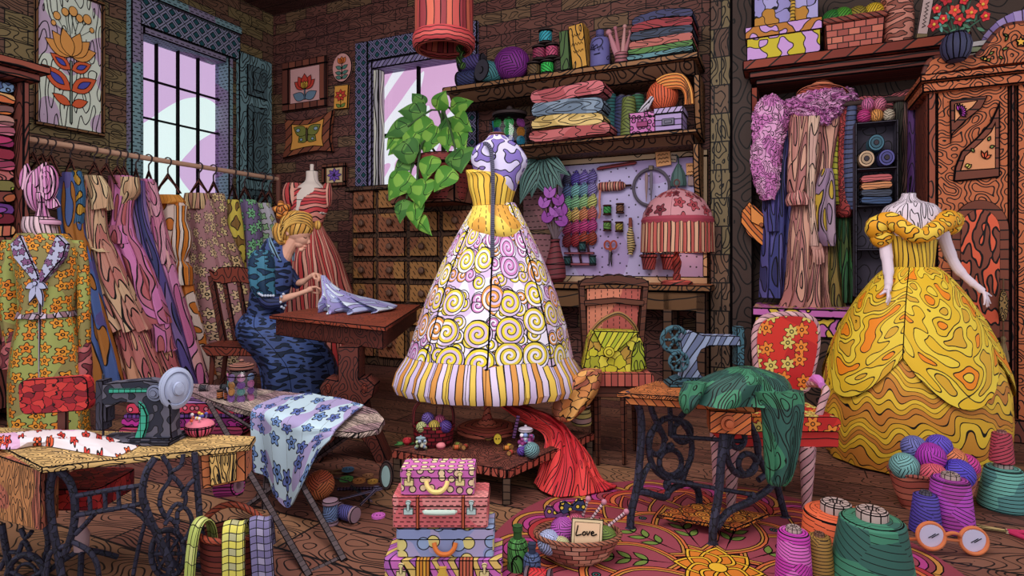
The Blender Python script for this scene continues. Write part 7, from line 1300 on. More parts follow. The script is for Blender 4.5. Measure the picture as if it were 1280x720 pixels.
# ------------------------------------------------------------------ treadle table and black machine in the near corner
Yt = 2.06; zt = Zat(585, Yt); ONT = lambda py: FOC * (CAMZ - zt) / (py - HOR)
t = T('treadle_table', 'pale wood treadle sewing table with a black machine and starry cloth', 'table', 180, 745); PYt = 745
Q = [G_(t, *p, zt) for p in ((52, 584), (313, 556), (320, 545), (-50, 532))]; zq = Q[0][2]; TL_ = t
m_pale = pat('contour', (214, 172, 112), s=24, sy=12, k=7, seed=3); m_pale2 = pat('contour', (206, 138, 88), s=9, sy=38, k=6, seed=4, fill=(196, 110, 90), fs=60)
mb = MB(1.2); mb.plate([(p[0], p[1]) for p in Q], zq - 8, zq); t.part('table_top', mb, m_pale)
f2 = lambda px, py, Y: L_(t, px, py, Y)
def slab(name, pts, Y0, Y1, mat):     # a drawer box seen at pixels, pushed back
    a = [f2(x, y, Y0 + (Y1 - Y0) * i) for (x, y, i) in pts]; mb = MB(1.2); n = len(a); bm = bmesh.new(); dv = Vector((-9, 40, 0)); v0 = [bm.verts.new(p) for p in a]; v1 = [bm.verts.new(Vector(p) + dv) for p in a]; bm.faces.new(v0); bm.faces.new(v1[::-1])
    for i in range(n): bm.faces.new((v0[i], v1[i], v1[(i + 1) % n], v0[(i + 1) % n]))
    mb.emit(bm, mb.boxuv(bm)); return t.part(name, mb, mat)
slab('drawer_box', [(-30, 560, 1), (51, 588, 0), (51, 664, 0), (-30, 642, 1)], 2.09, 2.3, m_pale2)
dw = slab('drawer_box', [(250, 567, 0), (307, 559, 1), (307, 601, 1), (253, 612, 0)], 2.26, 2.34, pat('contour', (206, 120, 76), s=20, k=3))
mb = MB(1.0); a = [f2(*p) for p in ((261, 570, 2.262), (301, 564, 2.318), (301, 598, 2.318), (263, 607, 2.262))]; mb.prism([(p[0], p[2]) for p in a], a[0][1] + 3, a[0][1] - 3, tf=rot('Z', 24, (a[0][0], a[0][1], 0))); t.part('drawer_panel', mb, pat('contour', (222, 176, 106), s=7, sy=34, k=6), dw)
def tubes(name, parts, Yf_):
    mb = MB(0); f = lambda x, y: f2(x, y, Yf_(x))
    for p in parts:
        if p[0] == 'o': _, cx, cy, rx, ry, r = p; mb.tube([f(cx + rx * math.cos(2 * PI * i / 22), cy + ry * math.sin(2 * PI * i / 22)) for i in range(22)], r, 8, closed=True)
        else: mb.tube([f(a, b) for a, b in p[1]], p[0], 8, sm=4)
    return t.part(name, mb, m_iron)
Yr = lambda x: 2.12 + (x - 180) * .0016; Yl_ = lambda x: 2.12 + (x - 60) * .0006
tubes('iron_leg', [(4.4, [(194, 572), (183, 590), (178, 618), (186, 645), (198, 672), (212, 705), (216, 745)]), (4, [(243, 566), (246, 600), (251, 660), (258, 700), (264, 738)]), (2.8, [(203, 570), (212, 585), (212, 600), (202, 615), (200, 632), (208, 648)]), (2.8, [(229, 568), (226, 582), (213, 590)]), (2.8, [(212, 592), (224, 604), (232, 620), (230, 632), (222, 640), (222, 655)]), (2.8, [(246, 598), (236, 606), (228, 622)]), (2.8, [(208, 648), (216, 634), (224, 630), (236, 640), (240, 655), (234, 670), (228, 678)]), (2.8, [(206, 656), (212, 648), (220, 656), (222, 668)]), (3, [(250, 690), (240, 702), (242, 716)]), (3, [(228, 680), (236, 700), (250, 708), (262, 706)])], Yr)
mbw = tubes('treadle_wheel', [('o', 210, 692, 21, 30, 3.6), ('o', 210, 692, 14, 21, 1.8), (2.6, [(210, 664), (210, 720)]), (2.6, [(191, 692), (230, 692)]), (2.4, [(197, 672), (224, 712)]), (2.4, [(224, 672), (197, 712)])], lambda x: Yr(x) + .05)
tubes('iron_leg', [(4.4, [(66, 588), (62, 620), (66, 660), (74, 700), (80, 745)]), (4.4, [(72, 588), (86, 600), (93, 622), (93, 652), (86, 680), (80, 694)]), (3, [(88, 676), (110, 688), (122, 708), (124, 745)]), (3, [(82, 682), (64, 690), (58, 712), (54, 745)])], Yl_)
Yk = lambda x: 2.30
tubes('iron_leg', [(4, [(2, 655), (8, 690), (20, 745)]), (3, [(26, 660), (32, 672), (40, 664)]), (3, [(24, 690), (30, 676), (38, 690)]), (3.4, [(56, 656), (60, 680), (52, 720), (54, 745)]), (3, [(0, 712), (14, 690), (40, 700)])], Yk)
tubes('treadle_wheel', [('o', 33, 725, 24, 32, 4), ('o', 33, 725, 15, 21, 2), (2.6, [(10, 712), (56, 738)]), (2.6, [(56, 712), (10, 738)])], lambda x: 2.27)
tubes('cross_rail', [(3.2, [(94, 620), (136, 613), (182, 606)]), (3.2, [(96, 644), (138, 637), (184, 628)])] + [(2.4, [(x, 617 - (x - 112) * .12), (x + 1, 641 - (x - 112) * .12)]) for x in (112, 131, 148, 167)] + [(3, [(94, 668), (106, 656), (118, 642)]), (3, [(160, 634), (176, 644), (190, 660)])], lambda x: 2.14)
tubes('treadle_rod', [(2.6, [(181, 654), (172, 690), (162, 745)])], lambda x: 2.2)
# starry cloth
t = T('starry_cloth', 'white-pink cloth with red stars spread over the near table corner', 'cloth', 90, None, Y=2.18, z=zt, solo=True); PY = HOR + (CAMZ - zt) * FOC / 2.18
pts = [(-30, 548), (60, 538), (110, 541), (150, 552), (173, 558), (150, 570), (140, 572), (100, 566), (50, 558), (10, 563), (-40, 556)]
base = [G_(t, *p, zt) for p in pts]; n = len(base)
rows_ = []; loop = smooth_pts([(p[0], p[1], .6) for p in base] + [(base[0][0], base[0][1], .6)], 4)[:-1]; cxy = (sum(p.x for p in loop) / len(loop), sum(p.y for p in loop) / len(loop))
for i in range(9):
    q = 1 - i / 8.5; rows_.append([(cxy[0] + (p.x - cxy[0]) * q, cxy[1] + (p.y - cxy[1]) * q, 1.2 + 7 * min(1, (1 - q) * 3.2) + 2.6 * math.sin(j * .55 + i * .9) * min(1, (1 - q) * 3)) for j, p in enumerate(loop)])
uvs = lambda i, j: (rows_[i][j % len(loop)][0] + .75 * rows_[i][j % len(loop)][1], rows_[i][j % len(loop)][1] * .34)
mb = MB(1.1); mb.grid(rows_, True, True, rings=(0,), uvs=uvs, deg=70); t.one(mb, pat('flowers', (232, 216, 222), (206, 60, 50), (222, 90, 50), s=17, rr=.26, n=5, fill=(220, 170, 206), fs=60))
# black sewing machine
Ym = 2.36; t = T('sewing_machine', 'black sewing machine with a teal inlay and silver hand wheel on the pale wood table', 'sewing machine', 185, None, Y=Ym, z=zt); PY = HOR + (CAMZ - zt) * FOC / Ym; S = lambda x, y: (x - 185, PY - y)
m_blk = pat('blobs', (92, 88, 104), (44, 44, 60), s=12, thr=.5, lw=1); m_blk2 = pat('contour', (58, 54, 70), s=10, sy=30, k=4, lw=1)
mb = MB(1.1); mb.box(-60, 38, -20, 24, 0, 5); mb.box(-16, 36, -16, 20, 5, 9); t.part('bed', mb, m_blk)
mb = MB(1.2); mb.prism([S(*p) for p in ((135, 478), (155, 476), (186, 473), (204, 476), (216, 486), (219, 505), (220, 540), (222, PY - 6), (178, PY - 6), (184, 530), (182, 512), (174, 502), (158, 500), (150, 504), (140, 508), (134, 500))], -11, 11); t.part('arm', mb, m_blk)
mb = MB(1.1); mb.box(-60, -50, -9, 9, 16, 78); mb.box(-53, -46, -8, 8, 26, 72); t.part('needle_head', mb, m_blk2); mb = MB(.6); mb.tube([(-56, 0, 84), (-56, 0, 4)], 1.5, 8); t.part('needle_bar', mb, flat((130, 130, 150)))
mb = MB(1); mb.prism([S(*p) for p in ((144, 483), (194, 483), (196, 488), (144, 489))], -13, -10); mb.prism([S(*p) for p in ((181, 498), (188, 504), (193, 516), (192, 530), (186, 548), (176, 546), (182, 528), (184, 512))], -15, -9); t.part('teal_inlay', mb, pat('check', (60, 160, 136), (60, 160, 136), s=7, sy=9, lw=1))
mb = MB(.8); w_ = S(202, 488)
for r, y in ((11, -14), (7.5, -16), (4, -18)): mb.lathe([(r, 0), (r, 3)], 24, tf=Matrix.Translation((w_[0], y + 3, w_[1])) @ Matrix.Rotation(PI / 2, 4, 'X'))
t.part('tension_dial', mb, flat((120, 124, 150)))
mb = MB(.9); w_ = S(220, 485); M = Matrix.Translation((w_[0], 0, w_[1])) @ rot('Z', -36) @ Matrix.Rotation(PI / 2, 4, 'Y') @ Matrix.Scale(1.3, 4, (1, 0, 0))
mb.lathe([(19, -5), (20, -2), (20, 3), (16, 5), (15, 3), (11, 6), (7, 6), (6, 10), (.5, 10)], 30, tf=M, sx=1.0); t.part('hand_wheel', mb, flat((170, 176, 206), rough=.35))
t = T('pincushion', 'pink bowl-shaped pincushion with round-headed pins on the pale wood table', 'pincushion', 250, None, Y=2.45, z=zt); mb = MB(.9); mb.lathe([(11, 0), (16, 5), (18, 11), (17, 13)], 22, every=2); t.part('cup', mb, pat('stripes', (206, 84, 120), s=4, amp=1)); mb = MB(); mb.ball((0, 0, 12), 17, 16, 8, 20, 10); t.part('cushion', mb, flat((226, 120, 140)))
rnd = random.Random(4)
PC = [((230, 196, 90), 'yellow'), ((84, 84, 170), 'blue'), ((236, 220, 226), 'white'), ((214, 90, 60), 'orange')]
for i in range(12):
    a, q = rnd.uniform(-PI, PI), rnd.uniform(.2, .9); x, y = 16 * q * math.cos(a), 14 * q * math.sin(a); z = 12 + 8 * math.sqrt(1 - q * q * .9); c = PC[i % 4]
    o = T('pin', c[1] + '-headed pin stuck in the pink pincushion', 'pin', 250, None, Y=2.45, z=zt, group='pins in the pink pincushion'); o.root.location = o.loc + Vector((x, y, z - 3)) * o.k; L = 4 + (i % 3) * 2.4; mb = MB(0); mb.tube([(0, 0, 0), (x * .15, y * .15, L)], .4, 5); o.part('shaft', mb, flat((150, 150, 160))); mb = MB(0); mb.ball((x * .15, y * .15, L + 1.2), 2, n=10, m=7); o.part('head', mb, flat(c[0]))
# red work chair behind that table
t = T('work_chair', 'red-cushioned work chair tucked behind the pale wood sewing table', 'chair', 92, 712); PY = 712; S = lambda x, y: (x - 92, PY - y); m_rc = pat('cells', (176, 40, 46), (130, 32, 44), (206, 60, 56), s=14, sy=9)
mb = MB(1.1); mb.prism([S(p[0], 1000 - p[1]) for p in rrect(1, 91, 1000 - 523, 1000 - 478, 10)], 26, 40, tf=rot('Y', -4, S(46, 500)[:1] + (0,) + S(46, 500)[1:])); t.part('backrest', mb, m_rc)
mb = MB(.8)
for y in (487, 512): mb.lathe([(2.4, 0), (1.6, 1.6)], 10, tf=Matrix.Translation((S(47, y)[0], 26, S(47, y)[1])) @ Matrix.Rotation(PI / 2, 4, 'X'))
t.part('button', mb, flat((70, 30, 36)))
mb = MB(1); mb.box(S(40, 0)[0], S(52, 0)[0], 40, 46, S(0, 640)[1], S(0, 500)[1]); mb.box(S(42, 0)[0], S(100, 0)[0], 30, 46, S(0, 640)[1], S(0, 632)[1]); t.part('back_bracket', mb, flat((110, 62, 54)))
mb = MB(1.1); mb.plate([(p[0], p[1]) for p in rrect(-26, 52, -30, 46, 12)], 86, 112); t.part('seat', mb, m_rc)
mb = MB(1); mb.lathe([(4.6, 20), (4.6, 52)], 16, c=(-13 + 20, 4, 0)); mb.lathe([(4, 52), (4, 88)], 16, c=(7, 4, 0)); mb.lathe([(8, 22), (9, 42), (5, 52)], 16, c=(7, 4, 0)); t.part('column', mb, flat((186, 150, 156)))
for a in range(4): mb = MB(0); b = a * PI / 2 + .6; mb.tube([(7, 4, 24), (7 + 20 * math.cos(b), 4 + 20 * math.sin(b), 14), (7 + 38 * math.cos(b), 4 + 38 * math.sin(b), 3)], 3.4, 8, sm=3); t.part('leg', mb, m_iron)
# low stack of fabrics behind the tables
Ys = 3.95; zz = .0; t = T('low_shelf', 'low red-brown shelf carrying the magenta fabric stack behind the sewing table', 'shelf', 238, None, Y=Ys, z=0.0); k_ = t.k; PYs = HOR + CAMZ * FOC / Ys
for y in (0, PYs - 548): mb = MB(1.1); mb.box(-86, 86, -16, 26, y, y + 6); t.part('board', mb, m_mah)
for x in (-84, 80): mb = MB(1); mb.box(x, x + 5, -14, 24, 6, PYs - 548); t.part('post', mb, m_mahd)
zz = (PYs - 548 + 6) * k_
for i, (kd, c, c2, h_, nm) in enumerate((('waves', (196, 70, 110), (160, 50, 90), 12, 'crimson waved'), ('blobs', (190, 50, 150), (130, 36, 110), 11, 'magenta blotched'), ('stripes', (120, 70, 150), (90, 50, 120), 5, 'thin purple'), ('dots', (210, 60, 90), (240, 130, 150), 13, 'red dotted'), ('waves', (190, 140, 206), (160, 110, 180), 6, 'lilac'))):
    q = T('folded_fabric', nm + ' folded fabric on the low shelf, ' + ('lowest', 'second up', 'third up', 'fourth up', 'topmost')[i], 'fabric', 235, None, Y=Ys, z=zz, group='magenta fabrics on the low shelf', solo=True); mb = MB(1); foldslab(mb, -78 + i * 3, 76 - (i > 2) * 40 * 0, -14, 22, 0, h_ + .4, 40 + i, 1.2); q.one(mb, pat(kd, c, c2, s=(9 if kd in ('dots', 'blobs') else 5), sy=6 if kd == 'blobs' else None, amp=3)); zz += h_ * k_
# ------------------------------------------------------------------ ironing board with jar, spools and blanket
ZI = .45; t = T('ironing_board', 'grey-pink pointed ironing board on dark crossed legs', 'ironing board', 385, 718); TI = t
OB = [(236, 479), (300, 483), (380, 492), (440, 502), (470, 512), (481, 524), (474, 536), (448, 541), (410, 538), (360, 527), (318, 516), (270, 503), (236, 489)]
P_ = [G_(t, *p, ZI) for p in OB]; zi = P_[0][2]; m_ib = pat('contour', (176, 140, 146), s=60, sy=8, k=8, lw=1, rot=.7, fill=(196, 170, 160), fs=90)
mb = MB(1.1); mb.plate([(p[0], p[1]) for p in P_], zi - 9, zi); t.part('board', mb, m_ib)
m_lg = pat('waves', (84, 68, 72), (72, 58, 62), s=9, amp=10)
def bar3(name, a, b, r, mat): mb = MB(1.0); mb.tube([a, b], r, 4, lw=1.0); t.part(name, mb, mat)
bar3('leg', L_(t, 262, 505, 3.28), L_(t, 388, 722, 2.33), 6, m_lg); bar3('leg', L_(t, 352, 560, 3.02), L_(t, 431, 702, 2.44), 6, m_lg); bar3('leg', L_(t, 440, 540, 3.0), L_(t, 300, 640, 2.95), 6, m_lg); bar3('leg', L_(t, 340, 512, 3.3), L_(t, 330, 640, 2.95), 6, m_lg)
bar3('cross_bar', L_(t, 386, 716, 2.36), L_(t, 424, 698, 2.46), 4, m_lg); bar3('cross_bar', L_(t, 270, 508, 3.25), L_(t, 350, 556, 3.04), 4, m_lg)
Yj = FOC * (CAMZ - ZI) / (499 - HOR); t, rn = jar('round glass jar of coloured buttons with a wooden lid on the ironing board', 302, None, 18, 44, 3, pat('waves', (150, 96, 84), s=5, amp=1), Y=Yj, z=ZI)
CB2 = [((214, 120, 160), 'pink'), ((226, 150, 80), 'orange'), ((130, 150, 190), 'grey-blue'), ((186, 170, 190), 'pale lilac'), ((150, 90, 160), 'purple'), ((110, 150, 140), 'sage')]
jar_buttons(t, rn, 18, 44, 26, 4.8, '%s button in the jar on the ironing board', 'buttons in the ironing board jar', CB2)
for px, py, c, e, hz, nm in ((275, 499, (190, 110, 60), (80, 60, 56), 0, 'brown thread spool beside the button jar on the ironing board'), (284, 500, (170, 84, 50), (70, 50, 50), 0, 'rust thread spool touching the button jar on the ironing board'), (282, 488, (60, 60, 66), (40, 38, 44), 1, 'black lying spool behind the button jar'), (255, 489, (60, 56, 66), (160, 140, 146), 1, 'black spool lying alone on the ironing board end')):
    Y = FOC * (CAMZ - ZI) / (py - HOR); q = T('thread_spool', nm, 'spool', px, None, Y=Y, z=ZI, group='spools on the ironing board'); spool_parts(q, 4.2, 12, yarn_mat(c, s=2.4), flat(e), tf=(Matrix.Translation((-6, 0, 4.2)) @ Matrix.Rotation(PI / 2, 4, 'Y')) if hz else None)
t = T('flowered_blanket', 'pale blue-lilac blanket with blue flowers hanging over the ironing board', 'blanket', 370, None, Y=3.1, z=ZI, solo=True); Yi = lambda py: FOC * (CAMZ - ZI) / (py - HOR)
KB = [((352, 499), (318, 515), (319, 588)), ((368, 497), (330, 518), (334, 598)), ((386, 496), (344, 523), (346, 618)), ((404, 498), (362, 528), (360, 636)), ((424, 502), (384, 533), (376, 612)), ((442, 506), (404, 537), (395, 570)), ((455, 511), (424, 538), (414, 549))]
cols_ = []
for (a, b, c) in KB:
    pa, pb = Vector(L_(t, a[0], a[1] - 3, Yi(a[1]))), Vector(L_(t, b[0], b[1] - 4, Yi(b[1]) - .02)); Y2 = Yi(b[1]) - .05; pc = Vector(L_(t, c[0], c[1], Y2)); pm = pb.lerp(pc, .18) + Vector((-1, -5, -1)); cols_.append(smooth_pts([pa, (pa + pb) / 2 + Vector((0, 0, 1.5)), pb, pm, pb.lerp(pc, .55) + Vector((0, -4, 0)), pc], 5))
rows_ = []
for j in range(len(cols_[0])):
    ln = smooth_pts([c[j] for c in cols_], 6); q = j / (len(cols_[0]) - 1)
    rows_.append([(p.x, p.y - 3.2 * math.cos(i * PI / 6 * 1.0) * (q + .1), p.z + .8 * math.cos(i * PI / 6) * (1 - q)) for i, p in enumerate(ln)])
mb = MB(1.1); uvs = lambda i, j: (j * 3.1, i * 4.6); mb.grid(rows_, thick=1.4, uvs=uvs, every=6, lw=1.0); t.one(mb, pat('flowers', (196, 216, 232), (104, 120, 190), (120, 150, 206), s=19, rr=.27, n=5, fill=(176, 160, 206), fs=34))
# ------------------------------------------------------------------ basket of textile rolls under the board
t = T('textile_basket', 'dark red striped round basket of folded checked cloths under the ironing board', 'basket', 292, 728); mb = MB(1.1); mb.lathe([(34, 0), (38, 20), (40, 60), (42, 66), (38, 66), (34, 10)], 28, sy=.8); t.part('basket', mb, pat('waves', (128, 58, 48), (104, 44, 42), s=7, amp=2)); mb = MB(0); mb.tube([(40 * math.cos(a), 32 * math.sin(a), 66 + 20 * max(0, -math.cos(a + 1.0)) ** 2) for a in [2 * PI * i / 24 for i in range(24)]], 4, 8, closed=True); t.part('braided_rim', mb, pat('stripes', (150, 64, 44), s=5, amp=1, rot=.6))
def hangcloth(label, px, cs, wd, x0, y0, drop, out, **k):
    q = T('folded_cloth', label, 'cloth', 292, None, Y=t.Y, z=0, group='cloths in the dark red basket', solo=True); rows_ = []
    path = smooth_pts([(x0, -6, 44), (x0, -12, 72), (x0 + out * .2, -24, 86), (x0 + out * .5, -36, 80), (x0 + out * .8, -42, 50), (x0 + out, -44, 86 - drop)], 5)
    for p in path: rows_.append([(p.x + wd * (j / 8 - .5), p.y + y0 + wd * (j / 8 - .5) * .35 * (1 if x0 > 0 else -1), p.z + 1.5 * math.sin(j * .8)) for j in range(9)])
    mb = MB(1.0); mb.grid(rows_, thick=3, lw=1.0); q.one(mb, cs)
hangcloth('purple-grey checked cloth hanging from the dark red basket', 330, pat('check', (120, 110, 150), (150, 140, 170), (110, 100, 140), s=8, sy=8), 24, 38, 10, 70, 14)
hangcloth('yellow-green checked cloth hanging from the dark red basket', 300, pat('check', (206, 200, 110), (176, 170, 130), (214, 200, 90), s=8, sy=8), 24, 14, -1, 84, 8)
hangcloth('pale green cloth strip over the basket side', 262, pat('check', (190, 196, 110), (206, 206, 130), (180, 190, 100), s=6, sy=20), 14, -26, 6, 80, -8)
t = T('cloth_roll', 'magenta cloth roll lying on top of the dark red basket', 'cloth roll', 292, None, Y=2.42, z=0); M = Matrix.Translation((-4, -4, 98)) @ rot('Z', -18) @ rot('Y', 78); mb = MB(1); mb.lathe([(12, -15), (12, 15)], 20, tf=M); t.part('roll', mb, pat('stripes', (196, 70, 150), (170, 56, 130), s=4, amp=3)); mb = MB(1); mb.lathe([(5, -15.6), (5, 15.6)], 14, tf=M); mb.lathe([(9, 15), (9, 15.6)], 14, tf=M); t.part('core', mb, flat((150, 110, 126)))
# ------------------------------------------------------------------ suitcases
def suitcase(label, px, py, w_, h_, d_, Y, z, mat, split, lat, hc, handle='arc', straps=(), tp=1.0, latc=(226, 206, 150), sc=None):
    t = T('suitcase', label, 'suitcase', px, None, Y=Y, z=z, group='suitcases stacked on the floor'); w2 = w_ / 2; hs = h_ * split
    mb = MB(1.1); mb.plate([(p[0], p[1]) for p in rrect(-w2, w2, -d_ / 2, d_ / 2, 5)], 0, hs); t.part('body', mb, mat); mb = MB(1.1); mb.plate([(p[0], p[1]) for p in rrect(-w2 - .8, w2 + .8, -d_ / 2 - .8, d_ / 2 + .8, 5)], hs, h_); t.part('lid', mb, mat)
    for x, sw, c in straps: mb = MB(1); mb.box(x - sw, x + sw, -d_ / 2 - 2.2, d_ / 2 + 2.2, -.2, h_ + .8); t.part('strap', mb, c)
    for x in lat:
        mb = MB(.8); mb.box(x - 6, x + 6, -d_ / 2 - 3.4, -d_ / 2 - .5, hs - 9, hs - 1); mb.box(x - 2, x + 2, -d_ / 2 - 4.4, -d_ / 2 - .5, hs - 4, hs + 7); mb.prism(ell(x, hs + 6, 3.4, 2.6, 12), -d_ / 2 - 4.6, -d_ / 2 - 1); t.part('latch', mb, flat(latc))
    mb = MB(0)
    if handle == 'arc': mb.tube([(-13, -d_ / 2 - 2, hs - 3), (-11, -d_ / 2 - 5, hs - 9), (-5, -d_ / 2 - 7, hs - 14), (5, -d_ / 2 - 7, hs - 14), (11, -d_ / 2 - 5, hs - 9), (13, -d_ / 2 - 2, hs - 3)], 2.8, 8, sm=4)
    elif handle == 'bar': mb.tube([(-20, -d_ / 2 - 2, hs - 5), (-14, -d_ / 2 - 5, hs - 5), (14, -d_ / 2 - 5, hs - 5), (20, -d_ / 2 - 2, hs - 5)], [1.5, 3, 3.4, 3, 1.5], 8, sm=3)
    elif handle == 'buckle': mb.lathe([(5, 0), (7, 5), (4, 12), (5, 16)], 12, c=(0, -d_ / 2 - 2, hs - 12), sy=.5)
    t.part('handle', mb, flat(hc)); return t
Yc = 2.36; kc = Yc / FOC; z0 = 0; PYc = HOR + CAMZ * FOC / Yc
hgt = [PYc - 686, 36, 38, 32]
suitcase('large pink and gold zigzag trunk at the bottom of the suitcase stack', 557, None, 142, hgt[0], 56, Yc, 0, pat('stripes', (206, 110, 190), (226, 190, 110), (176, 100, 180), s=8, amp=22, rot=.6), .62, (-50, 50), (214, 170, 70), 'buckle', [(-24, 9, pat('stripes', (222, 160, 60), (206, 130, 50), s=4, amp=0)), (28, 9, pat('stripes', (206, 110, 80), (186, 90, 70), s=4, amp=0))]); z0 += (hgt[0] + .9) * kc
suitcase('blue suitcase with ornate oval pattern and orange handle, second from below', 559, None, 118, hgt[1] - 1, 46, Yc, z0, pat('dots', (140, 150, 196), (222, 206, 130), (150, 170, 210), s=21, rr=.36, fill=(170, 160, 200), fs=30), .62, (), (206, 110, 50), 'arc', latc=(200, 200, 200)); z0 += hgt[1] * kc
suitcase('rose suitcase with dark weave marks, brown straps and silver latches', 553, None, 116, hgt[2] - 1, 48, Yc, z0, pat('dashes', (214, 106, 112), s=8, sy=5, lw=1.2, fill=(226, 140, 140), fs=60), .7, (-38, 38), (190, 206, 196), 'bar', [(-27, 2.2, flat((176, 84, 56))), (28, 2.2, flat((176, 84, 56)))], latc=(186, 206, 206)); z0 += hgt[2] * kc
suitcase('small magenta polka-dot suitcase on top of the suitcase stack', 549, None, 90, hgt[3] - 1, 40, Yc, z0, pat('dots', (206, 106, 180), (236, 196, 170), (240, 210, 170), s=12, rr=.34), .68, (-34, 28), (236, 206, 130), 'arc', latc=(236, 214, 150))
# ------------------------------------------------------------------ small things on the planks
yarn_ball('orange-peach yarn ball on the floor beside the ironing board leg', (226, 130, 84), 400, 624, 18, c2=(206, 100, 70), s=3)
for px, py, c, lay, nm in ((413, 655, (110, 130, 176), 0, 'pale blue thread spool standing on the floor by the yarn ball'), (436, 648, (90, 84, 150), 1, 'violet thread spool lying on the floor by the pencils')):
    q = T('thread_spool', nm, 'spool', px, py, group='floor spools by the ironing board'); spool_parts(q, 10, 30, yarn_mat(c, s=3), flat((150, 120, 136)), tf=(Matrix.Translation((-14, 0, 10)) @ rot('Z', -28) @ Matrix.Rotation(PI / 2, 4, 'Y')) if lay else None)
for i, (px, py, r, c, nm, lay) in enumerate(((473, 646, 8.5, (222, 110, 206), 'pink', 0), (433, 600, 8.5, (90, 150, 80), 'green', 0), (435, 592, 7.5, (70, 100, 130), 'blue-grey', 1), (449, 602, 8, (190, 120, 70), 'tan', 0), (460, 596, 7, (150, 100, 70), 'brown', 0), (466, 603, 6.5, (206, 150, 70), 'golden', 0))):
    t = T('button', nm + (' button lying alone on the floor by the suitcases' if i == 0 else ' button in the little heap on the floor behind the yarn ball'), 'button', px, py); mb = MB(.8); z0_ = 4 * lay; mb.lathe([(r, z0_), (r, z0_ + 2.4), (r * .78, z0_ + 2.6), (r * .7, z0_ + 1.8), (.3, z0_ + 1.8)], 22); t.part('disc', mb, flat(c)); mb = MB(0)
    for hx in (-2, 2): mb.ball((hx, 0, z0_ + 1.9), 1.1, 1.1, .5, 8, 6)
    t.part('hole', mb, INK)
def pencil(label, px, py, L, a, c, name='pencil', y=0, r=2.2, z=2.4): t = T(name, label, 'pencil', px, py); M = Matrix.Translation((0, 0, z)) @ rot('Z', a) @ Matrix.Rotation(PI / 2, 4, 'Y'); mb = MB(.8); mb.lathe([(r, -L / 2), (r, L / 2 - 6)], 8, tf=M); t.part('shaft', mb, pat('waves', c, s=4, amp=1)); mb = MB(.6); mb.lathe([(r, L / 2 - 6), (.3, L / 2)], 8, tf=M); t.part('tip', mb, flat((120, 90, 100)))
pencil('striped lilac knitting needle lying flat on the floor behind the compass', 453, 613, 62, 4, (170, 130, 180), 'knitting_needle')
pencil('steel pen lying slanted on the floor from the needle to the compass', 452, 624, 66, -52, (150, 160, 180), 'pen', r=1.8, z=6.6)
t = T('drawing_compass', 'open purple-grey drawing compass lying on the floor near the suitcases', 'compass', 462, 636); mb = MB(.8)
for a in (62, 96): mb.plate([(-2, 0), (2, 0), (1, -58), (-1, -58)], 10, 12.5, tf=rot('Z', -30 + (a - 80) * 1.3, (0, 30, 0)) @ Matrix.Translation((0, 40, 0)))
t.part('leg', mb, flat((130, 116, 150))); mb = MB(.7); mb.lathe([(4, 9.6), (4, 13.4)], 12, c=(0, 38, 0)); t.part('pivot', mb, flat((110, 100, 130)))
t = T('embroidery_scissors', 'small dark scissors on the floor between the yarn ball and the buttons', 'scissors', 412, 598); mb = MB(.6)
for a in (30, 60): mb.plate([(-1.5, 0), (1.5, 0), (.6, -34), (-.6, -34)], .5 + a * .02, 2 + a * .02, tf=rot('Z', a))
t.part('blade', mb, flat((96, 84, 90))); mb = MB(0)
for cx, cy in ((-7, 14), (6, 18)): mb.tube([(cx + 7 * math.cos(a), cy + 7 * math.sin(a), 2) for a in [2 * PI * i / 16 for i in range(16)]], 1.5, 8, closed=True)
t.part('handle', mb, flat((110, 74, 50)))
t = T('hand_mirror', 'round pale mirror in a dark beaded frame leaning on the bench leg', 'mirror', 483, 612); mb = MB(1); mb.prism(ell(0, 18, 9, 18, 22), -3, 3); t.part('frame', mb, flat((80, 60, 60))); mb = MB(.7); mb.prism(ell(0, 18, 6, 14, 20), -4, -2.6); t.part('glass', mb, flat((176, 206, 206), rough=.2)); 
# ------------------------------------------------------------------ card basket, bottles and reel on the rug edge
t = T('yarn_basket', 'wide woven basket of yarn with a handwritten Love card on the rug edge', 'basket', 722, 702); TB = t; mb = MB(1.1); mb.lathe([(26, 0), (40, 10), (50, 26), (53, 34), (50, 36), (44, 26), (10, 12)], 36, sy=.62); t.part('basket', mb, pat('weave', (176, 110, 96), (206, 150, 130), (150, 88, 78), s=15, sy=7, k=0)); mb = MB(0); mb.tube([(53 * math.cos(a), 33 * math.sin(a), 36) for a in [2 * PI * i / 30 for i in range(30)]], 3, 8, closed=True); t.part('rim', mb, pat('stripes', (150, 90, 70), s=4, amp=1, rot=.6))
for dx, dy, z, r, c, nm in ((-36, -8, 28, 15, (176, 180, 220), 'pale blue'), (-17, 4, 38, 17, (176, 80, 170), 'magenta'), (-22, -14, 26, 12, (206, 200, 150), 'cream'), (-2, 10, 44, 15, (190, 80, 110), 'rose'), (34, -2, 30, 15, (110, 130, 60), 'olive'), (18, 8, 36, 15, (160, 110, 80), 'brown')):
    o = T('yarn_ball', nm + ' yarn ball in the basket with the Love card', 'yarn', 722, 702, group='yarn in the Love card basket', solo=True); o.loc = o.loc + Vector((dx, dy, z)) * o.k; mb = MB(); mb.ball((0, 0, 0), r, n=20, m=14); o.one(mb, yarn_mat(c, s=3))
t = T('greeting_card', 'cream card with the handwritten word Love in the yarn basket', 'card', 732, None, Y=TB.Y - .082, z=.05); M = rot('X', -8) @ rot('Y', 4); mb = MB(1.1); mb.box(-20, 20, -1.5, 1.5, 9, 49, tf=M); t.part('card', mb, flat((226, 200, 160))); mb = MB(.8); mb.box(-16, 16, -2.4, -1, 12, 45, tf=M); t.part('inner_panel', mb, flat((236, 196, 160)))
mb = MB(0)
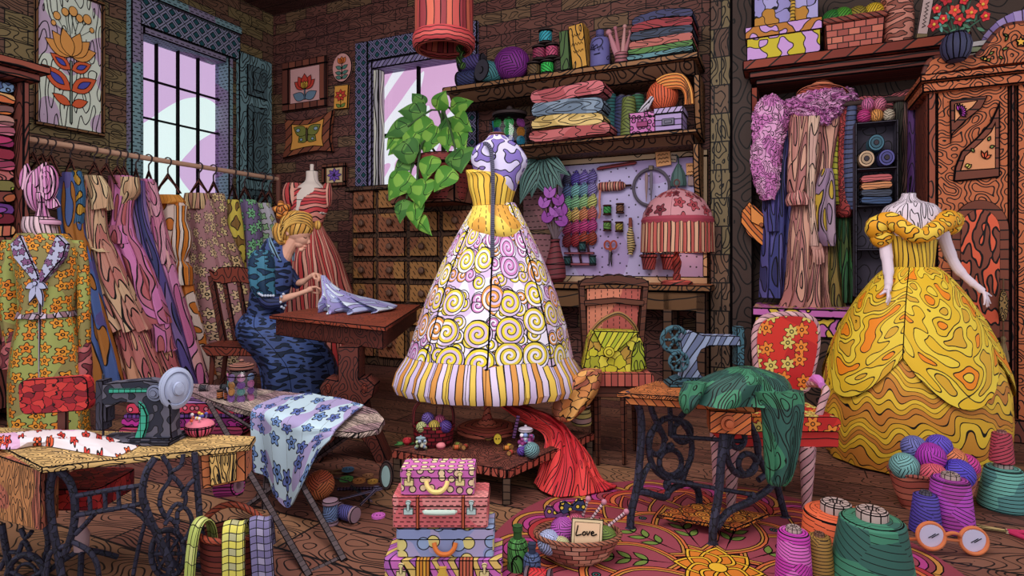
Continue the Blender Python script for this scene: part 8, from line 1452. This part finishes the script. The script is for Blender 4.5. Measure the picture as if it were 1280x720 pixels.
for p in ([(-12, 41), (-13, 35), (-14, 29), (-10, 29.5), (-7, 30.5)], [(-4, 34), (-6, 31.5), (-4.5, 29.5), (-2, 31), (-2.6, 33.4), (-4, 34)], [(-.5, 34.5), (.6, 30), (3.4, 35)], [(5, 32), (8.2, 33.2), (7, 34.8), (5, 33.4), (5.4, 30.6), (8, 30), (12, 32)]): mb.tube([(a, -3, b) for a, b in p], .8, 6, sm=4, tf=M)
t.part('lettering', mb, INK); mb = MB(.2)
for x, z in ((9, 16), (12.5, 14.5)): mb.decal([(x, z - 2.4), (x + 2.4, z + .6), (x + 1.4, z + 2), (x, z + 1), (x - 1.4, z + 2), (x - 2.4, z + .6)], -2.6, tf=M)
t.part('heart', mb, INK)
for (x0, z0_, x1, z1, nm) in ((2, 40, 14, 76, 'rosy knitting needle sticking up from the Love card basket, more upright'), (10, 40, 34, 72, 'rosy knitting needle sticking up from the Love card basket, more slanted'), (30, 34, 62, 60, 'striped white needle leaning out over the Love card basket rim')):
    q = T('knitting_needle', nm, 'needle', 722, 702, group='needles in the Love card basket'); mb = MB(0); mb.tube([(x0, 6, z0_), ((x0 + x1) / 2, 6, (z0_ + z1) / 2), (x1, 6, z1)], 1.8, 8); q.part('shaft', mb, pat('waves', (206, 170, 180), s=4, amp=0)); mb = MB(0); mb.ball((x1, 6, z1), 3.6, n=10, m=8); q.part('knob', mb, flat((190, 120, 140)))
for dx, z, a, c, nm in ((-26, 56, 15, (110, 60, 110), 'purple yellow-spotted felt bow in the Love card basket'), (-6, 66, -8, (54, 56, 90), 'navy yellow-spotted felt bow in the Love card basket')):
    q = T('felt_bow', nm, 'bow', 722, 702, group='felt bows in the Love card basket', solo=True); M = Matrix.Translation((dx, 12 - z * .1, z)) @ rot('Y', a); mb = MB(1); mb.prism([(0, 3), (8, 9), (15, 8), (17, 0), (13, -7), (5, -5), (0, -3), (-5, -5), (-13, -7), (-17, 0), (-15, 8), (-8, 9)], -3, 3, tf=M); q.one(mb, pat('dots', c, (230, 190, 70), s=9, rr=.28))
for px, py, r, h_, c, nm, yy in ((647, 712, 13, 46, (80, 140, 70), 'green glass bottle with an arched mark on the floor by the Love card basket', None), (665, 722, 11, 36, (76, 90, 130), 'blue bottle in front of the green bottle', None)):
    t = T('bottle', nm, 'bottle', px, py); mb = MB(1.1); mb.lathe([(r, 0), (r, h_ * .66), (r * .8, h_ * .8), (r * .42, h_ * .86)], 22, rings=(1,)); t.part('body', mb, pat('contour', c, s=12, sy=20, k=5)); mb = MB(1); mb.lathe([(r * .42, h_ * .86), (r * .42, h_ * 1.06), (r * .5, h_ * 1.06), (r * .5, h_ * 1.2)], 14); t.part('cap', mb, flat(tuple(int(x * .6) for x in c))); mb = MB(0); mb.tube([(-r * .5, -r * .9, 3), (-r * .5, -r * .92, h_ * .36), (0, -r - .6, h_ * .52), (r * .5, -r * .92, h_ * .36), (r * .5, -r * .9, 3)], 1, 6, sm=4); t.part('arched_mark', mb, INK)
t = T('thread_spool', 'red thread reel lying in front of the blue bottle', 'spool', 672, 732); spool_parts(t, 12, 34, yarn_mat((196, 40, 46), s=4), flat((96, 74, 84)), tf=Matrix.Translation((-16, 0, 12)) @ rot('Z', -14) @ Matrix.Rotation(PI / 2, 4, 'Y'))
# ------------------------------------------------------------------ basket and cones by the golden gown
t = T('yarn_basket', 'pink-brown round basket heaped with yarn in front of the golden gown', 'basket', 1166, 634); TB = t; mb = MB(1.1); mb.lathe([(38, 0), (46, 20), (53, 46), (50, 46), (42, 16), (10, 8)], 34, sy=.6, wob=lambda th, q: 1 + .01 * math.cos(12 * th)); t.part('basket', mb, pat('waves', (206, 116, 96), (176, 88, 76), (190, 104, 88), s=9, amp=7)); mb = MB(0); mb.tube([(52 * math.cos(a), 31.5 * math.sin(a), 46) for a in [2 * PI * i / 30 for i in range(30)]], 2.4, 8, closed=True); t.part('rim', mb, pat('waves', (150, 76, 66), s=5, amp=3))
for dx, dy, z, r, c, nm in ((-38, -4, 52, 17, (120, 170, 170), 'mint'), (-18, 8, 72, 15, (110, 110, 176), 'periwinkle'), (-9, -8, 66, 17, (170, 50, 170), 'magenta-purple'), (12, 6, 74, 15, (100, 76, 190), 'violet'), (24, -2, 60, 15, (214, 120, 80), 'orange'), (40, -2, 52, 15, (196, 60, 140), 'hot pink'), (-14, -20, 48, 15, (214, 90, 106), 'coral'), (18, -18, 48, 18, (86, 70, 190), 'deep violet')):
    o = T('yarn_ball', nm + ' yarn ball in the round basket by the golden gown', 'yarn', 1166, 634, group='yarn by the golden gown', solo=True); o.loc = o.loc + Vector((dx, dy, z)) * o.k; mb = MB(); mb.ball((0, 0, 0), r, n=22, m=14); o.one(mb, yarn_mat(c, s=3.4))
cone('large dark green thread cone, biggest of the cones on the rug', ((62, 122, 98), (50, 92, 84)), m_core, 52, 36, 100, 1090, 748)
cone('wide orange-red thread cone behind the dark green one', ((222, 98, 62),), m_core, 43, 36, 76, 1045, 715)
cone('magenta thread cone beside the olive one on the rug', ((186, 56, 160), (206, 96, 180)), m_core, 23, 18, 84, 992, 748)
cone('narrow olive-brown thread cone between the magenta and green ones', ((150, 112, 56),), flat((126, 84, 70)), 20, 13, 72, 1024, 742)
cone('small indigo thread cone behind the eyeglasses', ((82, 66, 160),), m_cored, 18, 13, 46, 1157, 664)
cone('magenta-purple thread cone between the indigo cone and the yarn basket', ((176, 70, 180), (160, 60, 150)), m_core, 26, 20, 62, 1188, 660)
tt = cone('teal thread cone near the wardrobe foot carrying a small red cone', ((104, 166, 156), (80, 130, 130)), m_core, 27, 19, 50, 1254, 634)
cone('small red thread cone standing on the teal cone', ((176, 66, 84),), flat((150, 96, 96)), 13, 10, 36, 1252, None, Y=tt.Y, z=(50 + 19 * .36) * tt.k)
# eyeglasses
t = T('eyeglasses', 'round orange-rimmed eyeglasses lying on the floor before the indigo cone', 'glasses', 1186, 692); m_gl = flat((206, 112, 70))
for cx, cz in ((-25, 24), (28, 18)):
    mb = MB(0); mb.tube([(cx + 17 * math.cos(2 * PI * i / 28), -4 + 3 * math.sin(2 * PI * i / 28), cz + 15 * math.sin(2 * PI * i / 28)) for i in range(28)], 2.3, 8, closed=True); t.part('rim', mb, m_gl)
    mb = MB(.1); mb.prism(ell(cx, cz, 15.6, 13.8, 24), -4.6, -3.4); t.part('lens', mb, flat((206, 196, 226), rough=.15))
    mb = MB(0)
    for d in (0, 4): mb.tube([(cx - 4 + d, -5, cz - 2), (cx + 5 + d, -5, cz + 3)], .5, 5)
    t.part('glint_mark', mb, INK)
mb = MB(0); mb.tube([(-8, -4, 25), (-2, -7, 29), (5, -7, 28), (11, -4, 23)], 2.2, 8, sm=4); mb.tube([(-8, -4, 20), (11, -4, 18)], 1.8, 8); t.part('bridge', mb, m_gl)
mb = MB(0); mb.tube([(-40, -3, 20), (-43, 14, 12), (-44, 46, 4)], 1.9, 8, sm=3); t.part('temple', mb, m_gl); mb = MB(0); mb.tube([(44, -3, 20), (48, 10, 14), (50, 40, 5)], 1.9, 8, sm=3); mb.tube([(34, -3, 6), (35, -4, 1)], 1.6, 6); t.part('temple', mb, m_gl)
# red-handled scissors and reel at the edge
t = T('scissors', 'crimson-handled scissors lying open on the planks by the eyeglasses', 'scissors', 1260, 668); mb = MB(.8)
for a in (54, 70): mb.plate([(-3, 0), (3, 0), (1, 52), (-1, 52)], 1 + a * .03, 3 + a * .03, tf=rot('Z', a))
t.part('blade', mb, flat((206, 176, 120))); mb = MB(.7); mb.lathe([(3.4, 1), (3.4, 6)], 12); t.part('pivot', mb, flat((190, 170, 140))); mb = MB(0)
for cx, cy, b in ((14, -48, .2), (34, -8, 1.2)): mb.tube([(cx + (9 if b < 1 else 14) * math.cos(a), cy + (22 if b < 1 else 9) * math.sin(a), 4) for a in [2 * PI * i / 20 for i in range(20)]], 3.4, 8, closed=True); mb.tube([(0, 0, 4), (cx * .5, cy * .4, 4), (cx * .86, cy * .6, 4)], 3, 8, sm=3)
t.part('handle', mb, flat((190, 44, 90)))
t = T('thread_spool', 'dark red reel lying by the wardrobe foot at the crimson scissors', 'spool', 1280, 642); spool_parts(t, 11, 26, yarn_mat((150, 40, 60), s=3), flat((130, 84, 90)), tf=Matrix.Translation((-8, 0, 11)) @ rot('Z', 40) @ Matrix.Rotation(PI / 2, 4, 'Y'))
